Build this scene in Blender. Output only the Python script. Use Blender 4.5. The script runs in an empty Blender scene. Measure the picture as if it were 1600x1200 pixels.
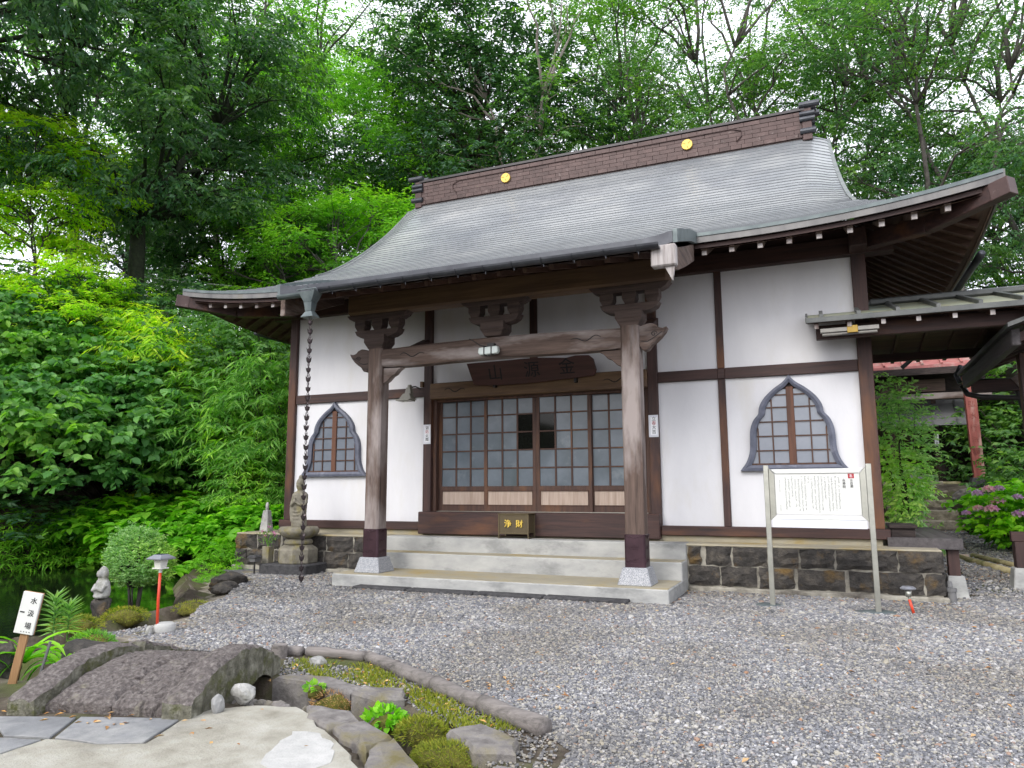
import bpy, bmesh, math, random
import numpy as np
from mathutils import Vector, Matrix, noise as mnoise
R_ = math.radians
rng = np.random.default_rng(7)
random.seed(7)
SC = bpy.context.scene
COL = SC.collection

# ------------------------------------------------------------------ camera
PITCH, YAW, ROLL = 0.1422, 0.4016, -0.0039
CAM = Vector((8.544, -10.269, 1.304))
fwd = Vector((-math.sin(YAW) * math.cos(PITCH), math.cos(YAW) * math.cos(PITCH), math.sin(PITCH)))
rgt = Vector((math.cos(YAW), math.sin(YAW), 0))
upv = rgt.cross(fwd)
rgt, upv = math.cos(ROLL) * rgt + math.sin(ROLL) * upv, -math.sin(ROLL) * rgt + math.cos(ROLL) * upv
cd = bpy.data.cameras.new('camera')
cam = bpy.data.objects.new('camera', cd)
COL.objects.link(cam)
cam.matrix_world = Matrix(((rgt.x, upv.x, -fwd.x, CAM.x), (rgt.y, upv.y, -fwd.y, CAM.y), (rgt.z, upv.z, -fwd.z, CAM.z), (0, 0, 0, 1)))
cd.sensor_width = 36
cd.lens = 1139.83 / 1600 * 36
cd.clip_end = 2000
SC.camera = cam

# ------------------------------------------------------------------ sky, sun, exposure
SUN_EL, SUN_AZ = R_(38), R_(195)      # azimuth clockwise from +Y
w = bpy.data.worlds.new('World')
SC.world = w
w.use_nodes = True
nt = w.node_tree
for n in list(nt.nodes):
    nt.nodes.remove(n)
sky = nt.nodes.new('ShaderNodeTexSky')
sky.sky_type = 'NISHITA'
sky.sun_disc = False
sky.sun_elevation = SUN_EL
sky.sun_rotation = SUN_AZ
sky.dust_density = 4
sky.air_density = 1.4
hs = nt.nodes.new('ShaderNodeHueSaturation')
hs.inputs['Saturation'].default_value = 0.3
mx = nt.nodes.new('ShaderNodeMix')
mx.data_type = 'RGBA'
mx.inputs['Factor'].default_value = 0.62     # thin cloud all over: most of the sky is even white
mx.inputs['B'].default_value = (9.6, 9.8, 10.9, 1)
bg = nt.nodes.new('ShaderNodeBackground')
bg.inputs['Strength'].default_value = 0.15
wo = nt.nodes.new('ShaderNodeOutputWorld')
nt.links.new(sky.outputs['Color'], hs.inputs['Color'])
nt.links.new(hs.outputs['Color'], mx.inputs['A'])
nt.links.new(mx.outputs['Result'], bg.inputs['Color'])
nt.links.new(bg.outputs['Background'], wo.inputs['Surface'])
sd = bpy.data.lights.new('sun', 'SUN')
sd.energy = 0.8
sd.angle = R_(22)
sd.color = (1, 0.96, 0.9)
sun = bpy.data.objects.new('sun', sd)
COL.objects.link(sun)
sv = Vector((math.sin(SUN_AZ) * math.cos(SUN_EL), math.cos(SUN_AZ) * math.cos(SUN_EL), math.sin(SUN_EL)))
sun.rotation_euler = sv.to_track_quat('Z', 'Y').to_euler()
SC.view_settings.view_transform = 'Standard'
SC.view_settings.look = 'None'
SC.view_settings.exposure = 0.82
SC.view_settings.gamma = 1
SC.view_settings.use_curve_mapping = False
cy = SC.cycles
cy.use_denoising = True
cy.max_bounces = 6
cy.diffuse_bounces = 4
cy.glossy_bounces = 3
cy.transmission_bounces = 4
cy.transparent_max_bounces = 4
cy.use_adaptive_sampling = True
cy.adaptive_threshold = 0.02
cy.caustics_reflective = False
cy.caustics_refractive = False

# ------------------------------------------------------------------ materials
MATS = {}
def newmat(name):
    m = bpy.data.materials.new(name)
    m.use_nodes = True
    n = m.node_tree
    b = n.nodes['Principled BSDF']
    MATS[name] = m
    return m, n, b
def N(n, t, **k):
    x = n.nodes.new(t)
    for a, v in k.items():
        setattr(x, a, v)
    return x
def coords(n, scale=(1, 1, 1), rnd=True):
    tc = N(n, 'ShaderNodeTexCoord')
    mp = N(n, 'ShaderNodeMapping')
    mp.inputs['Scale'].default_value = scale
    if rnd:
        oi = N(n, 'ShaderNodeObjectInfo')
        ml = N(n, 'ShaderNodeMath', operation='MULTIPLY')
        ml.inputs[1].default_value = 37.0
        n.links.new(oi.outputs['Random'], ml.inputs[0])
        n.links.new(ml.outputs[0], mp.inputs['Location'])
    n.links.new(tc.outputs['Object'], mp.inputs['Vector'])
    return mp.outputs['Vector']
def noise(n, vec, scale, detail=4, rough=0.6):
    x = N(n, 'ShaderNodeTexNoise')
    x.inputs['Scale'].default_value = scale
    x.inputs['Detail'].default_value = detail
    x.inputs['Roughness'].default_value = rough
    n.links.new(vec, x.inputs['Vector'])
    return x.outputs['Fac']
def ramp(n, fac, stops):
    x = N(n, 'ShaderNodeValToRGB')
    e = x.color_ramp.elements
    while len(e) < len(stops):
        e.new(0.5)
    for el, (p, c) in zip(e, stops):
        el.position = p
        el.color = (*c, 1)
    n.links.new(fac, x.inputs['Fac'])
    return x.outputs['Color']
def mixc(n, fac, a, b, mode='MIX'):
    x = N(n, 'ShaderNodeMix', data_type='RGBA', blend_type=mode)
    if isinstance(fac, float):
        x.inputs['Factor'].default_value = fac
    else:
        n.links.new(fac, x.inputs['Factor'])
    for k, v in (('A', a), ('B', b)):
        if isinstance(v, tuple):
            x.inputs[k].default_value = (*v, 1)
        else:
            n.links.new(v, x.inputs[k])
    return x.outputs['Result']
def bump(n, b, h, strength, dist=0.02):
    x = N(n, 'ShaderNodeBump')
    x.inputs['Strength'].default_value = strength
    x.inputs['Distance'].default_value = dist
    n.links.new(h, x.inputs['Height'])
    n.links.new(x.outputs['Normal'], b.inputs['Normal'])
def surf(name, stops, scale=6, rough=0.8, bmp=0.3, bscale=None, stain=None, sscale=1.2, metal=0, stretch=(1, 1, 1), bdist=0.02, srange=(0.5, 0.68), spec=0.4, detail=6, rnd=True):
    """mottled surface: noise ramp + optional stains + bump"""
    m, n, b = newmat(name)
    v = coords(n, stretch, rnd)
    f = noise(n, v, scale, detail)
    c = ramp(n, f, stops)
    if stain:
        f2 = noise(n, v, sscale, 5, 0.65)
        fr = ramp(n, f2, [(srange[0], (0, 0, 0)), (srange[1], (1, 1, 1))])
        c = mixc(n, fr, c, stain)
    n.links.new(c, b.inputs['Base Color'])
    b.inputs['Roughness'].default_value = rough
    b.inputs['Metallic'].default_value = metal
    b.inputs['Specular IOR Level'].default_value = spec
    if bmp:
        bump(n, b, noise(n, v, bscale or scale * 3, 6, 0.65), bmp, bdist)
    return m
def wood(name, c1, c2, axis, weather=None, wr=(0.5, 0.72), rough=0.65, sc=1.0, bmp=0.35):
    s = {'x': (0.5, 9, 9), 'y': (9, 0.5, 9), 'z': (9, 9, 0.5)}[axis]
    s = tuple(a * sc for a in s)
    m, n, b = newmat(name)
    v = coords(n, s)
    f = noise(n, v, 2.2, 8, 0.7)
    mid = tuple((a + d) / 2 for a, d in zip(c1, c2))
    c = ramp(n, f, [(0.32, c1), (0.5, mid), (0.7, c2)])
    if weather:
        v2 = coords(n, tuple(0.25 * a + 0.6 for a in s))
        f2 = noise(n, v2, 0.9, 5, 0.6)
        fr = ramp(n, f2, [(wr[0], (0, 0, 0)), (wr[1], (1, 1, 1))])
        c = mixc(n, fr, c, weather)
    n.links.new(c, b.inputs['Base Color'])
    b.inputs['Roughness'].default_value = rough
    bump(n, b, f, bmp, 0.01)
    return m
def plain(name, c, rough=0.5, metal=0, spec=0.5, var=0.12, scale=9, bmp=0.05):
    lo = tuple(a * (1 - var) for a in c)
    hi = tuple(min(1, a * (1 + var)) for a in c)
    return surf(name, [(0.3, lo), (0.7, hi)], scale, rough, bmp, metal=metal, spec=spec)
def leafmat(name, cols, trans=0.35, rough=0.5, tmul=(1.5, 1.9, 0.5), spec=0.35, young=(1.7, 1.45, 0.6), yf=0.9, ys=0.55):  # young is the yellow tint of the painted sunlit clumps
    m, n, b = newmat(name)
    g = N(n, 'ShaderNodeNewGeometry')
    k = len(cols)
    cols = [tuple(min(0.6, 1.36 * a) for a in q) for q in cols]
    c = ramp(n, g.outputs['Random Per Island'], [(i / (k - 1), q) for i, q in enumerate(cols)])
    yn = ramp(n, noise(n, coords(n, (1, 1, 1), True), ys, 3), [(0.48, (0, 0, 0)), (0.66, (yf, yf, yf))])   # sunlit yellow clumps painted into the leaf colour by noise
    c = mixc(n, yn, c, mixc(n, 1.0, c, young, 'MULTIPLY'))
    n.links.new(c, b.inputs['Base Color'])
    b.inputs['Roughness'].default_value = rough
    b.inputs['Specular IOR Level'].default_value = spec
    tr = N(n, 'ShaderNodeBsdfTranslucent')
    n.links.new(mixc(n, 1.0, c, tmul, 'MULTIPLY'), tr.inputs['Color'])
    ms = N(n, 'ShaderNodeMixShader')
    ms.inputs[0].default_value = trans
    n.links.new(b.outputs[0], ms.inputs[1])
    n.links.new(tr.outputs[0], ms.inputs[2])
    n.links.new(ms.outputs[0], n.nodes['Material Output'].inputs['Surface'])
    return m

DK1, DK2 = (0.018, 0.0085, 0.0085), (0.066, 0.03, 0.024)
for ax in 'xyz':
    wood('dark_wood_' + ax, DK1, DK2, ax, weather=(0.15, 0.06, 0.022), wr=(0.5, 0.74) if ax == 'z' else (0.58, 0.8))
    wood('weathered_wood_' + ax, (0.04, 0.025, 0.02), (0.155, 0.105, 0.082), ax, weather=(0.29, 0.25, 0.235), wr=(0.51, 0.66), rough=0.8)
    wood('warm_wood_' + ax, (0.07, 0.038, 0.02), (0.19, 0.115, 0.06), ax, weather=(0.1, 0.06, 0.04), wr=(0.5, 0.7), rough=0.7)
    wood('soffit_wood_' + ax, (0.045, 0.022, 0.016), (0.12, 0.065, 0.045), ax, weather=(0.2, 0.12, 0.08), wr=(0.55, 0.8))
wood('carved_wood', (0.03, 0.019, 0.016), (0.105, 0.072, 0.06), 'x', rough=0.8, bmp=0.5)
wood('door_wood', (0.03, 0.014, 0.011), (0.095, 0.045, 0.028), 'z', weather=(0.17, 0.075, 0.03), wr=(0.56, 0.76))
wood('red_stile', (0.06, 0.024, 0.014), (0.15, 0.06, 0.03), 'z')
wood('bleached_wood', (0.2, 0.175, 0.165), (0.48, 0.45, 0.44), 'z', weather=(0.12, 0.09, 0.08), wr=(0.55, 0.7), rough=0.8)
wood('rafter_wood', (0.1, 0.07, 0.055), (0.24, 0.18, 0.15), 'y', rough=0.8)
wood('pale_panel', (0.3, 0.22, 0.17), (0.52, 0.42, 0.35), 'z', rough=0.75)
wood('plaque_wood', (0.035, 0.012, 0.011), (0.075, 0.026, 0.022), 'x', rough=0.5)
wood('grey_plank', (0.04, 0.035, 0.036), (0.1, 0.09, 0.092), 'y', rough=0.75)
wood('stake_wood', (0.2, 0.1, 0.04), (0.42, 0.25, 0.12), 'z')
wood('red_pillar', (0.17, 0.038, 0.03), (0.32, 0.09, 0.07), 'z', weather=(0.45, 0.33, 0.28), wr=(0.55, 0.72), rough=0.7)
wood('log_bark', (0.075, 0.068, 0.063), (0.25, 0.225, 0.21), 'x', rough=0.95, bmp=0.9)
surf('faded_ink', [(0.35, (0.11, 0.03, 0.025)), (0.65, (0.3, 0.08, 0.06))], 30, 0.8, 0.1)
plain('black_iron', (0.02, 0.018, 0.018), 0.5)
surf('plaster', [(0.3, (0.62, 0.62, 0.645)), (0.7, (0.7, 0.7, 0.72))], 1.6, 0.88, 0.1, 40, stain=(0.6, 0.585, 0.55), sscale=1.1, srange=(0.52, 0.82), stretch=(1.4, 1, 0.5))
surf('frame_grey', [(0.3, (0.075, 0.083, 0.115)), (0.7, (0.13, 0.14, 0.185))], 9, 0.55, 0.1, stain=(0.2, 0.21, 0.26), sscale=5, srange=(0.58, 0.75))
surf('frosted_glass', [(0.3, (0.065, 0.09, 0.1)), (0.5, (0.1, 0.125, 0.15)), (0.7, (0.15, 0.18, 0.21))], 1.5, 0.28, 0.03, 90, stain=(0.2, 0.23, 0.25), sscale=2.5, srange=(0.6, 0.8), spec=0.6)
plain('clear_glass', (0.005, 0.006, 0.005), 0.05, spec=0.2, bmp=0)
surf('window_glass', [(0.3, (0.14, 0.165, 0.2)), (0.7, (0.2, 0.22, 0.26))], 2, 0.1, 0.02, 4, spec=0.7)
surf('copper_roof', [(0.3, (0.27, 0.29, 0.3)), (0.5, (0.37, 0.385, 0.385)), (0.72, (0.48, 0.485, 0.465))], 1.3, 0.36, 0.05, 30, metal=0.45, stretch=(0.6, 0.6, 0.6), stain=(0.17, 0.185, 0.21), sscale=0.6, srange=(0.5, 0.72), rnd=False)
plain('roof_lip_shade', (0.1, 0.11, 0.12), 0.6)
surf('copper_edge', [(0.3, (0.11, 0.13, 0.13)), (0.55, (0.19, 0.2, 0.195)), (0.75, (0.17, 0.23, 0.21))], 3, 0.5, 0.1, metal=0.3, stretch=(1, 1, 4))
surf('fascia_copper', [(0.3, (0.1, 0.098, 0.1)), (0.6, (0.17, 0.165, 0.16)), (0.8, (0.15, 0.135, 0.1))], 3, 0.5, 0.1, metal=0.3, stretch=(1.5, 1.5, 0.3))
surf('gutter_metal', [(0.3, (0.035, 0.037, 0.045)), (0.7, (0.075, 0.08, 0.09))], 4, 0.4, 0.05, metal=0.55)
surf('patina', [(0.3, (0.075, 0.095, 0.1)), (0.7, (0.15, 0.18, 0.18))], 6, 0.5, 0.1, metal=0.3)
surf('ridge_brown', [(0.3, (0.042, 0.024, 0.022)), (0.7, (0.09, 0.055, 0.05))], 3, 0.5, 0.15, metal=0.2, stain=(0.2, 0.16, 0.15), sscale=7, srange=(0.62, 0.8))
plain('ridge_core', (0.085, 0.06, 0.056), 0.7)
plain('ridge_cap', (0.028, 0.025, 0.027), 0.4, metal=0.4)
plain('gold', (0.58, 0.39, 0.08), 0.45, metal=0.35, var=0.2, scale=30)
plain('gold_line', (0.3, 0.17, 0.02), 0.5)
plain('chain_bronze', (0.075, 0.06, 0.065), 0.35, metal=0.7)
surf('concrete', [(0.3, (0.29, 0.295, 0.29)), (0.7, (0.44, 0.44, 0.42))], 2.6, 0.85, 0.25, 40, stain=(0.19, 0.195, 0.19), sscale=1.6, srange=(0.52, 0.72), stretch=(1, 1, 2))
surf('concrete_top', [(0.3, (0.28, 0.25, 0.18)), (0.7, (0.38, 0.35, 0.27))], 3, 0.85, 0.2, 40, stain=(0.33, 0.25, 0.1), sscale=1.5)
surf('lava_stone', [(0.25, (0.022, 0.021, 0.02)), (0.5, (0.055, 0.05, 0.045)), (0.75, (0.12, 0.105, 0.085))], 9, 0.95, 1.0, 28, stain=(0.15, 0.095, 0.035), sscale=2.3, srange=(0.56, 0.7), bdist=0.03)
surf('mortar', [(0.3, (0.17, 0.155, 0.125)), (0.7, (0.4, 0.38, 0.32))], 7, 0.9, 0.4, stain=(0.08, 0.07, 0.06), sscale=2.5)
surf('granite', [(0.35, (0.13, 0.14, 0.155)), (0.5, (0.29, 0.3, 0.32)), (0.65, (0.46, 0.47, 0.49))], 110, 0.55, 0.05, detail=2)
surf('sleeve', [(0.3, (0.035, 0.018, 0.024)), (0.7, (0.075, 0.04, 0.05))], 5, 0.4, 0.1, metal=0.5)
surf('statue_stone', [(0.3, (0.12, 0.11, 0.085)), (0.7, (0.26, 0.24, 0.19))], 9, 0.9, 0.5, 40, stain=(0.2, 0.17, 0.05), sscale=4)
surf('pale_stone', [(0.3, (0.25, 0.25, 0.245)), (0.7, (0.43, 0.425, 0.4))], 9, 0.85, 0.5, 30, stain=(0.14, 0.14, 0.1), sscale=5)
surf('dark_block', [(0.3, (0.03, 0.03, 0.033)), (0.7, (0.085, 0.083, 0.085))], 16, 0.9, 0.7, 50)
surf('bridge_stone', [(0.28, (0.07, 0.06, 0.057)), (0.5, (0.15, 0.13, 0.122)), (0.72, (0.28, 0.255, 0.235))], 38, 0.95, 1.0, 60, stain=(0.26, 0.24, 0.19), sscale=5.5, srange=(0.6, 0.72), bdist=0.03)
surf('bridge_side', [(0.28, (0.07, 0.068, 0.05)), (0.5, (0.17, 0.165, 0.125)), (0.72, (0.34, 0.33, 0.27))], 16, 0.95, 1.0, 50, stain=(0.1, 0.105, 0.04), sscale=7, srange=(0.5, 0.62), bdist=0.03)
surf('flat_stone', [(0.3, (0.11, 0.1, 0.095)), (0.7, (0.25, 0.235, 0.22))], 12, 0.95, 0.6, 40, stain=(0.14, 0.12, 0.05), sscale=3)
surf('pad_concrete', [(0.3, (0.24, 0.225, 0.18)), (0.5, (0.35, 0.335, 0.28)), (0.75, (0.45, 0.44, 0.39))], 5, 0.92, 0.7, 70, detail=12, stain=(0.2, 0.19, 0.16), sscale=1.3, srange=(0.55, 0.75))
surf('white_concrete', [(0.3, (0.36, 0.36, 0.345)), (0.7, (0.5, 0.495, 0.475))], 8, 0.9, 0.5, 40)
surf('slab_grey', [(0.3, (0.13, 0.135, 0.14)), (0.7, (0.23, 0.235, 0.24))], 5, 0.85, 0.3, 60, stain=(0.3, 0.3, 0.29), sscale=2.2)
surf('sand', [(0.3, (0.12, 0.1, 0.075)), (0.5, (0.22, 0.19, 0.15)), (0.7, (0.33, 0.3, 0.25))], 9, 0.95, 0.8, 45, stain=(0.12, 0.12, 0.04), sscale=1.6, srange=(0.55, 0.68))
surf('soil', [(0.3, (0.035, 0.026, 0.018)), (0.5, (0.075, 0.06, 0.042)), (0.7, (0.15, 0.13, 0.1))], 5, 0.95, 0.8, 25, stain=(0.07, 0.085, 0.02), sscale=0.9, srange=(0.5, 0.64))
surf('gravel_bed', [(0.3, (0.075, 0.075, 0.08)), (0.5, (0.14, 0.138, 0.14)), (0.7, (0.24, 0.235, 0.23))], 34, 0.95, 1.0, 45, stain=(0.13, 0.11, 0.08), sscale=0.6, srange=(0.55, 0.75))
surf('moss', [(0.3, (0.055, 0.06, 0.012)), (0.6, (0.16, 0.15, 0.025)), (0.8, (0.1, 0.15, 0.02))], 14, 1.0, 1.0, 60)
plain('ink', (0.012, 0.012, 0.014), 0.8)
plain('gold_ink', (0.8, 0.58, 0.1), 0.5)
plain('box_brown', (0.085, 0.065, 0.035), 0.35, spec=0.5)
plain('box_trim', (0.15, 0.12, 0.07), 0.35, metal=0.5)
plain('paper', (0.62, 0.63, 0.68), 0.7, var=0.06)
plain('paper_white', (0.8, 0.81, 0.84), 0.7, var=0.03)
plain('red_ink', (0.35, 0.02, 0.03), 0.8)
plain('steel', (0.42, 0.42, 0.37), 0.3, metal=0.85)
plain('board_white', (0.62, 0.63, 0.6), 0.4, var=0.03)
plain('board_skirt', (0.68, 0.7, 0.76), 0.4, var=0.03)
plain('red_paint', (0.6, 0.055, 0.02), 0.4)
plain('lamp_plastic', (0.6, 0.6, 0.55), 0.4)
plain('lamp_roof', (0.34, 0.35, 0.39), 0.3, metal=0.6)
plain('solar_cell', (0.05, 0.055, 0.09), 0.15)
plain('horn_grey', (0.27, 0.26, 0.22), 0.5)
plain('glass_lens', (0.5, 0.56, 0.53), 0.1, spec=0.7)
plain('brass', (0.28, 0.18, 0.03), 0.4, metal=0.4)
plain('tube_cover', (0.22, 0.21, 0.19), 0.5)
surf('red_roof', [(0.3, (0.26, 0.075, 0.07)), (0.7, (0.42, 0.16, 0.15))], 3, 0.55, 0.1, stain=(0.36, 0.27, 0.24), sscale=5)
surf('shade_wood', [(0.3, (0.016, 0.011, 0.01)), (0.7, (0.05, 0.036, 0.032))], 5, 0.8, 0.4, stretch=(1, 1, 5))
surf('grey_metal', [(0.3, (0.1, 0.1, 0.105)), (0.7, (0.17, 0.17, 0.17))], 2, 0.5, 0.1)
surf('walk_roof', [(0.3, (0.22, 0.27, 0.24)), (0.5, (0.3, 0.3, 0.2)), (0.75, (0.26, 0.35, 0.34))], 1.2, 0.5, 0.1, metal=0.2)
surf('walk_edge', [(0.3, (0.06, 0.065, 0.065)), (0.7, (0.12, 0.125, 0.12))], 4, 0.5, 0.1, metal=0.3)
surf('ochre_wall', [(0.3, (0.3, 0.25, 0.12)), (0.7, (0.45, 0.4, 0.24))], 4, 0.9, 0.4, stain=(0.12, 0.12, 0.04), sscale=3)
surf('step_stone', [(0.3, (0.2, 0.17, 0.12)), (0.7, (0.44, 0.39, 0.3))], 10, 0.95, 0.8, 30, stain=(0.08, 0.085, 0.03), sscale=3)
surf('bark_dark', [(0.3, (0.02, 0.016, 0.013)), (0.7, (0.06, 0.048, 0.038))], 6, 0.95, 0.8, 20, stretch=(3, 3, 0.6))
surf('bark_grey', [(0.3, (0.05, 0.045, 0.042)), (0.7, (0.13, 0.12, 0.105))], 4, 0.9, 0.5, 20, stretch=(3, 3, 0.6))
surf('bark_pale', [(0.3, (0.2, 0.17, 0.15)), (0.7, (0.36, 0.32, 0.29))], 4, 0.9, 0.5, 20, stretch=(3, 3, 0.6))
surf('ivy_bark', [(0.3, (0.012, 0.016, 0.01)), (0.7, (0.035, 0.045, 0.022))], 14, 0.95, 1.0, 20)
m_, n_, b_ = newmat('pond_water')
b_.inputs['Base Color'].default_value = (0.008, 0.012, 0.006, 1)
b_.inputs['Roughness'].default_value = 0.05
b_.inputs['Specular IOR Level'].default_value = 0.5
bump(n_, b_, noise(n_, coords(n_, (1, 1, 1), False), 5, 3), 0.12, 0.02)
leafmat('leaf_dark', [(0.02, 0.06, 0.03), (0.038, 0.1, 0.042), (0.08, 0.16, 0.07)], 0.38, 0.36)
leafmat('leaf_evergreen', [(0.018, 0.05, 0.03), (0.03, 0.075, 0.04), (0.05, 0.11, 0.06)], 0.3, 0.45, yf=0.3)
leafmat('leaf_mid', [(0.045, 0.115, 0.035), (0.07, 0.16, 0.045), (0.11, 0.21, 0.06)], 0.4)
leafmat('leaf_maple', [(0.065, 0.18, 0.03), (0.105, 0.25, 0.04), (0.17, 0.32, 0.06)], 0.45)
leafmat('leaf_lime', [(0.2, 0.36, 0.02), (0.28, 0.44, 0.03), (0.38, 0.5, 0.04)], 0.48)
leafmat('leaf_blue', [(0.042, 0.105, 0.058), (0.068, 0.15, 0.078), (0.11, 0.2, 0.1)], 0.4)
leafmat('leaf_vine', [(0.035, 0.11, 0.03), (0.065, 0.18, 0.045), (0.13, 0.27, 0.075)], 0.33)
leafmat('leaf_bright', [(0.06, 0.2, 0.012), (0.1, 0.28, 0.018), (0.17, 0.37, 0.03)], 0.36)
leafmat('leaf_bamboo', [(0.06, 0.17, 0.03), (0.11, 0.26, 0.045), (0.18, 0.34, 0.06)], 0.38)
leafmat('leaf_moss', [(0.09, 0.1, 0.015), (0.16, 0.2, 0.02), (0.24, 0.22, 0.03)], 0.25, 0.8)
leafmat('leaf_topiary', [(0.09, 0.2, 0.06), (0.16, 0.29, 0.1), (0.27, 0.4, 0.17)], 0.35)
leafmat('petal', [(0.5, 0.1, 0.42), (0.6, 0.18, 0.55), (0.36, 0.14, 0.55)], 0.3, tmul=(1.2, 1.2, 1.2))
leafmat('dead_leaf', [(0.16, 0.07, 0.025), (0.3, 0.17, 0.07), (0.42, 0.3, 0.16)], 0.15, 0.8, tmul=(1, 1, 1))
# ------------------------------------------------------------------ builders
ORG = {}          # root origin in world space for every object that parents parts
def tag(o, label=None, cat=None, group=None, kind=None):
    if label: o['label'] = label
    if cat: o['category'] = cat
    if group: o['group'] = group
    if kind: o['kind'] = kind
    return o
def thing(name, label, cat, loc, group=None, rz=0):
    o = bpy.data.objects.new(name, None)
    o.empty_display_size = 0.1
    COL.objects.link(o)
    o.location = loc
    o.rotation_euler = (0, 0, rz)
    ORG[o] = Vector(loc)
    return tag(o, label, cat, group)
class MB:
    def __init__(s):
        s.v = []; s.f = []
    def add(s, vs, fs):
        k = len(s.v)
        s.v += [tuple(q) for q in vs]
        s.f += [tuple(i + k for i in f) for f in fs]
        return s
    def hexa(s, p):
        return s.add(p, [(3, 2, 1, 0), (4, 5, 6, 7), (0, 1, 5, 4), (1, 2, 6, 5), (2, 3, 7, 6), (3, 0, 4, 7)])
    def box(s, x0, x1, y0, y1, z0, z1):
        return s.hexa([(x0, y0, z0), (x1, y0, z0), (x1, y1, z0), (x0, y1, z0), (x0, y0, z1), (x1, y0, z1), (x1, y1, z1), (x0, y1, z1)])
    def frustum(s, cx, cy, z0, z1, a0, a1, b0=None, b1=None):
        b0 = a0 if b0 is None else b0; b1 = a1 if b1 is None else b1
        return s.hexa([(cx - a0, cy - b0, z0), (cx + a0, cy - b0, z0), (cx + a0, cy + b0, z0), (cx - a0, cy + b0, z0),
                       (cx - a1, cy - b1, z1), (cx + a1, cy - b1, z1), (cx + a1, cy + b1, z1), (cx - a1, cy + b1, z1)])
    def prism(s, poly, axis, a, b):
        """poly in the two other axes (x,z for axis y; y,z for x; x,y for z)"""
        def P(u, w, t):
            return {'y': (u, t, w), 'x': (t, u, w), 'z': (u, w, t)}[axis]
        n = len(poly)
        vs = [P(u, w, a) for u, w in poly] + [P(u, w, b) for u, w in poly]
        fs = [tuple(range(n)), tuple(range(2 * n - 1, n - 1, -1))] + [(i, i + n, (i + 1) % n + n, (i + 1) % n) for i in range(n)]
        return s.add(vs, fs)
    def tube(s, path, rad, n=8, cap=True):
        path = [Vector(p) for p in path]
        if not hasattr(rad, '__len__'): rad = [rad] * len(path)
        rings = []
        d = (path[1] - path[0]).normalized()
        a = d.orthogonal().normalized()
        for i, p in enumerate(path):
            t = (path[min(i + 1, len(path) - 1)] - path[max(i - 1, 0)])
            if t.length > 1e-9: d = t.normalized()
            a = (a - d * a.dot(d))
            a = a.normalized() if a.length > 1e-6 else d.orthogonal().normalized()
            b = d.cross(a)
            rings.append([p + (a * math.cos(2 * math.pi * k / n) + b * math.sin(2 * math.pi * k / n)) * rad[i] for k in range(n)])
        vs = [q for r in rings for q in r]
        fs = [(i * n + k, i * n + (k + 1) % n, (i + 1) * n + (k + 1) % n, (i + 1) * n + k) for i in range(len(path) - 1) for k in range(n)]
        if cap:
            fs += [tuple(range(n - 1, -1, -1)), tuple((len(path) - 1) * n + k for k in range(n))]
        return s.add(vs, fs)
    def lathe(s, prof, c, n=16, ex=1.0, ey=1.0, rot=0.0):
        """prof: (radius, z) from bottom to top"""
        vs = []
        for r, z in prof:
            for k in range(n):
                a = 2 * math.pi * k / n + rot
                vs.append((c[0] + ex * r * math.cos(a), c[1] + ey * r * math.sin(a), c[2] + z))
        m = len(prof)
        fs = [(i * n + k, i * n + (k + 1) % n, (i + 1) * n + (k + 1) % n, (i + 1) * n + k) for i in range(m - 1) for k in range(n)]
        fs += [tuple(range(n - 1, -1, -1)), tuple((m - 1) * n + k for k in range(n))]
        return s.add(vs, fs)
    def beam(s, a, b, w, h):
        """rectangular beam from a to b (centres), w wide, h high"""
        a = Vector(a); b = Vector(b)
        d = (b - a).normalized()
        r = d.cross(Vector((0, 0, 1))).normalized() * (w / 2)
        u = r.cross(d).normalized() * (h / 2)
        return s.hexa([a - r - u, a + r - u, b + r - u, b - r - u, a - r + u, a + r + u, b + r + u, b - r + u])
    def rock(s, c, r, seed=0, sub=2, rough=0.25, flat=1.0):
        bm = bmesh.new()
        bmesh.ops.create_icosphere(bm, subdivisions=sub, radius=1)
        rr = random.Random(seed)
        ph = [(Vector((rr.gauss(0, 1), rr.gauss(0, 1), rr.gauss(0, 1))).normalized(), rr.uniform(0.4, 0.85), rr.uniform(0.12, rough)) for _ in range(11)]
        vs = []
        for v in bm.verts:
            q = v.co.copy()
            for d, o, amt in ph:
                e = q.dot(d) - o
                if e > 0: q -= d * e * min(1, amt * 3)
            q *= 1 + 0.13 * mnoise.noise(q * 2.3 + Vector((seed, 0, 0))) + 0.07 * mnoise.noise(q * 6 + Vector((0, seed, 0))) + rr.uniform(-1, 1) * 0.02
            vs.append((c[0] + q.x * r[0], c[1] + q.y * r[1], c[2] + q.z * r[2]))
        fs = [tuple(v.index for v in f.verts) for f in bm.faces]
        bm.free()
        return s.add(vs, fs)
    def mesh(s, name, mat, bevel=0, smooth=False, org=(0, 0, 0), segs=1):
        me = bpy.data.meshes.new(name)
        o = Vector(org)
        me.from_pydata([tuple(Vector(q) - o) for q in s.v], [], s.f)
        bm = bmesh.new(); bm.from_mesh(me)
        if bevel:
            es = [e for e in bm.edges if len(e.link_faces) == 2 and e.calc_face_angle(0) > 0.5]
            bmesh.ops.bevel(bm, geom=es, offset=bevel, segments=segs, affect='EDGES', profile=0.6)
        bmesh.ops.recalc_face_normals(bm, faces=bm.faces)
        bm.to_mesh(me); bm.free()
        if smooth:
            me.polygons.foreach_set('use_smooth', [True] * len(me.polygons))
        me.materials.append(MATS[mat])
        return me
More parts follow.
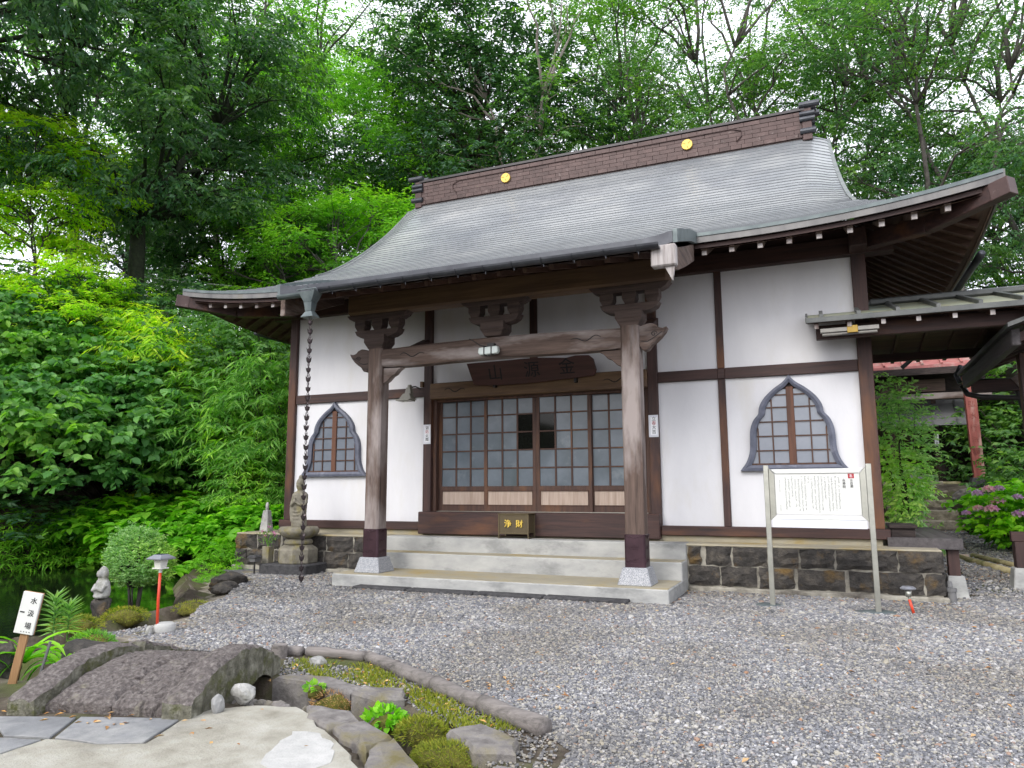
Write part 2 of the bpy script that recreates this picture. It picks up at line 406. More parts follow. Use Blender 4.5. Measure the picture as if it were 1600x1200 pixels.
    def build(s, name, mat, parent=None, bevel=0, smooth=False, segs=1):
        if parent is not None:
            org = ORG[parent]
            o = bpy.data.objects.new(name, s.mesh(name, mat, bevel, smooth, org, segs))
            o.parent = parent
            ORG[o] = org
        else:
            a = np.array(s.v)
            org = Vector(((a[:, 0].min() + a[:, 0].max()) / 2, (a[:, 1].min() + a[:, 1].max()) / 2, a[:, 2].min()))
            o = bpy.data.objects.new(name, s.mesh(name, mat, bevel, smooth, org, segs))
            o.location = org
            ORG[o] = org
        COL.objects.link(o)
        return o
def inst(me, name, parent, loc, rot=(0, 0, 0), scale=(1, 1, 1)):
    """part that shares mesh data; loc in world space"""
    o = bpy.data.objects.new(name, me)
    o.location = Vector(loc) - (ORG[parent] if parent else Vector())
    o.rotation_euler = rot
    o.scale = scale
    o.parent = parent
    if parent: ORG[o] = ORG[parent]
    COL.objects.link(o)
    return o
def box(name, mat, parent, *b, bevel=0.006, **k):
    return MB().box(*b).build(name, mat, parent, bevel=bevel, **k)
def remeshed(mb, name, mat, parent, voxel, smooth_it=2, disp=0):
    o = mb.build(name, mat, parent, smooth=True)
    md = o.modifiers.new('r', 'REMESH'); md.mode = 'VOXEL'; md.voxel_size = voxel
    if smooth_it:
        m2 = o.modifiers.new('s', 'SMOOTH'); m2.iterations = smooth_it; m2.factor = 0.5
    dg = bpy.context.evaluated_depsgraph_get(); dg.update()
    me = bpy.data.meshes.new_from_object(o.evaluated_get(dg))
    o.modifiers.clear()
    o.data = me
    me.polygons.foreach_set('use_smooth', [True] * len(me.polygons))
    if not me.materials: me.materials.append(MATS[mat])
    return o
def copy_tree(o, parent=None):
    c = o.copy(); COL.objects.link(c); c.parent = parent
    for ch in list(o.children):
        copy_tree(ch, c)
    return c
def text(name, chars, mat, parent, size, rot, extrude=0.0015):
    """chars: list of (string, world position of its centre); one joined flat mesh"""
    V = []; F = []
    for body, pos in chars:
        c = bpy.data.curves.new('t', 'FONT')
        c.body = body; c.size = size; c.extrude = extrude; c.resolution_u = 2
        c.align_x = 'CENTER'; c.align_y = 'CENTER'
        o = bpy.data.objects.new('t', c); COL.objects.link(o)
        dg = bpy.context.evaluated_depsgraph_get()
        me = bpy.data.meshes.new_from_object(o.evaluated_get(dg))
        k = len(V)
        M = Matrix.Translation(Vector(pos) - ORG[parent]) @ rot.to_4x4()
        V += [tuple(M @ v.co) for v in me.vertices]
        F += [tuple(i + k for i in p.vertices) for p in me.polygons]
        bpy.data.objects.remove(o); bpy.data.curves.remove(c); bpy.data.meshes.remove(me)
    me = bpy.data.meshes.new(name)
    me.from_pydata(V, [], F)
    me.materials.append(MATS[mat])
    ob = bpy.data.objects.new(name, me)
    ob.parent = parent
    ORG[ob] = ORG[parent]
    COL.objects.link(ob)
    return ob
FRONT = Matrix.Rotation(math.pi / 2, 3, 'X')     # text plane facing -Y

# ---- leaves ---------------------------------------------------------------
LEAF = {  # outline (along, across) and fold; drawn as a fan of quads
    'broad': [(0, 0), (0.28, 0.32), (0.62, 0.3), (1, 0), (0.62, -0.3), (0.28, -0.32)],
    'oval': [(0, 0), (0.45, 0.21), (1, 0), (0.45, -0.21)],
    'blade': [(0, 0), (0.35, 0.085), (1, 0), (0.35, -0.085)],
}
def leaves(P, D, U, S, kind):
    """P base points, D directions, U approximate normals, S sizes -> (verts, faces arrays)"""
    out = np.array(LEAF[kind]); k = len(out); n = len(P)
    D = D / (np.linalg.norm(D, axis=1, keepdims=True) + 1e-9)
    W = np.cross(U, D); W /= (np.linalg.norm(W, axis=1, keepdims=True) + 1e-9)
    Nn = np.cross(D, W)
    V = np.empty((n, k, 3))
    for j, (a, c) in enumerate(out):
        fold = abs(c) * 0.35 - (a * a) * 0.18
        V[:, j] = P + S[:, None] * (D * a + W * c + Nn * fold)
    if k == 4: base = np.array([[0, 1, 2], [0, 2, 3]])
    else: base = np.array([[0, 1, 2], [0, 2, 3], [0, 3, 4], [0, 4, 5]])
    F = (np.arange(n) * k)[:, None, None] + base[None]
    return V.reshape(-1, 3), F.reshape(-1, 3)
def tri_mesh(name, V, F, mat):
    me = bpy.data.meshes.new(name)
    me.vertices.add(len(V)); me.vertices.foreach_set('co', np.ascontiguousarray(V, dtype=np.float32).ravel())
    me.loops.add(len(F) * 3); me.loops.foreach_set('vertex_index', np.ascontiguousarray(F, dtype=np.int32).ravel())
    me.polygons.add(len(F))
    me.polygons.foreach_set('loop_start', np.arange(len(F), dtype=np.int32) * 3)
    me.polygons.foreach_set('loop_total', np.full(len(F), 3, dtype=np.int32))
    me.update(calc_edges=True)
    me.materials.append(MATS[mat])
    return me
def unit(n, g):
    v = g.normal(size=(n, 3))
    return v / np.linalg.norm(v, axis=1, keepdims=True)
def sprays(C, Rr, per, size, kind, g, flat=0.35, up=0.7, droop=0.25, out=None, sv=0.3):
    """leaves round spray centres C; Rr = spray radius (array)"""
    # leaves stand in two ranks along short arching twigs
    k = 9
    nt = max(1, per // k)
    ti = np.repeat(np.arange(len(C)), nt)
    m = len(ti)
    off = g.normal(size=(m, 3)) * 0.42
    off[:, 2] *= flat
    B = C[ti] + off * Rr[ti][:, None]
    d = off * np.array([1, 1, 0.3]) + g.normal(size=(m, 3)) * np.array([0.4, 0.4, 0.15])
    if out is not None: d += out[ti] * np.array([0.5, 0.5, 0.3])
    d /= np.linalg.norm(d, axis=1, keepdims=True) + 1e-9
    L = np.maximum(Rr[ti] * g.uniform(0.6, 1.2, m), size * 2.2)
    w = np.repeat(np.arange(m), k)
    t = np.tile(np.linspace(0.1, 1, k), m) + g.normal(size=m * k) * 0.03
    s = np.tile(np.where(np.arange(k) % 2 == 0, 1.0, -1.0), m)
    P = B[w] + d[w] * (L[w] * t)[:, None]
    P[:, 2] -= droop * 0.5 * L[w] * t * t
    sd = np.cross(d, [0, 0, 1.0]); sd /= np.linalg.norm(sd, axis=1, keepdims=True) + 1e-9
    D = sd[w] * (s * 0.8)[:, None] + d[w] * 0.6 + g.normal(size=(m * k, 3)) * 0.25
    D[:, 2] -= droop
    U = g.normal(size=(m * k, 3)) * (1 - up) * 0.7 + np.array([0, 0, up]) + d[w] * 0.15
    S = size * (1 + sv * g.normal(size=m * k)).clip(0.45, 1.7)
    return leaves(P, D, U, S, kind)
def curve_pts(a, b, sag, n, g, wob=0.05):
    a = np.array(a, float); b = np.array(b, float)
    L = np.linalg.norm(b - a)
    t = np.linspace(0, 1, n)
    p = a[None] + (b - a)[None] * t[:, None]
    p[:, 2] += sag * L * np.sin(t * math.pi)
    w = g.normal(size=(n, 3)) * wob * L / n
    w[0] = 0; w[-1] = 0
    return p + np.cumsum(w, 0) * np.sin(t * math.pi)[:, None]
def tree_meshes(key, seed, h, trunk_r, fork, env, nclump, clump_r, nspray, per, lsize, lmat, bark, lkind='oval', flat=0.3, lean=(0, 0), stems=1, up=0.7, trunk_top=0.75, twig=True, shell=0.55, tier=0.55, droop=0.25):
    """env: (cz, rx, rz) ellipsoid of the crown above the base; fork: height where limbs start"""
    g = np.random.default_rng(seed)
    mb = MB()
    cz, rx, rz = env
    stemsP = []
    for s in range(stems):
        a = 2 * math.pi * s / max(stems, 1) + g.uniform(0, 1)
        sp = 0 if stems == 1 else rx * 0.45
        top = np.array([lean[0] + sp * math.cos(a), lean[1] + sp * math.sin(a), h * trunk_top * g.uniform(0.9, 1.05)])
        base = np.zeros(3)
        mid = np.array([lean[0] * 0.2, lean[1] * 0.2, fork])
        if s == 0 or stems == 1:
            lo = curve_pts(base, mid, 0, 6, g, 0.06)
            mb.tube(lo, np.linspace(trunk_r * 1.25, trunk_r * 0.85, 6), 10)
        hi = curve_pts(mid, top, 0.03, 9, g, 0.25)
        r0 = trunk_r * (0.85 if stems == 1 else 0.85 / stems ** 0.45)
        mb.tube(hi, np.linspace(r0, trunk_r * 0.12, 9), 7)
        stemsP.append(hi)
    # clumps
    C = []
    tries = 0
    while len(C) < nclump and tries < 6000:
        tries += 1
        u = unit(1, g)[0]; r = g.uniform(shell, 1) ** 0.6
        c = np.array([lean[0], lean[1], cz]) + u * r * np.array([rx, rx, rz])
        if c[2] < fork * 0.75: continue
        if all(np.linalg.norm((c - q) * [1, 1, 1.3]) > clump_r * 0.75 for q in C): C.append(c)
    SP = []; SR = []; OUT = []
    for c in C:
        st = stemsP[int(np.argmin([np.min(np.linalg.norm(sp - c, axis=1)) for sp in stemsP]))]
        k = int(np.argmin(np.abs(st[:, 2] - (c[2] - 0.45 * np.linalg.norm(c[:2] - st[:, :2].mean(0))))))
        k = min(k, len(st) - 2)
        lp = curve_pts(st[k], c, 0.08, 7, g, 0.2)
        L = np.linalg.norm(c - st[k])
        mb.tube(lp, np.linspace(max(0.02, trunk_r * 0.1 + L * 0.011), 0.014, 7), 5)
        o = c - np.array([lean[0], lean[1], cz]); o /= np.linalg.norm(o) + 1e-6
        for j in range(nspray):
            u = unit(1, g)[0] * np.array([1, 1, tier])
            s = c + u * clump_r * g.uniform(0.25, 1.0)
            if twig and j % 2 == 0:
                q = lp[g.integers(3, 7)]
                mb.tube([q, (q + s) / 2 + [0, 0, 0.05], s], [0.018, 0.012, 0.006], 3, cap=False)
            SP.append(s); SR.append(min(0.75, clump_r * g.uniform(0.3, 0.5))); OUT.append(o)
    V, F = sprays(np.array(SP), np.array(SR), per, lsize, lkind, g, flat, up, droop, out=np.array(OUT))
    return mb.mesh('trunk_' + key, bark, smooth=True), tri_mesh('crown_' + key, V, F, lmat)
def plant(tm, name, label, cat, loc, rz=0, sc=1.0, group=None):
    t = thing(name, label, cat, loc, group, rz)
    t.scale = (sc, sc, sc) if not hasattr(sc, '__len__') else sc
    for nm, me in zip(('trunk', 'crown'), tm):
        o = bpy.data.objects.new(nm, me); o.parent = t; COL.objects.link(o)
    return t
def shrub_meshes(key, seed, rad, nspray, per, lsize, lkind, lmat, flat=0.35, up=0.6, droop=0.25, spr=0.3, stem='bark_dark', dome=True, nst=7, culm=False):
    """leafy mass on a dome of radii rad, with stems"""
    g = np.random.default_rng(seed)
    u = unit(nspray * 3, g)
    if dome: u = u[u[:, 2] > -0.15]
    u = u[:nspray]
    # lumpy surface
    k = unit(9, g); amp = g.uniform(0.1, 0.28, 9)
    lump = 1 + (np.maximum(0, u @ k.T - 0.55) * 2 * amp[None] * 1.6).sum(1) - 0.12
    r = np.cbrt(g.uniform(0.25, 1.0, len(u))) * lump
    C = u * r[:, None] * np.array(rad)
    C[:, 2] = np.abs(C[:, 2]) if dome else C[:, 2]
    V, F = sprays(C, np.full(len(C), spr) * g.uniform(0.7, 1.3, len(C)), per, lsize, lkind, g, flat, up, droop, out=u)
    mb = MB()
    for i in range(nst):
        e = C[g.integers(0, len(C))]
        b = np.array([e[0] * 0.25, e[1] * 0.25, -0.3 if dome else -rad[2]])
        mb.tube(curve_pts(b, e, 0.05, 6, g, 0.15), np.linspace(0.03, 0.008, 6) if not culm else np.linspace(0.014, 0.005, 6), 5)
    return mb.mesh('stems_' + key, stem, smooth=True), tri_mesh('foliage_' + key, V, F, lmat)
def bush(tm, name, label, cat, loc, rz=0, sc=(1, 1, 1), group=None):
    t = thing(name, label, cat, loc, group, rz)
    t.scale = sc
    for nm, me in zip(('stem', 'foliage'), tm):
        o = bpy.data.objects.new(nm, me); o.parent = t; COL.objects.link(o)
    return t
# ------------------------------------------------------------------ ground
POND = np.array([(1.5, -6.5), (1.85, -5.6), (1.8, -4.7), (1.6, -3.7), (0.9, -2.95), (0.25, -2.3), (-0.7, -1.5), (-1.7, -0.2), (-2.7, 1.2), (-4.5, 3.0), (-6.1, 3.7), (-6.3, 0), (-6.8, -4), (-6, -11), (0.8, -11), (1.2, -8)])
CHAN = np.array([(1.2, -6.2), (3.3, -6.45), (4.4, -6.35), (5.0, -6.28), (5.45, -6.32), (5.85, -6.38), (6.25, -6.6), (6.7, -6.95), (7.1, -7.5)])
def seg_dist(x, y, poly, closed):
    d = np.full(x.shape, 1e9)
    n = len(poly)
    for i in range(n if closed else n - 1):
        a = poly[i]; b = poly[(i + 1) % n]
        t = (((x - a[0]) * (b[0] - a[0]) + (y - a[1]) * (b[1] - a[1])) / ((b - a) @ (b - a))).clip(0, 1)
        d = np.minimum(d, np.hypot(x - a[0] - t * (b[0] - a[0]), y - a[1] - t * (b[1] - a[1])))
    return d
def inside(x, y, poly):
    c = np.zeros(x.shape, bool)
    n = len(poly)
    for i in range(n):
        a = poly[i]; b = poly[(i + 1) % n]
        k = ((a[1] > y) != (b[1] > y)) & (x < (b[0] - a[0]) * (y - a[1]) / (b[1] - a[1] + 1e-12) + a[0])
        c ^= k
    return c
def sst(t):
    t = np.clip(t, 0, 1)
    return t * t * (3 - 2 * t)
def Hgt(x, y):
    x = np.asarray(x, float); y = np.asarray(y, float)
    h = np.zeros(np.broadcast(x, y).shape)
    # ground right of the hall climbs gently to the stone steps, then a terrace
    rt = sst((x - 9.4) / 0.8)
    h = h + rt * (0.06 * np.clip(y, 0, 7) + 0.97 * sst((y - 6.9) / 1.7))
    h = np.maximum(h, 3.6 * sst((x - 12.3) / 3.5) * sst((y - 1) / 5))
    h = np.maximum(h, 4.2 * sst((y - 11.5) / 5))
    h = np.maximum(h, 3.9 * sst((y - 8) / 5) * sst((9.0 - x) / 2))
    h = np.maximum(h, 6.0 * sst((-6.0 - x) / 3.2))
    h = np.maximum(h, 3.0 * sst((-2.2 - x) / 4) * sst((y - 2.6) / 4))
    ins = inside(x, y, POND)
    dp = seg_dist(x, y, POND, True)
    h = np.where(ins, np.minimum(h, -0.9 * sst(dp / 0.7)), h)
    h = np.where(~ins & (h < 0.3) & (x < 3), h - 0.14 * (1 - sst(dp / 0.9)), h)
    dc = seg_dist(x, y, CHAN, False)
    wv = 0.17 + 0.03 * np.sin(x * 5)
    h = h - 0.34 * (1 - sst((dc - wv) / 0.1)) * (x > 1.8)
    bumpy = 0.03 * np.sin(x * 1.7 + 1) * np.sin(y * 1.3) * (np.abs(h) > 0.3)
    return h + bumpy
def axis(pts):
    out = []
    for a, b, s in pts:
        n = max(1, int(round((b - a) / s)))
        out += list(np.linspace(a, b, n, endpoint=False))
    return np.array(out + [pts[-1][1]])
gx = axis([(-160, -30, 14), (-30, -12, 1.5), (-12, -1, 0.35), (-1, 1.5, 0.2), (1.5, 8, 0.07), (8, 14, 0.35), (14, 24, 1.2), (24, 170, 14)])
gy = axis([(-60, -14, 8), (-14, -8, 0.4), (-8, -5, 0.07), (-5, 6, 0.25), (6, 18, 0.4), (18, 30, 1.5), (30, 200, 16)])
X, Y = np.meshgrid(gx, gy)
Z = Hgt(X, Y)
nx, ny = len(gx), len(gy)
i = np.arange(nx * ny).reshape(ny, nx)
Fq = np.stack([i[:-1, :-1], i[:-1, 1:], i[1:, 1:], i[1:, :-1]], -1).reshape(-1, 4)
me = bpy.data.meshes.new('ground')
me.from_pydata(np.stack([X, Y, Z], -1).reshape(-1, 3).tolist(), [], Fq.tolist())
me.polygons.foreach_set('use_smooth', [True] * len(me.polygons))
me.materials.append(MATS['soil'])
o = bpy.data.objects.new('ground', me); COL.objects.link(o)
tag(o, kind='structure')
me = bpy.data.meshes.new('pond_water')
me.from_pydata([(-9, -12, -0.2), (2.2, -12, -0.2), (2.2, 4.5, -0.2), (-9, 4.5, -0.2)], [], [(0, 1, 2, 3)])
me.materials.append(MATS['pond_water'])
o = bpy.data.objects.new('pond_water', me); COL.objects.link(o)
tag(o, kind='structure')

GRAV = np.array([(2.35, -5.35), (2.6, -4.6), (2.05, -3.9), (1.7, -3.1), (1.15, -2.45), (0.8, -1.7), (0.2, -1.3), (-0.6, -0.9), (-0.6, -0.2), (9.7, -0.2), (10.6, 0.4), (12.5, 0.4), (14, -2), (14, -14), (7.6, -14), (7.3, -6.6), (7.05, -6.38), (6.57, -6.06), (6.0, -5.75), (5.3, -5.32), (4.65, -5.33), (4.3, -5.4), (3.9, -5.55), (3.35, -5.62)])
def sheet(name, poly, z, mat, th=0.0):
    me = bpy.data.meshes.new(name)
    me.from_pydata([(a, b, z) for a, b in poly], [], [tuple(range(len(poly)))])
    me.update()
    if me.polygons[0].normal.z < 0: me.flip_normals()
    me.materials.append(MATS[mat])
    o = bpy.data.objects.new(name, me); COL.objects.link(o)
    return tag(o, kind='structure')
sheet('gravel_yard', GRAV, 0.005, 'gravel_bed')
# pebbles: real stones on the gravel sheet, instanced by geometry nodes
g = np.random.default_rng(11)
M_ = 700000
px = g.uniform(0.2, 12.5, M_); py = g.uniform(-8.2, 0.3, M_)
px[-45000:] = g.uniform(9.9, 12.0, 45000); py[-45000:] = g.uniform(0.2, 6.8, 45000)
dd = np.hypot(px - CAM.x, py - CAM.y)
back = (px > 9.95) & (px < 11.9) & (py > 0.2) & (g.uniform(0, 1, M_) < 0.75)
STRIPG = np.array([(4.6, -5.5), (5.6, -5.6), (7.2, -6.5), (7.4, -7.3), (7.1, -7.1), (6.6, -6.6), (6.0, -6.1), (4.9, -5.95)])
litter = inside(px, py, STRIPG) & (g.uniform(0, 1, M_) < 0.4)
ok = (inside(px, py, GRAV) | back | litter) & (g.uniform(0, 1, M_) < np.clip(6.5 / dd, 0.3, 1)) & ~((px > 2.2) & (px < 6.9) & (py > -1.85)) & ~((px > -0.7) & (px < 9.8) & (py > -0.6))
ang = np.arctan2(-(px - CAM.x), py - CAM.y)
ok &= (ang > YAW - 0.75) & (ang < YAW + 0.75)
# thinner cover where soil and leaf litter show through towards the pond and the plinth
thin = np.sin(px * 2.1 + 0.7 * py) * np.sin(py * 2.7 + px) > 0.15
ok &= ~((px < 2.9) & thin & (g.uniform(0, 1, M_) < 0.75))
px, py, dd, litter = px[ok], py[ok], dd[ok], litter[ok]
me = bpy.data.meshes.new('gravel_stones')
n = len(px)
me.vertices.add(n)
sz = 0.0073 * np.exp(0.3 * g.normal(size=n)) * np.clip(dd / 5.5, 1, 1.7)
me.vertices.foreach_set('co', np.stack([px, py, np.where(litter, Hgt(px, py), np.maximum(Hgt(px, py), 0) * (py > 0)) + 0.004 + sz * 0.35], -1).astype(np.float32).ravel())
sc = np.stack([sz * g.uniform(0.9, 1.5, n), sz * g.uniform(0.7, 1.1, n), sz * g.uniform(0.45, 0.8, n)], -1)
at = me.attributes.new('sc', 'FLOAT_VECTOR', 'POINT'); at.data.foreach_set('vector', sc.astype(np.float32).ravel())
ro = np.stack([g.normal(0, 0.3, n), g.normal(0, 0.3, n), g.uniform(0, 6.28, n)], -1)
at = me.attributes.new('ro', 'FLOAT_VECTOR', 'POINT'); at.data.foreach_set('vector', ro.astype(np.float32).ravel())
o = bpy.data.objects.new('gravel_stones', me); COL.objects.link(o)
tag(o, 'loose grey river gravel covering the temple yard', 'gravel', kind='stuff')
m, nn, b = newmat('pebble')
oi = N(nn, 'ShaderNodeObjectInfo')
c = ramp(nn, oi.outputs['Random'], [(0, (0.09, 0.095, 0.11)), (0.25, (0.155, 0.16, 0.175)), (0.5, (0.245, 0.245, 0.255)), (0.7, (0.32, 0.315, 0.3)), (0.82, (0.4, 0.37, 0.29)), (0.93, (0.55, 0.55, 0.56)), (0.985, (0.26, 0.2, 0.17)), (1, (0.38, 0.2, 0.1))])
c = mixc(nn, noise(nn, coords(nn, (1, 1, 1)), 1.6, 3), c, mixc(nn, 0.5, c, (0.12, 0.12, 0.13)))
ln = N(nn, 'ShaderNodeTexNoise'); ln.inputs['Scale'].default_value = 0.9; ln.inputs['Detail'].default_value = 4
nn.links.new(oi.outputs['Location'], ln.inputs['Vector'])
dirt = ramp(nn, ln.outputs['Fac'], [(0.42, (0, 0, 0)), (0.62, (0.75, 0.75, 0.75))])
c = mixc(nn, dirt, c, mixc(nn, 1.0, c, (0.74, 0.7, 0.62), 'MULTIPLY'))     # dusty, earthier patches of the yard
nn.links.new(c, b.inputs['Base Color'])
b.inputs['Roughness'].default_value = 0.8
gn = bpy.data.node_groups.new('gravel_scatter', 'GeometryNodeTree')
gn.interface.new_socket('Geometry', in_out='INPUT', socket_type='NodeSocketGeometry')
gn.interface.new_socket('Geometry', in_out='OUTPUT', socket_type='NodeSocketGeometry')
gi = gn.nodes.new('NodeGroupInput'); go = gn.nodes.new('NodeGroupOutput')
ico = gn.nodes.new('GeometryNodeMeshIcoSphere'); ico.inputs['Subdivisions'].default_value = 1; ico.inputs['Radius'].default_value = 1
sm = gn.nodes.new('GeometryNodeSetMaterial'); sm.inputs['Material'].default_value = m
iop = gn.nodes.new('GeometryNodeInstanceOnPoints')
a1 = gn.nodes.new('GeometryNodeInputNamedAttribute'); a1.data_type = 'FLOAT_VECTOR'; a1.inputs['Name'].default_value = 'sc'
a2 = gn.nodes.new('GeometryNodeInputNamedAttribute'); a2.data_type = 'FLOAT_VECTOR'; a2.inputs['Name'].default_value = 'ro'
e2r = gn.nodes.new('FunctionNodeEulerToRotation')
gn.links.new(ico.outputs['Mesh'], sm.inputs['Geometry'])
gn.links.new(gi.outputs[0], iop.inputs['Points'])
gn.links.new(sm.outputs['Geometry'], iop.inputs['Instance'])
gn.links.new(a1.outputs['Attribute'], iop.inputs['Scale'])
gn.links.new(a2.outputs['Attribute'], e2r.inputs[0])
gn.links.new(e2r.outputs[0], iop.inputs['Rotation'])
gn.links.new(iop.outputs['Instances'], go.inputs[0])
md = o.modifiers.new('scatter', 'NODES'); md.node_group = gn

# ------------------------------------------------------------------ paved corner in front
def jag(poly, amp, step=0.08, seed=0):
    r3 = random.Random(seed); out = []
    for a, b in zip(poly, poly[1:] + poly[:1]):
        n_ = max(1, int(math.dist(a, b) / step))
        for k in range(n_):
            t = k / n_
            out.append((a[0] + (b[0] - a[0]) * t + r3.uniform(-amp, amp), a[1] + (b[1] - a[1]) * t + r3.uniform(-amp, amp)))
    return out
PAD = [(5.1, -6.98), (5.12, -6.78), (5.3, -6.62), (5.55, -6.56), (5.78, -6.66), (5.9, -6.8), (6.2, -6.98), (6.5, -7.25), (6.75, -7.7), (6.75, -9), (3.2, -9), (3.2, -8.3), (4.73, -7.75), (4.72, -7.5), (5.02, -7.46), (5.25, -7.36)]
def slab(name, poly, z0, z1, mat, parent=None, bevel=0.008):
    return MB().prism(poly, 'z', z0, z1).build(name, mat, parent, bevel=bevel)
tag(slab('concrete_pad', jag(PAD, 0.012), -0.12, 0.018, 'pad_concrete'), kind='structure')
pv = thing('paving_slabs', 'grey paving slabs laid at the foot of the little stone bridge', 'paving', (4.6, -7.4, 0))
for q in ([(3.3, -7.62), (4.02, -7.36), (4.42, -7.56), (3.3, -8.2)], [(4.04, -7.35), (4.5, -7.18), (4.7, -7.47), (4.44, -7.55)], [(4.52, -7.17), (5.08, -6.97), (5.22, -7.34), (5.02, -7.44), (4.72, -7.46)], [(3.3, -8.24), (4.43, -7.58), (4.69, -7.51), (4.7, -7.73), (3.3, -8.27)]):
    slab('slab', jag(q, 0.005, 0.12, len(q)), -0.05, 0.014, 'slab_grey', pv, 0.004)

V = []
for q, p_ in enumerate(CHAN):
    d_ = CHAN[min(q + 1, len(CHAN) - 1)] - CHAN[max(q - 1, 0)]; d_ = d_ / np.hypot(*d_)
    V += [(p_[0] - d_[1] * 0.27, p_[1] + d_[0] * 0.27, -0.22), (p_[0] + d_[1] * 0.27, p_[1] - d_[0] * 0.27, -0.22)]
me = bpy.data.meshes.new('channel_dark_sheet')  # dark water-like sheet added in place of the trench's own shade
me.from_pydata(V, [], [(2 * q, 2 * q + 1, 2 * q + 3, 2 * q + 2) for q in range(len(CHAN) - 1)])
me.materials.append(MATS['pond_water'])
o = bpy.data.objects.new('channel_dark_sheet', me); COL.objects.link(o)
tag(o, kind='structure')

def drape(name, poly, mat, dz, step=0.09):
    poly = np.array(poly)
    xs = np.arange(poly[:, 0].min(), poly[:, 0].max(), step); ys = np.arange(poly[:, 1].min(), poly[:, 1].max(), step)
    gx_, gy_ = np.meshgrid(xs, ys)
    V = np.stack([gx_, gy_, Hgt(gx_, gy_) + dz], -1).reshape(-1, 3)
    cx_, cy_ = gx_[:-1, :-1] + step / 2, gy_[:-1, :-1] + step / 2
    wob = 0.12 * np.sin(cx_ * 7.3) * np.sin(cy_ * 8.1)
    ins_ = inside(cx_ + wob, cy_ + wob, poly)
    id_ = np.arange(gx_.size).reshape(gx_.shape)
    F = np.stack([id_[:-1, :-1], id_[:-1, 1:], id_[1:, 1:], id_[1:, :-1]], -1)[ins_]
    me = bpy.data.meshes.new(name); me.from_pydata(V.tolist(), [], F.tolist()); me.materials.append(MATS[mat])
    o = bpy.data.objects.new(name, me); COL.objects.link(o)
    return tag(o, kind='structure')
drape('sandy_path', [(1.95, -5.9), (1.98, -4.7), (1.8, -3.75), (1.1, -3.0), (0.45, -2.35), (-0.5, -1.6), (-1.0, -0.7), (0.3, -0.9), (1.0, -1.5), (1.4, -2.4), (2.0, -3.2), (2.4, -4.0), (2.9, -4.6), (2.8, -5.2), (3.6, -5.5), (3.5, -5.9), (2.6, -5.9)], 'sand', 0.012)
# ------------------------------------------------------------------ stone plinth and steps
C0, W0 = 4.553, 9.107
X1, X2, XM = 2.733, 6.373, 7.318
PL, PR, PF, PT = -0.66, 9.735, -0.56, 0.588
pl = thing('stone_plinth', 'dark lava stone plinth with pale mortar and concrete top under the hall', 'plinth', (C0, 3.4, 0))
MB().box(PL + 0.03, PR - 0.03, PF + 0.03, 7.7, -0.2, PT - 0.03).build('mortar_core', 'mortar', pl)
MB().box(PL + 0.01, PR - 0.01, PF + 0.015, 7.72, PT - 0.03, PT).build('platform_top', 'concrete_top', pl, bevel=0.012)
def stones(xs, z0, z1, seed):
    rr = random.Random(seed)
    for a, b in zip(xs[:-1], xs[1:]):
        g1, g2 = rr.choice((0.006, 0.01, 0.014, 0.035)), rr.choice((0.006, 0.01, 0.018))
        mb = MB()
        nx_, nz_ = max(2, int((b - a) / 0.09)), 4
        vs = []; fs = []
        for iz in range(nz_ + 1):
            for ix in range(nx_ + 1):
                ex = min(ix, nx_ - ix) == 0; ez = min(iz, nz_ - iz) == 0
                yy = PF - 0.004 + rr.uniform(-0.022, 0.012) + (0.026 if ex or ez else 0)
                vs.append((a + g1 + (b - a - g1 - g2) * ix / nx_ + (rr.uniform(-0.012, 0.012)), yy, z0 + 0.008 + (z1 - z0 - 0.018) * iz / nz_ + rr.uniform(-0.01, 0.01)))
        w_ = nx_ + 1
        for iz in range(nz_):
            for ix in range(nx_):
                fs.append((iz * w_ + ix, iz * w_ + ix + 1, (iz + 1) * w_ + ix + 1, (iz + 1) * w_ + ix))
        k = len(vs)
        rim = [ix for ix in range(w_)] + [iz * w_ + nx_ for iz in range(1, nz_ + 1)] + [nz_ * w_ + ix for ix in range(nx_ - 1, -1, -1)] + [iz * w_ for iz in range(nz_ - 1, 0, -1)]
        for r in rim: vs.append((vs[r][0], PF + 0.1, vs[r][2]))
        for q in range(len(rim)):
            q2 = (q + 1) % len(rim)
            fs.append((rim[q2], rim[q], k + q, k + q2))
        mb.add(vs, fs)
        mb.build('stone', 'lava_stone', pl, smooth=False)
UP = [6.86, 7.05, 7.42, 7.84, 8.2, 8.6, 9.27, 9.74]
LOW = [6.86, 7.26, 7.72, 8.14, 8.71, 9.52, 9.74]
stones(UP, 0.325, 0.572, 1); stones(LOW, 0.07, 0.325, 2)
stones([-0.665, -0.2, 0.3, 0.75, 1.2, 1.72, 2.28], 0.325, 0.572, 3)
stones([-0.665, -0.4, 0.15, 0.6, 1.15, 1.62, 2.0, 2.28], 0.07, 0.325, 4)
for a, b in ((6.87, 9.76), (-0.69, 2.3)):
    MB().box(a, b, PF - 0.035, PF + 0.06, -0.1, 0.065).build('footing', 'mortar', pl, bevel=0.015)
for j, (z0, z1) in enumerate(((0.07, 0.325), (0.325, 0.572))):     # returns along the sides
    for sx, fx in ((PL, -1), (PR, 1)):
        yy = PF + 0.12
        rr = random.Random(9 + j)
        while yy < 7.5:
            L = rr.uniform(0.35, 0.7)
            MB().box(min(sx + 0.04 * -fx, sx + 0.012 * fx), max(sx + 0.04 * -fx, sx + 0.012 * fx), yy + 0.01, min(yy + L, 7.68) - 0.01, z0 + 0.01, z1 - 0.008).build('stone', 'lava_stone', pl, bevel=0.012)
            yy += L
st = thing('porch_steps', 'weathered concrete porch steps rising to the hall doors', 'steps', (C0, -1.2, 0))
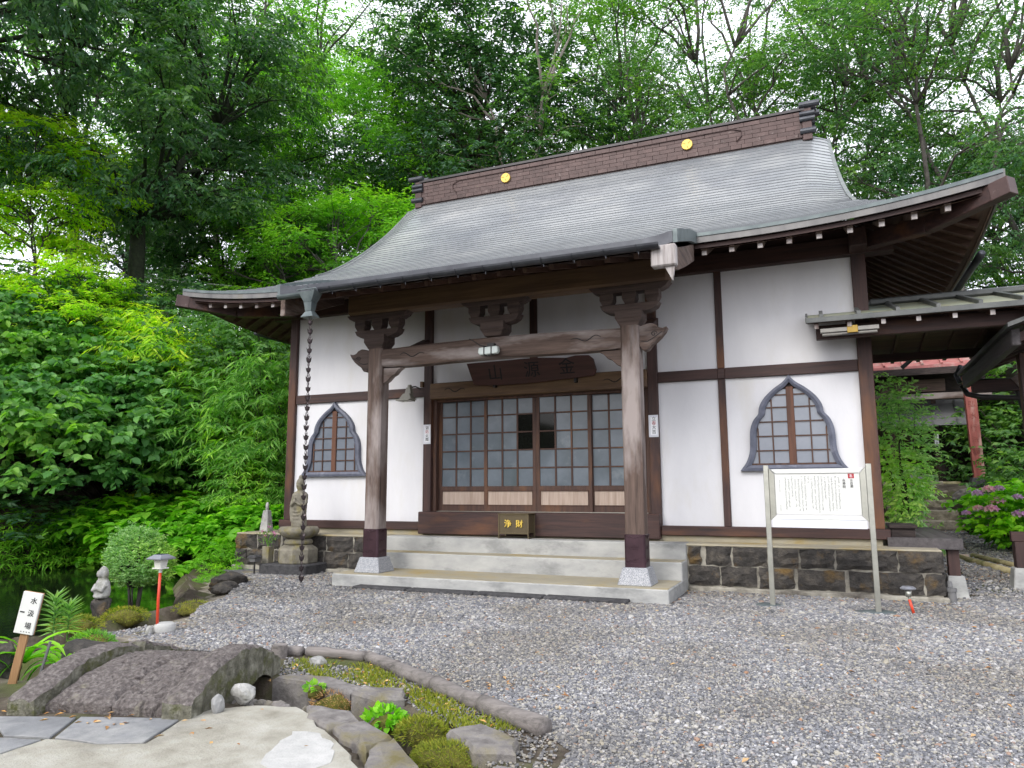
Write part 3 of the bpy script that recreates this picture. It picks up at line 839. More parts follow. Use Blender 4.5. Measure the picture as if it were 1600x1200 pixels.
SX0, SX1 = 2.253, 6.854
MB().box(SX0, SX1, -1.80, PF + 0.1, -0.15, 0.163).build('step', 'concrete', st, bevel=0.012)
MB().box(SX0 + 0.015, SX1 - 0.015, -1.785, -0.93, 0.15, 0.167).build('tread', 'concrete_top', st)
MB().box(SX0 + 0.07, SX1 - 0.015, -0.91, PF - 0.014, 0.37, 0.389).build('tread', 'concrete_top', st)
MB().box(SX0 + 0.06, SX1 - 0.002, -0.925, PF + 0.1, 0.10, 0.385).build('step', 'concrete', st, bevel=0.012)
MB().box(SX0 + 0.06, SX1 - 0.004, PF - 0.012, PF + 0.3, 0.3, PT + 0.004).build('step', 'concrete', st, bevel=0.012)
kb = thing('kerb_stones', 'low dark stone kerb lying along the foot of the steps', 'kerb', (4.6, -1.95, 0))
for a, b in ((2.75, 3.55), (3.57, 4.5), (4.52, 5.4), (5.42, 6.42)):
    MB().box(a, b, -2.02 - 0.03 * random.random(), -1.83, -0.05, 0.045 + 0.012 * random.random()).build('kerb_stone', 'dark_block', kb, bevel=0.012)

# ------------------------------------------------------------------ temple hall
hall = thing('temple_hall', 'white walled temple hall with dark timbers and sweeping grey copper roof', 'temple', (C0, 3.5, PT))
def hb(name, mat, *b, bevel=0.006, parent=None):
    return MB().box(*b).build(name, mat, parent or hall, bevel=bevel)
D = 7.07
hb('foundation_strip', 'concrete_top', -0.05, W0 + 0.05, -0.075, D + 0.05, PT - 0.01, 0.665)
# posts
for x, wd in ((0, 0.15), (W0, 0.17)):
    hb('post', 'dark_wood_z', x - wd / 2, x + wd / 2, -0.07, 0.09, 0.79, 4.31)
    hb('post', 'dark_wood_z', x - wd / 2, x + wd / 2, D - 0.09, D + 0.07, 0.79, 4.31)
for x in (X1, X2):
    hb('post', 'dark_wood_z', x - 0.07, x + 0.07, -0.07, 0.16, 0.79 if x == X2 else 0.95, 4.31)
hb('post', 'dark_wood_z', XM - 0.048, XM + 0.048, -0.035, 0.06, 0.79, 2.78)
hb('post', 'dark_wood_z', XM - 0.048, XM + 0.048, -0.035, 0.06, 2.93, 4.31)
hb('post', 'dark_wood_z', C0 - 0.06, C0 + 0.06, -0.035, 0.06, 2.97, 4.31)
# rails and sills
for a, b in ((0.075, X1 - 0.07), (X2 + 0.07, XM - 0.05), (XM + 0.05, W0 - 0.085)):
    hb('rail', 'dark_wood_x', a, b, -0.045, 0.06, 2.78, 2.93)
hb('rail', 'dark_wood_x', XM - 0.05, XM + 0.05, -0.042, 0.06, 2.783, 2.927)
hb('sill', 'dark_wood_x', -0.13, 2.66, -0.125, 0.05, 0.663, 0.79, bevel=0.01)
hb('sill', 'dark_wood_x', 6.44, W0 + 0.14, -0.125, 0.05, 0.663, 0.79, bevel=0.01)
hb('threshold_beam', 'dark_wood_x', 2.66, 6.44, -0.2, 0.16, 0.61, 0.95, bevel=0.012)
# plaster panels
def panel(a, b, z0, z1):
    hb('plaster_panel', 'plaster', a, b, 0.0, 0.05, z0, z1, bevel=0)
panel(0.07, X1 - 0.06, 0.785, 2.785); panel(0.07, X1 - 0.06, 2.925, 4.32)
panel(X2 + 0.06, XM - 0.04, 0.785, 2.785); panel(X2 + 0.06, XM - 0.04, 2.925, 4.32)
panel(XM + 0.04, W0 - 0.07, 0.785, 2.785); panel(XM + 0.04, W0 - 0.07, 2.925, 4.32)
panel(X1 + 0.06, C0 - 0.05, 2.965, 4.32); panel(C0 + 0.05, X2 - 0.06, 2.965, 4.32)
for x in (-0.0, W0 - 0.05):
    hb('plaster_panel', 'plaster', x, x + 0.05, 0.09, D - 0.09, 0.7, 4.32, bevel=0)
for yy in (2.3, 4.7):
    for x in (-0.035, W0 - 0.085):
        hb('post', 'dark_wood_z', x, x + 0.12, yy - 0.07, yy + 0.07, 0.7, 4.31)
hb('plaster_panel', 'plaster', 0.07, W0 - 0.07, D - 0.05, D, 0.7, 4.32, bevel=0)
# eave beams with crossing noses
hb('eave_beam', 'dark_wood_x', -0.42, W0 + 0.42, -0.1, 0.1, 4.3, 4.55, bevel=0.01)
hb('eave_beam', 'dark_wood_x', -0.42, W0 + 0.42, D - 0.1, D + 0.1, 4.3, 4.55, bevel=0.01)
for x in (0, W0):
    hb('eave_beam', 'dark_wood_y', x - 0.1, x + 0.1, -0.42, D + 0.42, 4.32, 4.56, bevel=0.01)
hb('frieze_board', 'dark_wood_x', 0.0, W0, -0.02, 0.03, 4.5, 4.79)
hb('frieze_board', 'dark_wood_x', 0.0, W0, D - 0.03, D + 0.02, 4.5, 4.79)
# lintel with carved scrolls
li = hb('lintel', 'warm_wood_x', X1 + 0.07, X2 - 0.07, -0.12, 0.02, 2.72, 2.975, bevel=0.012)
hb('door_head', 'door_wood', X1 + 0.07, X2 - 0.07, 0.02, 0.16, 2.68, 2.78)
hb('door_jamb', 'door_wood', X1 + 0.07, X1 + 0.13, 0.0, 0.16, 0.95, 2.72)
hb('door_jamb', 'door_wood', X2 - 0.13, X2 - 0.07, 0.0, 0.16, 0.95, 2.72)
def scroll(cx, y, cz, L, s, parent, mat='ink', r=0.006, amp=0.035):
    P = []
    for k in range(25):
        t = k / 24
        P.append((cx + s * L * (t - 0.5), y, cz + amp * math.sin(t * 9) * (1 - 0.4 * t) - 0.01 * t))
    MB().tube(P, [r * (0.4 + 0.8 * math.sin(math.pi * (k / 24)) ** 0.5) for k in range(25)], 5).build('carving', mat, parent, smooth=True)
scroll(3.25, -0.122, 2.85, 0.36, 1, li); scroll(5.85, -0.122, 2.85, 0.36, -1, li)

# doors: four sliding lattice leaves
E0, E1 = X1 + 0.13, X2 - 0.13
ws = ((E1 - E0) / 2 + 0.05) / 2
pane_z = [1.34 + k * 0.274 for k in range(6)]
pane_me = None
for L in range(4):
    xa = (E0, C0 - ws, C0 + 0.001, E1 - ws)[L]; xb = xa + ws - (0.001 if L == 1 else 0)
    y0 = 0.05 if L in (1, 2) else 0.095
    mb = MB()
    sw = 0.055
    mb.box(xa, xa + sw, y0, y0 + 0.035, 0.95, 2.72).box(xb - sw, xb, y0, y0 + 0.035, 0.95, 2.72)
    mb.box(xa + sw, xb - sw, y0 + 0.001, y0 + 0.034, 0.95, 1.045).box(xa + sw, xb - sw, y0 + 0.001, y0 + 0.034, 1.275, 1.34).box(xa + sw, xb - sw, y0 + 0.001, y0 + 0.034, 2.68, 2.72)
    cw = (xb - xa - 2 * sw) / 3
    for k in (1, 2): mb.box(xa + sw + k * cw - 0.014, xa + sw + k * cw + 0.014, y0 + 0.004, y0 + 0.03, 1.34, 2.68)
    for k in range(1, 5): mb.box(xa + sw, xb - sw, y0 + 0.0055, y0 + 0.028, pane_z[k] - 0.011, pane_z[k] + 0.011)
    for z in (1.045, 1.262): mb.box(xa + sw, xb - sw, y0 - 0.006, y0 + 0.012, z, z + 0.013)
    for x in (xa + sw, xb - sw - 0.013): mb.box(x, x + 0.013, y0 - 0.005, y0 + 0.012, 1.058, 1.262)
    dr = mb.build('sliding_door', 'door_wood', hall, bevel=0.002)
    MB().box(xa + sw, xb - sw, y0 + 0.012, y0 + 0.02, 1.045, 1.275).build('lower_panel', 'pale_panel', dr)
    if pane_me is None:
        pane_me = {m: MB().box(0, cw - 0.002, 0, 0.005, 0, 0.272).mesh('pane', m) for m in ('frosted_glass', 'clear_glass')}
    for r in range(5):
        for k in range(3):
            clear = (L == 1 and k == 2 or L == 2 and k == 0) and r in (2, 3)
            inst(pane_me['clear_glass' if clear else 'frosted_glass'], 'pane', dr, (xa + sw + k * cw + 0.001, y0 + 0.018, pane_z[r] + 0.001), (R_(random.uniform(-0.5, 0.5)), 0, R_(random.uniform(-0.3, 0.3))))
hb('track', 'steel', E0, E1, 0.03, 0.14, 0.948, 0.958, bevel=0)

# bell-shaped windows
def catmull(P, n=6):
    P = [np.array(q, float) for q in P]; P = [2 * P[0] - P[1]] + P + [2 * P[-1] - P[-2]]; out = []
    for p0, p1, p2, p3 in zip(P[:-3], P[1:-2], P[2:-1], P[3:]):
        for t in np.linspace(0, 1, n, endpoint=False):
            out.append(tuple(0.5 * (2 * p1 + (p2 - p0) * t + (2 * p0 - 5 * p1 + 4 * p2 - p3) * t * t + (3 * p1 - p0 - 3 * p2 + p3) * t ** 3)))
    return out + [tuple(P[-2])]
KATO = catmull([(0.665, 0), (0.58, 0.12), (0.535, 0.25), (0.524, 0.4), (0.515, 0.54), (0.475, 0.66), (0.403, 0.75)])[:-1] + catmull([(0.403, 0.75), (0.385, 0.855), (0.315, 0.97), (0.2, 1.08), (0.075, 1.17), (0, 1.26)])
def interp_half(z, s=0.0):
    for (a, za), (b, zb) in zip(KATO[:-1], KATO[1:]):
        if za <= z <= zb: return a + (b - a) * (z - za) / (zb - za) - s
    return 0
KIN = [(max(0.0, interp_half(z) - q), z) for z, q in ((0.075, 0.085), (0.14, 0.08), (0.28, 0.08), (0.41, 0.08), (0.54, 0.08), (0.66, 0.085), (0.745, 0.085), (0.83, 0.085), (0.93, 0.09), (1.03, 0.1), (1.1, 0.115))] + [(0.0, 1.165)]
KIN = catmull(KIN[:7], 4)[:-1] + catmull(KIN[6:], 4)
for cx, zb in ((0.915, 1.515), (8.18, 1.52)):
    outer = [(a, z) for a, z in KATO] + [(-a, z) for a, z in KATO[-2::-1]]
    inner = [(a, z) for a, z in KIN] + [(-a, z) for a, z in KIN[-2::-1]]
    # frame ring: resample both outlines to equal count
    def resample(poly, n):
        P = np.array(poly); L = np.r_[0, np.cumsum(np.hypot(*np.diff(P, axis=0).T))]
        t = np.linspace(0, L[-1], n)
        return np.stack([np.interp(t, L, P[:, 0]), np.interp(t, L, P[:, 1])], -1)
    nn_ = 60
    hO = resample(KATO, nn_); hI = resample(KIN, nn_)
    O = np.vstack([hO, (hO * [-1, 1])[-2::-1]]); I = np.vstack([hI, (hI * [-1, 1])[-2::-1]])
    k = len(O)
    V = []
    for yv, P in ((-0.075, O), (-0.085, (O + I) / 2), (-0.065, I), (0.0, I), (0.0, O)):
        V += [(cx + a, yv, zb + z) for a, z in P]
    F = []
    for ring in range(5):
        r2 = (ring + 1) % 5
        F += [(ring * k + q, ring * k + (q + 1) % k, r2 * k + (q + 1) % k, r2 * k + q) for q in range(k)]
    wf = MB().add(V, F).build('bell_window', 'frame_grey', hall)
    MB().prism([(cx + a, zb + z) for a, z in I], 'y', -0.008, -0.004).build('backing', 'shade_wood', wf)
    # lattice clipped to the outline
    def half(z):
        Z_ = [q for _, q in KIN]; A_ = [q for q, _ in KIN]
        return float(np.interp(z, Z_, A_))
    rows = [0.075, 0.265, 0.455, 0.645, 0.835, 1.0]
    cols = [-0.42, -0.235, -0.045, 0.045, 0.235, 0.42]
    mb = MB()
    for z in rows[1:]:
        h_ = half(z) - 0.004
        mb.box(cx - h_, cx + h_, -0.04, -0.022, zb + z - 0.009, zb + z + 0.009)
    mb.box(cx - half(0.09), cx + half(0.09), -0.044, -0.02, zb + 0.07, zb + 0.1)
    for c in (-0.42, -0.235, 0.235, 0.42):
        zt = max(z for z in np.linspace(0.08, 1.16, 200) if half(z) > abs(c) + 0.008)
        mb.box(cx + c - 0.009, cx + c + 0.009, -0.041, -0.021, zb + 0.08, zb + zt)
    mb.build('lattice', 'door_wood', wf)
    zt = max(z for z in np.linspace(0.08, 1.16, 200) if half(z) > 0.05)
    MB().box(cx - 0.046, cx + 0.046, -0.05, -0.018, zb + 0.075, zb + zt).build('meeting_stile', 'red_stile', wf, bevel=0.006)
    cuts = [-9] + cols + [9]
    for z0, z1 in zip(rows, rows[1:] + [1.15]):
        for c0, c1 in zip(cuts[:-1], cuts[1:]):
            if abs(c0 + 0.045) < 1e-6: continue
            hs_ = [(half(z), z) for z in np.linspace(z0, z1, 5)]
            L = [(max(c0, -h_), z) for h_, z in hs_]; Rr = [(min(c1, h_), z) for h_, z in hs_]
            keep = [q for q in range(5) if Rr[q][0] - L[q][0] > 0.012]
            if len(keep) < 2: continue
            poly = [L[q] for q in keep] + [Rr[q] for q in reversed(keep)]
            MB().prism([(cx + a, zb + z) for a, z in poly], 'y', -0.024 + random.uniform(-0.001, 0.001), -0.02).build('pane', 'window_glass', wf)

# ------------------------------------------------------------------ porch
for sx, px_ in ((-1, 2.69), (1, 6.415)):
    py_ = -1.42
    ch = 0.025
    a = 0.118
    oc = [(px_ + u, py_ + v) for u, v in ((-a, -a + ch), (-a + ch, -a), (a - ch, -a), (a, -a + ch), (a, a - ch), (a - ch, a), (-a + ch, a), (-a, a - ch))]
    pil = MB().prism(oc, 'z', 0.36, 3.31).build('porch_pillar', 'weathered_wood_z', hall, bevel=0.004)
    MB().frustum(px_, py_, 0.165, 0.37, 0.205, 0.15).build('base_stone', 'granite', pil, bevel=0.01)
    sl = [(px_ + u, py_ + v) for u, v in ((-.127, -.107), (-.107, -.127), (.107, -.127), (.127, -.107), (.127, .107), (.107, .127), (-.107, .127), (-.127, .107))]
    MB().prism(sl, 'z', 0.365, 0.755).build('metal_sleeve', 'sleeve', pil, bevel=0.004)
    mb = MB()
    for fx, fy, ux, uy in ((0, -1, 1, 0), (1, 0, 0, 1)):
        def Q(u, z): return (px_ + fx * 0.128 + ux * u, py_ + fy * 0.128 + uy * u, z)
        mb.tube([Q(-0.105, 0.75), Q(-0.06, 0.72), Q(-0.03, 0.735), Q(0, 0.7), Q(0.03, 0.735), Q(0.06, 0.72), Q(0.105, 0.75)], 0.005, 5)
        for cz, cu in ((0.6, 0.0), (0.45, 0.02), (0.43, -0.06)):
            for j in range(3):
                mb.tube([Q(cu + 0.03 * (j - 1) + 0.022 * math.cos(t), cz + 0.018 * math.sin(t) + 0.012 * (j % 2)) for t in np.linspace(0.3, 5.2, 10)], 0.004, 4)
    mb.build('relief', 'sleeve', pil, smooth=True)
    # bracket set
    def bracket(cx, z0, base_only=False):
        b = MB().frustum(cx, py_, z0 + 0.09, z0 + 0.2, 0.17, 0.17, 0.15, 0.15)
        b.frustum(cx, py_, z0, z0 + 0.092, 0.115, 0.168, 0.115, 0.148)
        br = b.build('bracket_block', 'carved_wood', hall, bevel=0.006)
        prof = [(-0.18, 0.17), (-0.27, 0.185), (-0.345, 0.225), (-0.38, 0.29), (0.38, 0.29), (0.345, 0.225), (0.27, 0.185), (0.18, 0.17)]
        MB().prism([(cx + u, z0 + w) for u, w in prof], 'y', py_ - 0.085, py_ + 0.085).build('bracket_arm', 'carved_wood', br, bevel=0.008)
        for u in (-0.29, 0, 0.29):
            MB().frustum(cx + u, py_, z0 + 0.285, z0 + 0.36, 0.055, 0.09, 0.06, 0.085).frustum(cx + u, py_, z0 + 0.359, z0 + 0.442, 0.09, 0.09, 0.085, 0.085).build('bearing_block', 'carved_wood', br, bevel=0.005)
        top = [(-0.40, 0.44), (-0.47, 0.475), (-0.52, 0.53), (0.52, 0.53), (0.47, 0.475), (0.40, 0.44)]
        MB().prism([(cx + u, z0 + w) for u, w in top], 'y', py_ - 0.09, py_ + 0.09).build('bracket_plate', 'carved_wood', br, bevel=0.006)
    bracket(px_, 3.305)
    # carved beam nose outside the pillar
    nose = [(0.1, 3.05), (0.16, 2.98), (0.22, 2.99), (0.26, 3.05), (0.32, 3.09), (0.38, 3.14), (0.43, 3.2), (0.465, 3.265), (0.41, 3.25), (0.36, 3.26), (0.32, 3.3), (0.26, 3.325), (0.18, 3.31), (0.1, 3.28)]
    ns = MB().prism([(px_ + sx * u, w) for u, w in nose], 'y', py_ - 0.075, py_ + 0.075).build('beam_nose', 'carved_wood' if sx < 0 else 'weathered_wood_x', hall, bevel=0.012)
    mb = MB()
    mb.tube([(px_ + sx * (0.3 + 0.04 * (1 - t / 9) * math.cos(t)), py_ - 0.078, 3.18 + 0.04 * (1 - t / 9) * math.sin(t)) for t in np.linspace(0, 8, 22)], 0.005, 4)
    mb.tube([(px_ + sx * u, py_ - 0.078, w) for u, w in ((0.14, 3.1), (0.22, 3.09), (0.3, 3.135), (0.4, 3.2))], 0.005, 4)
    mb.build('carving', 'ink', ns, smooth=True)
    # small brace under the tie beam, inside
    brace = [(0.11, 3.02), (0.11, 2.8), (0.18, 2.83), (0.25, 2.9), (0.3, 2.92), (0.36, 2.98), (0.42, 3.015)]
    MB().prism([(px_ - sx * u, w) for u, w in brace], 'y', py_ - 0.055, py_ + 0.055).build('brace', 'weathered_wood_x', hall, bevel=0.006)
py_ = -1.42
bracket(C0, 3.33)
# tie beam, slightly arched
n_ = 20
V = []; F = []
for q in range(n_ + 1):
    t = q / n_
    x = 2.69 + 0.1 + (6.415 - 2.69 - 0.2) * t
    ar = 0.035 * math.sin(math.pi * t)
    e = 0.03 * (abs(2 * t - 1) ** 6)
    V += [(x, py_ - 0.1, 3.03 + ar + e), (x, py_ - 0.085, 3.005 + ar + e), (x, py_ + 0.085, 3.005 + ar + e), (x, py_ + 0.1, 3.03 + ar + e), (x, py_ + 0.1, 3.26 + ar), (x, py_ + 0.07, 3.29 + ar), (x, py_ - 0.07, 3.29 + ar), (x, py_ - 0.1, 3.26 + ar)]
for q in range(n_):
    F += [(q * 8 + k, q * 8 + (k + 1) % 8, q * 8 + 8 + (k + 1) % 8, q * 8 + 8 + k) for k in range(8)]
F += [tuple(range(8)), tuple(n_ * 8 + k for k in range(8))]
tb = MB().add(V, F).build('tie_beam', 'weathered_wood_x', hall)
scroll(3.3, py_ - 0.1, 3.18, 0.4, 1, tb); scroll(5.85, py_ - 0.1, 3.19, 0.4, -1, tb)
hb('porch_beam', 'warm_wood_x', 2.2, 6.92, py_ - 0.13, py_ + 0.13, 3.835, 4.14, bevel=0.03)
for x in (2.69, 6.415):     # beams tying the porch back to the hall
    MB().prism([(-1.3, 3.06), (-0.7, 3.2), (-0.05, 3.5), (-0.05, 3.72), (-0.7, 3.44), (-1.3, 3.28)], 'x', x - 0.07, x + 0.07).build('rainbow_beam', 'dark_wood_y', hall, bevel=0.01)

# ------------------------------------------------------------------ roof
YR = 3.535
PY = np.array([-2.65, -2.0, -1.25, -0.4, 0.55, 1.5, 2.5, 3.535]); PZ = np.array([3.965, 4.175, 4.435, 4.79, 5.26, 5.91, 6.73, 7.74])
from numpy.polynomial import polynomial as _P
_pc = _P.polyfit(PY, PZ, 4)
def Zp(y): return _P.polyval(np.asarray(y, float), _pc)
def lift(u, y): return 0.26 * np.clip((np.abs(u) - 2.9) / 3.07, 0, 2) ** 2.3 * np.clip((0.55 - y) / 1.8, 0, 1.2) ** 1.1
def umax(y):
    y = np.asarray(y, float)
    up_ = 4.43 + (4.62 - 4.43) * (YR - y) / (YR - 0.55)
    lo_ = 4.62 + 1.35 * np.clip((0.55 - y) / 1.8, 0, 1)
    return np.where(y > 0.55, up_, lo_)
def drop(u, y):      # verge rolls down towards the gable edge
    return 0.17 * np.clip((np.abs(u) - 3.93) / 0.5, 0, 1) ** 1.6 * np.clip((y - 0.55) / 2.2, 0, 1) ** 0.7
def Zr(u, y): return Zp(y) + lift(u, y) - drop(u, y)
def local(u, y, side):
    """u along the eave, y towards the ridge in front-slope terms -> world x, y for each slope"""
    if side == 'front': return C0 + u, y
    if side == 'back': return C0 - u, 2 * YR - y
def strip(mb, ya, yb, umA, umB, side='front', n=44, lip=0.015):
    t = np.linspace(-1, 1, n + 1)
    t = np.sign(t) * np.abs(t) ** 0.8
    rowsV = []
    jit = random.uniform(-0.003, 0.003)
    for y, um, dz in ((ya, umA, 0.0), (ya, umA, lip + jit), (yb, umB, 0.0)):
        u = t * um
        z = Zr(u, np.full_like(u, y)) + dz
        rowsV.append([(*local(a, y, side), b) for a, b in zip(u, z)])
    vs = rowsV[0] + rowsV[1] + rowsV[2]
    k = n + 1
    fs = [(r * k + q, r * k + q + 1, (r + 1) * k + q + 1, (r + 1) * k + q) for r in (0, 1) for q in range(n)]
    mb.add(vs, fs)
def arc_ys(y0, y1, step):
    ys = [y0]
    while ys[-1] < y1:
        s = float(Zp(ys[-1] + 0.01) - Zp(ys[-1])) / 0.01
        ys.append(ys[-1] + step / math.sqrt(1 + s * s))
    ys[-1] = y1
    return ys
def dark_lip(o, n=30):     # folded lower edge of each copper course painted dark for shadow gap and tarnish
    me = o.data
    me.materials.append(MATS['roof_lip_shade'])
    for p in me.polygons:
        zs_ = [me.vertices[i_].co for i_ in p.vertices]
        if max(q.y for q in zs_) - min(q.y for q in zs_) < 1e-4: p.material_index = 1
rbase = MB()
# core surface under the courses (all four slopes) so that the roof is closed
ysF = arc_ys(-1.25, YR, 0.148)
for side in ('front', 'back'):
    yy = np.linspace(-1.25, YR, 40)
    t = np.linspace(-1, 1, 61)
    V = []
    for y in yy:
        u = t * float(umax(y)) * 0.999
        V += [(*local(a, y, side), b - 0.012) for a, b in zip(u, Zr(u, np.full_like(u, y)))]
    rbase.add(V, [(r * 61 + q, r * 61 + q + 1, r * 61 + q + 62, r * 61 + q + 61) for r in range(39) for q in range(60)])
roof = rbase.build('roof', 'copper_roof', hall, smooth=True)
for ya, yb in zip(ysF[:-1], ysF[1:]):
    mb = MB(); strip(mb, ya, yb, float(umax(ya)), float(umax(yb)))
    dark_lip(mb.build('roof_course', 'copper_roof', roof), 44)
mb = MB()
for ya, yb in zip(ysF[:-1], ysF[1:]): strip(mb, ya, yb, float(umax(ya)), float(umax(yb)), 'back', 24)
mb.build('back_slope_courses', 'copper_roof', roof)

# side skirts below the gables
for s in (1, -1):
    mb = MB()
    tt = np.linspace(0, 1, 12)
    for q0, q1 in zip(tt[:-1], tt[1:]):
        rowsV = []
        for q, dz in ((q1, 0.0), (q1, 0.02), (q0, 0.0)):
            y_eq = 0.55 - 1.8 * q
            vm = 2.985 + 1.8 * q
            v = np.linspace(-1, 1, 31) * vm
            z = Zp(y_eq) + 0.26 * np.clip((np.abs(v) - 1.71) / 3.07, 0, 2) ** 2.3 * q ** 1.1 + dz
            rowsV.append([(C0 + s * (4.62 + 1.35 * q), YR + a, float(b)) for a, b in zip(v, z)])
        mb.add(rowsV[0] + rowsV[1] + rowsV[2], [(r * 31 + k, r * 31 + k + 1, (r + 1) * 31 + k + 1, (r + 1) * 31 + k) for r in (0, 1) for k in range(30)])
    mb.build('side_skirt', 'copper_roof', roof)
    # gable wall and barge boards
    gy = np.linspace(0.55, YR, 12)
    poly = [(y, float(Zp(y)) - 0.2) for y in gy] + [(2 * YR - y, float(Zp(y)) - 0.2) for y in gy[::-1]]
    MB().prism(poly, 'x', C0 + s * 4.0, C0 + s * 4.06).build('gable_wall', 'dark_wood_z', hall)
    for sg in (1, -1):
        V = []
        for y in gy:
            yy = y if sg > 0 else 2 * YR - y
            um = float(umax(y)); z = float(Zr(um, y))
            V += [(C0 + s * (um - 0.05), yy, z - 0.2), (C0 + s * (um + 0.005), yy, z - 0.2), (C0 + s * (um + 0.005), yy, z + 0.03), (C0 + s * (um - 0.05), yy, z + 0.03)]
        F = [(q * 4 + k, q * 4 + (k + 1) % 4, q * 4 + 4 + (k + 1) % 4, q * 4 + 4 + k) for q in range(11) for k in range(4)] + [(0, 1, 2, 3), (44, 45, 46, 47)]
        MB().add(V, F).build('verge', 'copper_edge', roof)
# porch extension of the front slope
KR = 2.64
ysK = arc_ys(-2.65, -1.25, 0.148)
kz = lambda u: 0.05 * np.clip((np.abs(u) - 2.25) / 0.39, 0, 1) ** 2
for ya, yb in zip(ysK[:-1], ysK[1:]):
    t = np.linspace(-1, 1, 31) * KR
    rowsV = []
    for y, dz in ((ya, 0.0), (ya, 0.015), (yb, 0.0)):
        rowsV.append([(C0 + a, y, float(Zp(y) + kz(a) * (min(1, (-1.25 - y) / 0.5)) + dz)) for a in t])
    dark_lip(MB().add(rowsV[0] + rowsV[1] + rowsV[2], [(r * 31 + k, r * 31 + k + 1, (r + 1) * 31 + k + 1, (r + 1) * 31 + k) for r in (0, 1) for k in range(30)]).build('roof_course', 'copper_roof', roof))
# sweep along a polyline with a rectangular section (outward, height)
def sweep(pts, w, h0, h1, name, mat, parent, smooth=False):
    P = [Vector(p) for p in pts]; V = []
    for q, p in enumerate(P):
        d = P[min(q + 1, len(P) - 1)] - P[max(q - 1, 0)]
        r = Vector((d.y, -d.x, 0)).normalized() * w
        V += [p + Vector((0, 0, h0)), p + r + Vector((0, 0, h0)), p + r + Vector((0, 0, h1)), p + Vector((0, 0, h1))]
    m_ = len(P)
    F = [(q * 4 + k, q * 4 + (k + 1) % 4, q * 4 + 4 + (k + 1) % 4, q * 4 + 4 + k) for q in range(m_ - 1) for k in range(4)] + [(0, 1, 2, 3), tuple((m_ - 1) * 4 + k for k in range(4))]
    return MB().add(V, F).build(name, mat, parent, smooth=smooth)
def eave_front(u0, u1, n=26): return [(C0 + a, -1.25, float(Zr(a, -1.25))) for a in np.linspace(u0, u1, n)]
def eave_side(s, n=40):
    v = np.linspace(-4.785, 4.785, n)
    z = Zp(-1.25) + 0.26 * np.clip((np.abs(v) - 1.71) / 3.07, 0, 2) ** 2.3
    return [(C0 + s * 5.97, YR + a, float(b)) for a, b in zip(v, z)]
for seg in (eave_front(-5.97, -KR), eave_front(KR, 5.97)):
    sweep(seg, 0.02, -0.015, 0.03, 'eave_drip_edge', 'patina', roof)
    sweep([(a, b + 0.012, c) for a, b, c in seg], 0.02, -0.095, -0.017, 'eave_fascia', 'fascia_copper', roof)
    sweep([(a, b + 0.07, c) for a, b, c in seg], 0.02, -0.15, -0.097, 'eave_batten', 'dark_wood_x', roof)
bk = [(a, 2 * YR - b, c) for a, b, c in eave_front(-5.97, 5.97, 50)]
sweep(bk, -0.02, -0.12, 0.03, 'eave_fascia', 'fascia_copper', roof)
for s in (1, -1):
    e = eave_side(s)
    sweep(e, 0.02 * s, -0.12, 0.03, 'eave_fascia', 'fascia_copper', roof)
    sweep([(a - s * 0.06, b, c) for a, b, c in e], 0.02 * s, -0.185, -0.122, 'eave_batten', 'soffit_wood_y', roof)
# porch eave: fascia, verge ends
sweep([(C0 + a, -2.65, float(Zp(-2.65) + kz(a))) for a in np.linspace(-KR, KR, 30)], 0.02, -0.1, 0.03, 'eave_fascia', 'gutter_metal', roof)
for s in (-1, 1):
    P = [(C0 + s * KR, y, float(Zp(y)) + float(kz(KR)) * min(1, (-1.25 - y) / 0.5)) for y in np.linspace(-2.66, -1.22, 14)]
    sweep(P, 0.05 * s, -0.1, 0.05, 'verge', 'patina', roof)
    V = [(C0 + s * (KR - 0.02), y, z) for y, z in ((-2.62, 3.62), (-2.45, 3.66), (-1.9, 3.86), (-1.3, 4.1), (-1.3, 4.32), (-1.9, 4.1), (-2.45, 3.92), (-2.62, 3.87))]
    MB().prism([(y, z) for _, y, z in V], 'x', C0 + s * (KR - 0.02) - 0.045, C0 + s * (KR - 0.02) + 0.035).build('barge_board', 'weathered_wood_y', hall, bevel=0.006)
# weathered boxed end of the porch barge board
MB().box(C0 + KR - 0.24, C0 + KR + 0.03, -2.68, -2.56, 3.66, 3.9).build('barge_end', 'bleached_wood', hall, bevel=0.015)
MB().prism([(C0 + KR - 0.1, 3.66), (C0 + KR - 0.02, 3.5), (C0 + KR + 0.01, 3.66)], 'y', -2.64, -2.6).build('barge_pendant', 'bleached_wood', hall)
# soffit boards
def soffit(us, ys, side_s=None):
    V = []
    for y in ys:
        for u in us:
            V.append((C0 + u, y, float(Zr(u, y)) - (0.19 if y > -1.25 else 0.115)))
    k = len(us)
    return MB().add(V, [(r * k + q, r * k + q + 1, (r + 1) * k + q + 1, (r + 1) * k + q) for r in range(len(ys) - 1) for q in range(k - 1)])
for a, b in ((-5.9, -KR), (KR, 5.9)):
    V = []; ys = np.linspace(-1.2, 0.1, 8); ts = np.linspace(0, 1, 18)
    for y in ys:
        lim = float(umax(y)) - 0.04
        for t in ts:
            u = max(-lim, min(lim, a + (b - a) * t)); V.append((C0 + u, y, float(Zr(u, y)) - 0.19))
    MB().add(V, [(r * 18 + q, r * 18 + q + 1, (r + 1) * 18 + q + 1, (r + 1) * 18 + q) for r in range(7) for q in range(17)]).build('soffit_boards', 'soffit_wood_x', hall, smooth=True)
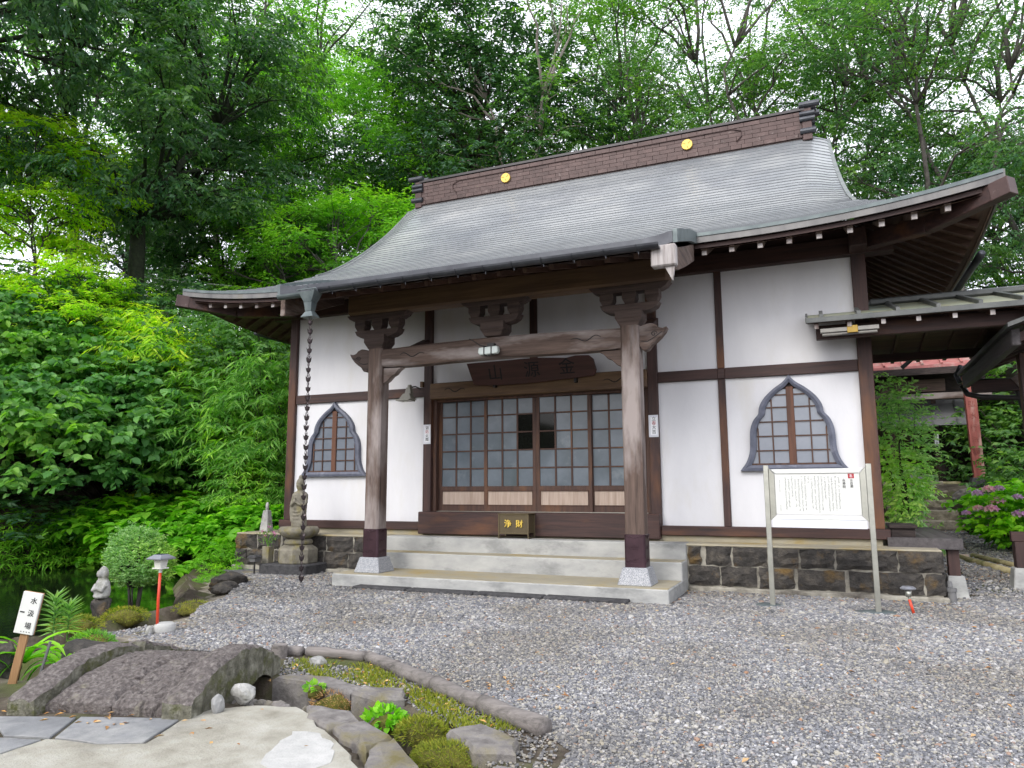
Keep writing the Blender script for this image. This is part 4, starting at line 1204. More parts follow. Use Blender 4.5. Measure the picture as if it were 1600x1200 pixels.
for s in (1, -1):
    V = []; ts = np.linspace(0.02, 1, 8)
    for q in ts:
        x = 4.63 + (5.92 - 4.63) * q
        qq = (x - 4.62) / 1.35
        vm = 2.985 + 1.8 * qq - 0.03
        for v in np.linspace(-1, 1, 31) * vm:
            z = Zp(0.55 - 1.8 * qq) + 0.26 * max(0, (abs(v) - 1.71) / 3.07) ** 2.3 * max(qq, 0) ** 1.1
            V.append((C0 + s * x, YR + v, float(z) - 0.19))
    MB().add(V, [(r * 31 + k, r * 31 + k + 1, (r + 1) * 31 + k + 1, (r + 1) * 31 + k) for r in range(7) for k in range(30)]).build('soffit_boards', 'soffit_wood_y', hall, smooth=True)
soffit(np.linspace(-KR + 0.03, KR - 0.03, 12), np.linspace(-2.6, 0.1, 10)).build('soffit_boards', 'soffit_wood_x', hall, smooth=True)
# rafters, each its own piece
def rafter_front(u, y0, y1, w=0.066, h=0.088):
    za, zb = float(Zr(u, y0)) - 0.235, float(Zr(u, y1)) - 0.225
    r = MB().beam((C0 + u, y0, za), (C0 + u, y1, zb), w, h).build('rafter', 'rafter_wood', hall)
    MB().box(C0 + u - w / 2 + 0.004, C0 + u + w / 2 - 0.004, y1 - 0.006, y1 + 0.004, zb - h / 2 + 0.003, zb + h / 2 - 0.003).build('end_cap', 'bleached_wood', r)
u = KR + 0.12
while u < 5.72:
    for s in (-1, 1):
        y0 = 0.05 if u < 4.5 else min(0.05, 0.55 - 1.8 * (u - 4.62) / 1.35 - 0.2)
        if y0 < -0.95: continue
        rafter_front(s * u, y0, -1.15)
    u += 0.335
u = -KR + 0.15
while u < KR:
    zz_ = float(Zp(-2.5)) - 0.15
    MB().beam((C0 + u, -1.25, float(Zp(-1.25)) - 0.2), (C0 + u, -2.5, zz_), 0.055, 0.06).build('rafter', 'soffit_wood_y', hall); u += 0.335
for s in (1, -1):
    v = -4.3
    while v < 4.35:
        x0 = max(4.64, 4.62 + 1.35 * (abs(v) - 2.985) / 1.8 + 0.15)
        if x0 < 5.7:
            pts = []
            for x in (x0, 5.84):
                qq = (x - 4.62) / 1.35
                z = Zp(0.55 - 1.8 * qq) + 0.26 * max(0, (abs(v) - 1.71) / 3.07) ** 2.3 * max(qq, 0) ** 1.1
                pts.append((C0 + s * x, YR + v, float(z) - 0.24))
            MB().beam(pts[0], pts[1], 0.058, 0.075).build('rafter', 'soffit_wood_x', hall)
        v += 0.3
    for sg in (-1, 1):
        yb = -0.02 if sg < 0 else 2 * YR + 0.02
        tip = (C0 + s * 6.02, -1.33 if sg < 0 else 2 * YR + 1.33, 4.5)
        mid = (C0 + s * 5.3, (-0.68 if sg < 0 else 2 * YR + 0.68), 4.385)
        MB().beam((C0 + s * 4.5, yb, 4.44), mid, 0.14, 0.2).beam(mid, tip, 0.14, 0.2).build('hip_rafter', 'dark_wood_x', hall, bevel=0.01)
        d = Vector(tip) - Vector(mid); d.normalize()
        MB().beam(Vector(tip) - d * 0.2, Vector(tip) + d * 0.008, 0.15, 0.2).build('hip_rafter_cap', 'ridge_brown', hall, bevel=0.006)
    # side gutter with a downpipe behind
    MB().tube([(C0 + s * 6.05, y, 4.32) for y in np.linspace(0.6, 6.4, 8)], 0.05, 8).build('side_gutter', 'gutter_metal', hall, smooth=True)
    MB().tube([(C0 + s * 6.05, 5.6, 4.3), (C0 + s * 5.9, 5.62, 3.95), (C0 + s * 5.5, 5.64, 3.6)], 0.04, 8).build('downpipe', 'gutter_metal', hall, smooth=True)

# ridge: tiled box, cap, crests, end ornaments
RX0, RX1, RZ0, RZ1 = 0.57, 8.54, 7.6, 8.14
rd = MB().box(RX0, RX1, YR - 0.155, YR + 0.155, RZ0, RZ1).build('ridge', 'ridge_core', hall)
rowh = (RZ1 - 0.02 - (RZ0 + 0.02)) / 6
for r in range(6):
    L_ = 0.29 if r else 0.2
    x = RX0 + (0 if r % 2 else -L_ / 2)
    z0 = RZ0 + 0.02 + r * rowh
    yo = 0.012 if r in (0, 5) else 0.004
    rc = MB().box(RX0, RX1, YR - 0.172 - yo, YR - 0.15, z0 + 0.004, z0 + rowh - 0.004)
    while x < RX1:
        a, b = max(x, RX0), min(x + L_, RX1)
        if b - a > 0.04:
            jz = random.uniform(-0.0015, 0.0015)
            for sg in (-1,):
                MB().box(a + 0.0022, b - 0.0022, YR - 0.178 - yo + jz, YR - 0.15, z0 + 0.002, z0 + rowh - 0.002).build('ridge_tile', 'ridge_brown', rd, bevel=0.002)
        x += L_
MB().box(RX0, RX1, YR + 0.15, YR + 0.178, RZ0 + 0.02, RZ1 - 0.02).build('back_cladding', 'ridge_brown', rd)
MB().box(RX0 - 0.05, RX1 + 0.05, YR - 0.21, YR + 0.21, RZ1 - 0.005, RZ1 + 0.045).tube([(RX0 - 0.1, YR, RZ1 + 0.06), (RX1 + 0.1, YR, RZ1 + 0.06)], 0.06, 10).build('ridge_cap', 'ridge_cap', rd)
mb = MB()
mb.tube([(1.45, YR - 0.2, 7.76), (1.36, YR - 0.2, 7.86), (1.36, YR - 0.2, 7.96), (1.5, YR - 0.2, 8.03), (7.3, YR - 0.2, 8.03), (7.48, YR - 0.2, 7.97), (7.48, YR - 0.2, 7.86), (7.38, YR - 0.2, 7.76)], 0.009, 6).build('moulding', 'ridge_brown', rd, smooth=True)
for cx in (2.64, 6.47):
    V = [(cx + 0.105 * math.cos(a), 7.88 + 0.105 * math.sin(a)) for a in np.linspace(0, 2 * math.pi, 28, endpoint=False)]
    cr = MB().prism(V, 'y', YR - 0.225, YR - 0.18).build('crest', 'gold', rd, bevel=0.006)
    mb = MB()
    for a in (0.5, 2.6, 4.7):
        mb.tube([(cx + r * math.cos(a + r * 3), YR - 0.226, 7.88 + r * math.sin(a + r * 3)) for r in np.linspace(0.025, 0.09, 6)], [0.004, 0.006, 0.007, 0.006, 0.005, 0.003], 5)
    mb.build('crest_lines', 'gold_line', cr)
for s, xe in ((-1, RX0), (1, RX1)):
    xo = xe + s * 0.085
    oe = MB().box(xo - 0.085, xo + 0.085, YR - 0.2, YR + 0.2, RZ0 - 0.04, 8.17).build('ridge_end', 'ridge_brown', rd, bevel=0.01)
    for z, r, ex in ((8.235, 0.06, 0.11), (8.06, 0.05, 0.02), (7.96, 0.05, 0.02), (7.73, 0.055, 0.03)):
        for yy in (YR - 0.2, YR + 0.2):
            MB().tube([(xo - 0.12 - (ex if s < 0 else 0), yy, z), (xo + 0.12 + (ex if s > 0 else 0), yy, z)], r, 12).build('roll', 'gutter_metal', oe, smooth=False)
    MB().tube([(xo - 0.15, YR, 8.25), (xo + 0.17, YR, 8.25)], 0.075, 12).build('roll', 'gutter_metal', oe)

# gutter of the porch with hooks, hopper
def half_pipe(x0, x1, y, z, r, mat, name, parent):
    V = []
    n = 9
    for x in (x0, x1):
        for rr_ in (r, r - 0.008):
            V += [(x, y + rr_ * math.cos(a), z + rr_ * math.sin(a)) for a in np.linspace(math.pi, 2 * math.pi, n)]
    def id_(e, w, k): return e * 2 * n + w * n + k
    F = []
    for k in range(n - 1):
        F += [(id_(0, 0, k), id_(0, 0, k + 1), id_(1, 0, k + 1), id_(1, 0, k)), (id_(0, 1, k), id_(1, 1, k), id_(1, 1, k + 1), id_(0, 1, k + 1))]
        F += [(id_(0, 0, k), id_(0, 1, k), id_(0, 1, k + 1), id_(0, 0, k + 1)), (id_(1, 0, k), id_(1, 0, k + 1), id_(1, 1, k + 1), id_(1, 1, k))]
    for k in (0, n - 1): F.append((id_(0, 0, k), id_(1, 0, k), id_(1, 1, k), id_(0, 1, k)))
    return MB().add(V, F).build(name, mat, parent)
gt = half_pipe(2.62, 7.06, -2.725, 3.9, 0.058, 'gutter_metal', 'gutter', hall)
half_pipe(1.95, 2.33, -2.725, 3.87, 0.058, 'patina', 'gutter', hall)
x = 2.8
while x < 7.0:
    MB().tube([(x, -2.725 + 0.064 * math.cos(a), 3.9 + 0.064 * math.sin(a)) for a in np.linspace(math.pi, 2 * math.pi, 9)] + [(x, -2.64, 3.93)], 0.006, 5).tube([(x + 0.02, -2.725, 3.84), (x + 0.02, -2.725, 3.805)], 0.006, 5).build('gutter_hook', 'gutter_metal', gt)
    x += 0.365
# ------------------------------------------------------------------ things on and around the hall
# rain chain with hopper
rc = thing('rain_chain', 'bronze cup rain chain hanging from the left end of the porch gutter', 'rain chain', (2.49, -2.735, 0))
MB().frustum(2.48, -2.735, 3.72, 3.86, 0.06, 0.13, 0.06, 0.09).frustum(2.48, -2.735, 3.6, 3.722, 0.045, 0.065, 0.045, 0.06).frustum(2.485, -2.735, 3.52, 3.6, 0.1, 0.05, 0.08, 0.045).build('hopper', 'patina', rc, bevel=0.004)
MB().tube([(2.33, -2.83, 3.88), (2.64, -2.83, 3.88)], 0.008, 5).tube([(2.33, -2.64, 3.88), (2.64, -2.64, 3.88)], 0.008, 5).tube([(2.36, -2.83, 3.87), (2.42, -2.735, 3.95), (2.48, -2.64, 3.88)], 0.006, 5).tube([(2.6, -2.83, 3.87), (2.6, -2.64, 3.88)], 0.008, 5).build('hopper_rim', 'patina', rc)
cup = MB()
n = 8
for k in range(n):      # flower cup: petals as thin tapered plates
    a0, a1 = 2 * math.pi * k / n, 2 * math.pi * (k + 1) / n
    am = (a0 + a1) / 2
    for (r0, z0), (r1, z1) in (((0.012, 0), (0.028, 0.02)), ((0.028, 0.02), (0.034, 0.055))):
        cup.add([(r0 * math.cos(a0), r0 * math.sin(a0), z0), (r0 * math.cos(a1), r0 * math.sin(a1), z0), (r1 * math.cos(a1), r1 * math.sin(a1), z1), (r1 * math.cos(a0), r1 * math.sin(a0), z1)], [(0, 1, 2, 3)])
    if k % 2 == 0:
        cup.add([(0.034 * math.cos(a0), 0.034 * math.sin(a0), 0.055), (0.034 * math.cos(a1), 0.034 * math.sin(a1), 0.055), (0.042 * math.cos(am), 0.042 * math.sin(am), 0.08)], [(0, 1, 2)])
cup_me = cup.mesh('cup', 'chain_bronze')
link_me = MB().tube([(0.014 * math.cos(a), 0, 0.026 * math.sin(a)) for a in np.linspace(0, 2 * math.pi, 11)], 0.004, 4).mesh('link', 'chain_bronze')
z = 3.42; k = 0
while z > 0.1:
    inst(cup_me, 'cup', rc, (2.49 + 0.004 * math.sin(k), -2.735, z), (0, 0, k * 0.7))
    inst(link_me, 'link', rc, (2.49 + 0.004 * math.sin(k), -2.735, z - 0.022), (0, 0, k * 1.57))
    inst(link_me, 'link', rc, (2.49 + 0.004 * math.sin(k), -2.735, z + 0.09), (0, 0, k * 1.57 + 0.8))
    z -= 0.125; k += 1

# name plaque above the doors, leaning out
pq = thing('name_plaque', 'dark red wooden name plaque with brushed characters above the doors', 'plaque', (4.6, -0.2, 2.95))
out = [(-0.99, -0.005), (-0.9, -0.02), (-0.5, -0.035), (0, -0.03), (0.5, -0.005), (0.94, 0.02), (0.985, 0.1), (0.96, 0.26), (0.9, 0.315), (0.7, 0.325), (0.55, 0.30), (0.1, 0.335), (-0.4, 0.33), (-1.06, 0.325)]
tilt = 0.35
def PQ(u, w, d): return (4.62 + u, -0.17 - w * tilt - d, 2.9 + w * 0.96)
V = [PQ(u, w, 0.045) for u, w in out] + [PQ(u, w, 0.0) for u, w in out]
k = len(out)
MB().add(V, [tuple(range(k)), tuple(range(2 * k - 1, k - 1, -1))] + [(q, q + k, (q + 1) % k + k, (q + 1) % k) for q in range(k)]).build('board', 'plaque_wood', pq, bevel=0.005)
rotp = Matrix.Rotation(math.pi / 2 + math.atan(tilt / 0.96), 3, 'X')
text('brushed_characters', [('山', PQ(-0.6, 0.14, 0.048)), ('源', PQ(0.0, 0.15, 0.048)), ('金', PQ(0.55, 0.16, 0.048))], 'ink', pq, 0.26, rotp, 0.003)
MB().box(3.95, 3.99, -0.2, -0.1, 2.84, 2.9).box(5.25, 5.29, -0.2, -0.1, 2.84, 2.9).build('support_peg', 'black_iron', pq)

# horn loudspeaker
hs_ = thing('loudspeaker', 'small grey horn loudspeaker fixed beside the left door post', 'loudspeaker', (2.6, -0.25, 2.72))
MB().frustum(2.5, -0.36, 2.68, 2.705, 0.125, 0.12, 0.1, 0.095).frustum(2.52, -0.33, 2.703, 2.8, 0.115, 0.06, 0.09, 0.05).frustum(2.535, -0.31, 2.798, 2.9, 0.058, 0.035, 0.05, 0.035).build('horn', 'horn_grey', hs_, bevel=0.004)
MB().lathe([(0.03, 0), (0.035, 0.02), (0.03, 0.05)], (2.54, -0.305, 2.895), 10).build('driver', 'horn_grey', hs_)
MB().tube([(2.54, -0.3, 2.9), (2.58, -0.2, 2.93), (2.62, -0.09, 2.9)], 0.012, 6).build('bracket', 'black_iron', hs_)
MB().lathe([(0.03, 0), (0.02, 0.012)], (2.5, -0.36, 2.67), 8).build('throat', 'lamp_plastic', hs_)
MB().box(2.61, 2.655, -0.1, -0.05, 2.93, 3.02).build('mount_block', 'warm_wood_z', hs_)

# floodlight on the tie beam
fl = thing('floodlight', 'small white glass floodlight with black straps on the porch beam', 'lamp', (4.53, -1.6, 3.08))
fb = []
for u, w in ((-0.15, 0.02), (-0.135, 0.09), (0.135, 0.1), (0.15, 0.03), (0.125, -0.005), (-0.12, -0.012)): fb.append((4.53 + u, 3.075 + w))
MB().prism(fb, 'y', -1.64, -1.56).build('lens', 'glass_lens', fl, bevel=0.015, segs=2)
MB().box(4.47, 4.483, -1.648, -1.55, 3.058, 3.178).box(4.575, 4.588, -1.648, -1.55, 3.06, 3.178).build('strap', 'black_iron', fl)
MB().box(4.5, 4.6, -1.6, -1.53, 3.175, 3.22).lathe([(0.014, 0), (0.014, 0.02)], (4.53, -1.6, 3.045), 8).build('bracket', 'black_iron', fl)
MB().tube([(4.47, -1.55, 3.19), (4.36, -1.535, 3.22), (4.26, -1.53, 3.29), (4.2, -1.52, 3.32)], 0.007, 5).build('cable', 'black_iron', fl)

# paper charms on the door posts
for px_, nm, chars, lab in ((X1 - 0.0, 'paper_charm', '鎮防火燭', 'printed paper charm pasted on the post left of the doors'), (X2 + 0.0, 'paper_charm', '立春大吉', 'printed paper charm pasted on the post right of the doors')):
    t = thing(nm, lab, 'paper charm', (px_, -0.075, 2.0), 'paper charms on the door posts')
    MB().box(px_ - 0.068, px_ + 0.068, -0.0755, -0.0725, 2.01, 2.32).build('sheet', 'paper', t)
    MB().box(px_ - 0.04, px_ + 0.052, -0.0785, -0.0765, 2.04, 2.29).build('printed_strip', 'paper_white', t)
    text('black_print', [(c, (px_ + 0.006, -0.0795, 2.262 - 0.061 * q)) for q, c in enumerate(chars) if q != 1], 'ink', t, 0.062, FRONT, 0.0008)
    text('red_print', [(chars[1], (px_ + 0.006, -0.0795, 2.262 - 0.061))], 'red_ink', t, 0.062, FRONT, 0.0008)

# offertory box
ob = thing('offertory_box', 'small dark brown offertory box with gold characters on the porch', 'offertory box', (4.39, -0.32, PT))
BX0, BX1, BY0, BY1 = 4.15, 4.625, -0.46, -0.2
MB().box(BX0 + 0.012, BX1 - 0.012, BY0 + 0.01, BY1 - 0.01, 0.665, 0.925).build('body', 'box_brown', ob, bevel=0.004)
mb = MB()
for x in (BX0, BX1 - 0.018):
    for y in (BY0, BY1 - 0.018): mb.box(x, x + 0.018, y, y + 0.018, PT + 0.004, 0.935)
mb.box(BX0, BX1, BY0 + 0.001, BY0 + 0.017, 0.655, 0.673).box(BX0, BX1, BY0 + 0.001, BY0 + 0.017, 0.918, 0.936).box(BX0, BX1, BY1 - 0.017, BY1 - 0.001, 0.918, 0.936)
mb.build('frame', 'box_trim', ob, bevel=0.002)
MB().box(BX0 - 0.01, BX1 + 0.01, BY0 - 0.01, BY1 + 0.01, 0.936, 0.948).build('lid', 'box_brown', ob, bevel=0.003)
for x in (BX0, BX1 - 0.02): MB().box(x, x + 0.02, BY0 + 0.018, BY1 - 0.018, PT + 0.004, PT + 0.022).build('runner', 'box_brown', ob)
text('gold_characters', [('浄', (4.305, BY0 - 0.0, 0.795)), ('財', (4.485, BY0 - 0.0, 0.795))], 'gold_ink', ob, 0.115, FRONT, 0.012)

# information board
ib = thing('information_board', 'white temple information board on two square steel posts', 'sign', (8.45, -1.54, 0))
def BP(u, d, z): return (7.935 + 1.04 * u - 0.115 * d * 0, -1.49 - 0.12 * u - d, z)
for u in (0.0, 1.0):
    x, y, _ = BP(u, 0, 0)
    MB().box(x - 0.027, x + 0.027, y - 0.027, y + 0.027, 0, 1.55).build('post', 'steel', ib, bevel=0.003)
    MB().rock((x - 0.02, y, 0.0), (0.26 if u else 0.2, 0.15, 0.05), int(5 + u), 2).build('concrete_pad', 'patina', ib, smooth=True)
def bplate(u0, u1, z0, z1, d0, d1, name, mat, bevel=0.003):
    return MB().hexa([BP(u0, d1, z0), BP(u1, d1, z0), BP(u1, d0, z0), BP(u0, d0, z0), BP(u0, d1, z1), BP(u1, d1, z1), BP(u1, d0, z1), BP(u0, d0, z1)]).build(name, mat, ib, bevel=bevel)
bplate(0.085, 0.915, 1.01, 1.455, -0.02, 0.022, 'panel', 'board_white')
V = [BP(0.04, 0.028, 1.5), BP(0.96, 0.028, 1.5), BP(0.895, 0.024, 1.455), BP(0.105, 0.024, 1.455)]
for nm, quad, mt in (('top_bevel', [(0.045, 1.505), (0.955, 1.505), (0.9, 1.455), (0.1, 1.455)], 'board_white'), ('bottom_bevel', [(0.1, 1.0), (0.9, 1.0), (0.955, 0.955), (0.045, 0.955)], 'board_white'),
                     ('skirt', [(0.045, 0.953), (0.955, 0.953), (0.955, 0.865), (0.045, 0.865)], 'board_skirt'), ('side_bevel', [(0.028, 1.52), (0.085, 1.455), (0.085, 1.0), (0.028, 0.94)], 'steel'), ('side_bevel', [(0.915, 1.455), (0.972, 1.52), (0.972, 0.94), (0.915, 1.0)], 'steel')):
    MB().add([BP(u, 0.034, z) for u, z in quad] + [BP(u, -0.02, z) for u, z in quad], [(0, 1, 2, 3), (7, 6, 5, 4), (0, 4, 5, 1), (1, 5, 6, 2), (2, 6, 7, 3), (3, 7, 4, 0)]).build(nm, mt, ib, bevel=0.003)
rotb = Matrix.Rotation(math.atan2(-0.12, 1.04), 3, 'Z') @ FRONT
text('heading', [('水', BP(0.835, 0.0245, 1.375)), ('百', BP(0.835, 0.0245, 1.343)), ('選', BP(0.835, 0.0245, 1.311))], 'ink', ib, 0.032, rotb, 0.0006)
text('temple_name', [('永', BP(0.765, 0.0245, 1.375)), ('寿', BP(0.765, 0.0245, 1.34)), ('院', BP(0.765, 0.0245, 1.305))], 'ink', ib, 0.034, rotb, 0.0006)
MB().hexa([BP(0.805, 0.0245, 1.398), BP(0.862, 0.0245, 1.398), BP(0.862, 0.022, 1.398), BP(0.805, 0.022, 1.398), BP(0.805, 0.0245, 1.448), BP(0.862, 0.0245, 1.448), BP(0.862, 0.022, 1.448), BP(0.805, 0.022, 1.448)]).build('seal', 'red_ink', ib)
text('seal_character', [('名', BP(0.833, 0.0255, 1.421))], 'paper_white', ib, 0.036, rotb, 0.0006)
mb = MB(); rr = random.Random(3)
lens = [24, 26, 26, 27, 17, 26, 28, 26, 24, 5, 26, 27, 27, 24, 16, 24, 25]
for ci, L in enumerate(lens):      # columns of small print, too fine to read
    u = 0.715 - ci * 0.0325
    zz = 1.432 - (0.012 if ci % 4 == 0 else 0)
    for k in range(L):
        zz -= 0.0142
        if rr.random() < 0.08: continue
        for _ in range(3):
            du, dz = rr.uniform(-0.006, 0.006), rr.uniform(-0.004, 0.004)
            if rr.random() < 0.5: a, b = rr.uniform(0.003, 0.006), 0.0011
            else: a, b = 0.001, rr.uniform(0.003, 0.005)
            mb.add([BP(u + du - a, 0.0235, zz + dz - b), BP(u + du + a, 0.0235, zz + dz - b), BP(u + du + a, 0.0235, zz + dz + b), BP(u + du - a, 0.0235, zz + dz + b)], [(0, 1, 2, 3)])
for ci, (u, z0, L) in enumerate(((0.135, 1.38, 10), (0.135, 1.1, 5))):
    for k in range(L):
        mb.add([BP(u - 0.005, 0.0235, z0 - k * 0.014), BP(u + 0.005, 0.0235, z0 - k * 0.014), BP(u + 0.004, 0.0235, z0 - k * 0.014 + 0.004), BP(u - 0.004, 0.0235, z0 - k * 0.014 + 0.003)], [(0, 1, 2, 3)])
mb.build('small_print', 'ink', ib)

# standing stone Kannon on lotus pedestal
kx, ky = 0.86, -0.8
kn = thing('stone_statue', 'standing stone robed figure on a lotus pedestal beside the plinth', 'statue', (kx, ky, 0))
ca, sa = math.cos(0.12), math.sin(0.12)
def KR_(u, v): return (kx + u * ca - v * sa, ky + u * sa + v * ca)
MB().prism([KR_(u, v) for u, v in ((-0.5, -0.3), (0.34, -0.34), (0.42, 0.28), (-0.46, 0.28))], 'z', -0.05, 0.165).build('base_block', 'dark_block', kn, bevel=0.02)
MB().lathe([(0.30, 0.0), (0.31, 0.02), (0.31, 0.21), (0.29, 0.235), (0.22, 0.28)], (kx, ky, 0.165), 8, rot=math.pi / 8).build('pedestal', 'statue_stone', kn, bevel=0.006)
MB().lathe([(0.18, 0), (0.215, 0.02), (0.225, 0.05), (0.2, 0.085), (0.16, 0.1)], (kx, ky, 0.44), 24).build('ring', 'statue_stone', kn, smooth=True)
mb = MB()
n = 48
prof = [(0.16, 0.0), (0.25, 0.04), (0.305, 0.1), (0.31, 0.14), (0.28, 0.185), (0.2, 0.19)]
vs = []
for r, zz in prof:
    for k in range(n):
        a = 2 * math.pi * k / n
        rr_ = r * (1 + 0.07 * abs(math.sin(4 * a)) - 0.03)
        vs.append((kx + rr_ * math.cos(a), ky + rr_ * math.sin(a), 0.535 + zz))
mb.add(vs, [(q * n + k, q * n + (k + 1) % n, (q + 1) * n + (k + 1) % n, (q + 1) * n + k) for q in range(len(prof) - 1) for k in range(n)] + [tuple(range(n)), tuple(range((len(prof) - 1) * n, len(prof) * n))])
mb.build('lotus', 'statue_stone', kn, smooth=True)
mb = MB()
fz = 0.72
S = [(0.0, 0.125, 0.1), (0.06, 0.13, 0.105), (0.2, 0.115, 0.095), (0.34, 0.125, 0.095), (0.44, 0.14, 0.095), (0.5, 0.14, 0.09), (0.535, 0.11, 0.075), (0.555, 0.05, 0.05), (0.575, 0.042, 0.045), (0.6, 0.058, 0.062), (0.64, 0.066, 0.07), (0.69, 0.064, 0.068), (0.73, 0.05, 0.055), (0.75, 0.035, 0.035), (0.79, 0.028, 0.028), (0.81, 0.012, 0.012)]
vs = []
n = 24
for zz, a, b in S:
    for k in range(n):
        t = 2 * math.pi * k / n
        fold = 1 + (0.05 * math.sin(7 * t + zz * 3) if zz < 0.4 else 0)
        vs.append((kx + a * fold * math.cos(t), ky + b * fold * math.sin(t), fz + zz))
mb.add(vs, [(q * n + k, q * n + (k + 1) % n, (q + 1) * n + (k + 1) % n, (q + 1) * n + k) for q in range(len(S) - 1) for k in range(n)] + [tuple(range(n - 1, -1, -1)), tuple(range((len(S) - 1) * n, len(S) * n))])
for s in (-1, 1):     # arms folded to the chest, sleeves hanging
    mb.tube([(kx + s * 0.115, ky, fz + 0.49), (kx + s * 0.13, ky - 0.02, fz + 0.38), (kx + s * 0.12, ky - 0.05, fz + 0.32), (kx + s * 0.055, ky - 0.105, fz + 0.36), (kx + s * 0.015, ky - 0.115, fz + 0.4)], [0.03, 0.033, 0.032, 0.024, 0.02], 8)
    mb.tube([(kx + s * 0.12, ky - 0.05, fz + 0.32), (kx + s * 0.115, ky - 0.06, fz + 0.2), (kx + s * 0.105, ky - 0.06, fz + 0.08)], [0.028, 0.026, 0.018], 8)
    mb.lathe([(0.006, 0), (0.012, 0.02), (0.012, 0.05), (0.005, 0.065)], (kx + s * 0.066, ky + 0.005, fz + 0.615), 6)
mb.lathe([(0.012, 0), (0.028, 0.02), (0.03, 0.05), (0.012, 0.075), (0.018, 0.095)], (kx, ky - 0.13, fz + 0.36), 10)
mb.tube([(kx, ky - 0.066, fz + 0.665), (kx, ky - 0.08, fz + 0.645), (kx, ky - 0.07, fz + 0.64)], [0.006, 0.01, 0.006], 6)
for q in range(4):
    mb.tube([(kx + 0.1 * math.sin(t), ky - 0.1 * math.cos(t) - 0.003, fz + 0.27 - 0.055 * q - 0.035 * math.cos(t)) for t in np.linspace(-0.9, 0.9, 7)], 0.008, 5)
remeshed(mb, 'figure', 'statue_stone', kn, 0.009, 1)
mb = MB()
for s in (-1, 1):
    mb.tube([(kx + s * 0.012, ky - 0.066, fz + 0.672), (kx + s * 0.026, ky - 0.064, fz + 0.669), (kx + s * 0.04, ky - 0.056, fz + 0.672)], 0.0025, 4)
mb.tube([(kx - 0.014, ky - 0.068, fz + 0.627), (kx, ky - 0.071, fz + 0.625), (kx + 0.014, ky - 0.068, fz + 0.627)], 0.0025, 4).build('face_lines', 'dark_block', kn)

fv = thing('flower_vase', 'square stone flower vase with purple flowers beside the standing statue', 'vase', (0.42, -1.0, 0.16))
MB().frustum(0.42, -0.98, 0.16, 0.42, 0.062, 0.065).build('vase', 'statue_stone', fv, bevel=0.006)
g = np.random.default_rng(5)
mb = MB()
tips = []
for k in range(9):
    e = (0.42 + g.normal() * 0.07, -0.98 + g.normal() * 0.05, 0.62 + g.uniform(-0.05, 0.12))
    tips.append(e)
    mb.tube([(0.42, -0.98, 0.4), ((0.42 + e[0]) / 2, -0.98, 0.52), e], 0.004, 4)
mb.build('flower_stem', 'leaf_mid', fv)
Pp = np.repeat(np.array(tips), 10, 0) - [0, 0, 0.06] + g.normal(size=(90, 3)) * [0.03, 0.03, 0.06]
V, F = leaves(Pp, unit(90, g), np.tile([0, 0, 1.0], (90, 1)), np.full(90, 0.05), 'oval')
o = bpy.data.objects.new('flower_leaf', tri_mesh('flower_leaf', V - np.array(ORG[fv]), F, 'leaf_mid')); o.parent = fv; COL.objects.link(o)
Pp = np.repeat(np.array(tips[:5]), 9, 0)
V, F = leaves(Pp, unit(45, g), unit(45, g), np.full(45, 0.035), 'oval')
o = bpy.data.objects.new('blossom', tri_mesh('blossom', V - np.array(ORG[fv]), F, 'petal')); o.parent = fv; COL.objects.link(o)

# small seated stone figure on a rock by the pond
sx, sy = 1.25, -4.5
ss = thing('pond_statue', 'little weathered hooded stone figure on a rock at the pond edge', 'statue', (sx, sy, -0.1))
MB().rock((sx, sy, 0.06), (0.15, 0.14, 0.2), 21, 3).build('rock_base', 'lava_stone', ss)
mb = MB()
mb.lathe([(0.08, 0), (0.105, 0.03), (0.11, 0.09), (0.1, 0.16), (0.088, 0.21), (0.07, 0.24), (0.066, 0.26), (0.072, 0.29), (0.07, 0.33), (0.055, 0.37), (0.03, 0.4), (0.01, 0.41)], (sx, sy, 0.2), 20, 1.0, 0.85)
mb.tube([(sx - 0.085, sy - 0.03, 0.37), (sx - 0.08, sy - 0.08, 0.3), (sx + 0.01, sy - 0.1, 0.33)], [0.028, 0.028, 0.02], 8)
mb.tube([(sx + 0.085, sy - 0.03, 0.37), (sx + 0.08, sy - 0.08, 0.3), (sx, sy - 0.1, 0.33)], [0.028, 0.028, 0.02], 8)
mb.tube([(sx - 0.07, sy - 0.05, 0.23), (sx, sy - 0.075, 0.225), (sx + 0.07, sy - 0.05, 0.23)], [0.03, 0.032, 0.03], 8)
mb.lathe([(0.01, 0), (0.04, 0.015), (0.05, 0.05), (0.04, 0.085), (0.01, 0.1)], (sx, sy - 0.045, 0.465), 12)
remeshed(mb, 'figure', 'pale_stone', ss, 0.01, 2)
ss.scale = (0.82, 0.82, 0.82)

# garden lamps
def lantern(root, x, y, z, s=1.0):
    MB().frustum(x, y, z + 0.0 * s, z + 0.012 * s, 0.052 * s, 0.05 * s).frustum(x, y, z + 0.012 * s, z + 0.085 * s, 0.036 * s, 0.045 * s).build('lantern_body', 'lamp_plastic', root, bevel=0.002)
    MB().frustum(x, y, z + 0.085 * s, z + 0.1 * s, 0.088 * s, 0.088 * s).frustum(x, y, z + 0.1005 * s, z + 0.13 * s, 0.085 * s, 0.045 * s).build('lantern_roof', 'lamp_roof', root, bevel=0.003)
    MB().box(x - 0.04 * s, x + 0.04 * s, y - 0.04 * s, y + 0.04 * s, z + 0.13 * s, z + 0.134 * s).build('solar_panel', 'solar_cell', root)
lx, ly = 2.83, -5.16
l1 = thing('garden_lamp', 'tall solar garden lamp on a bright red pole by the pond', 'lamp', (lx, ly, 0), 'solar garden lamps')
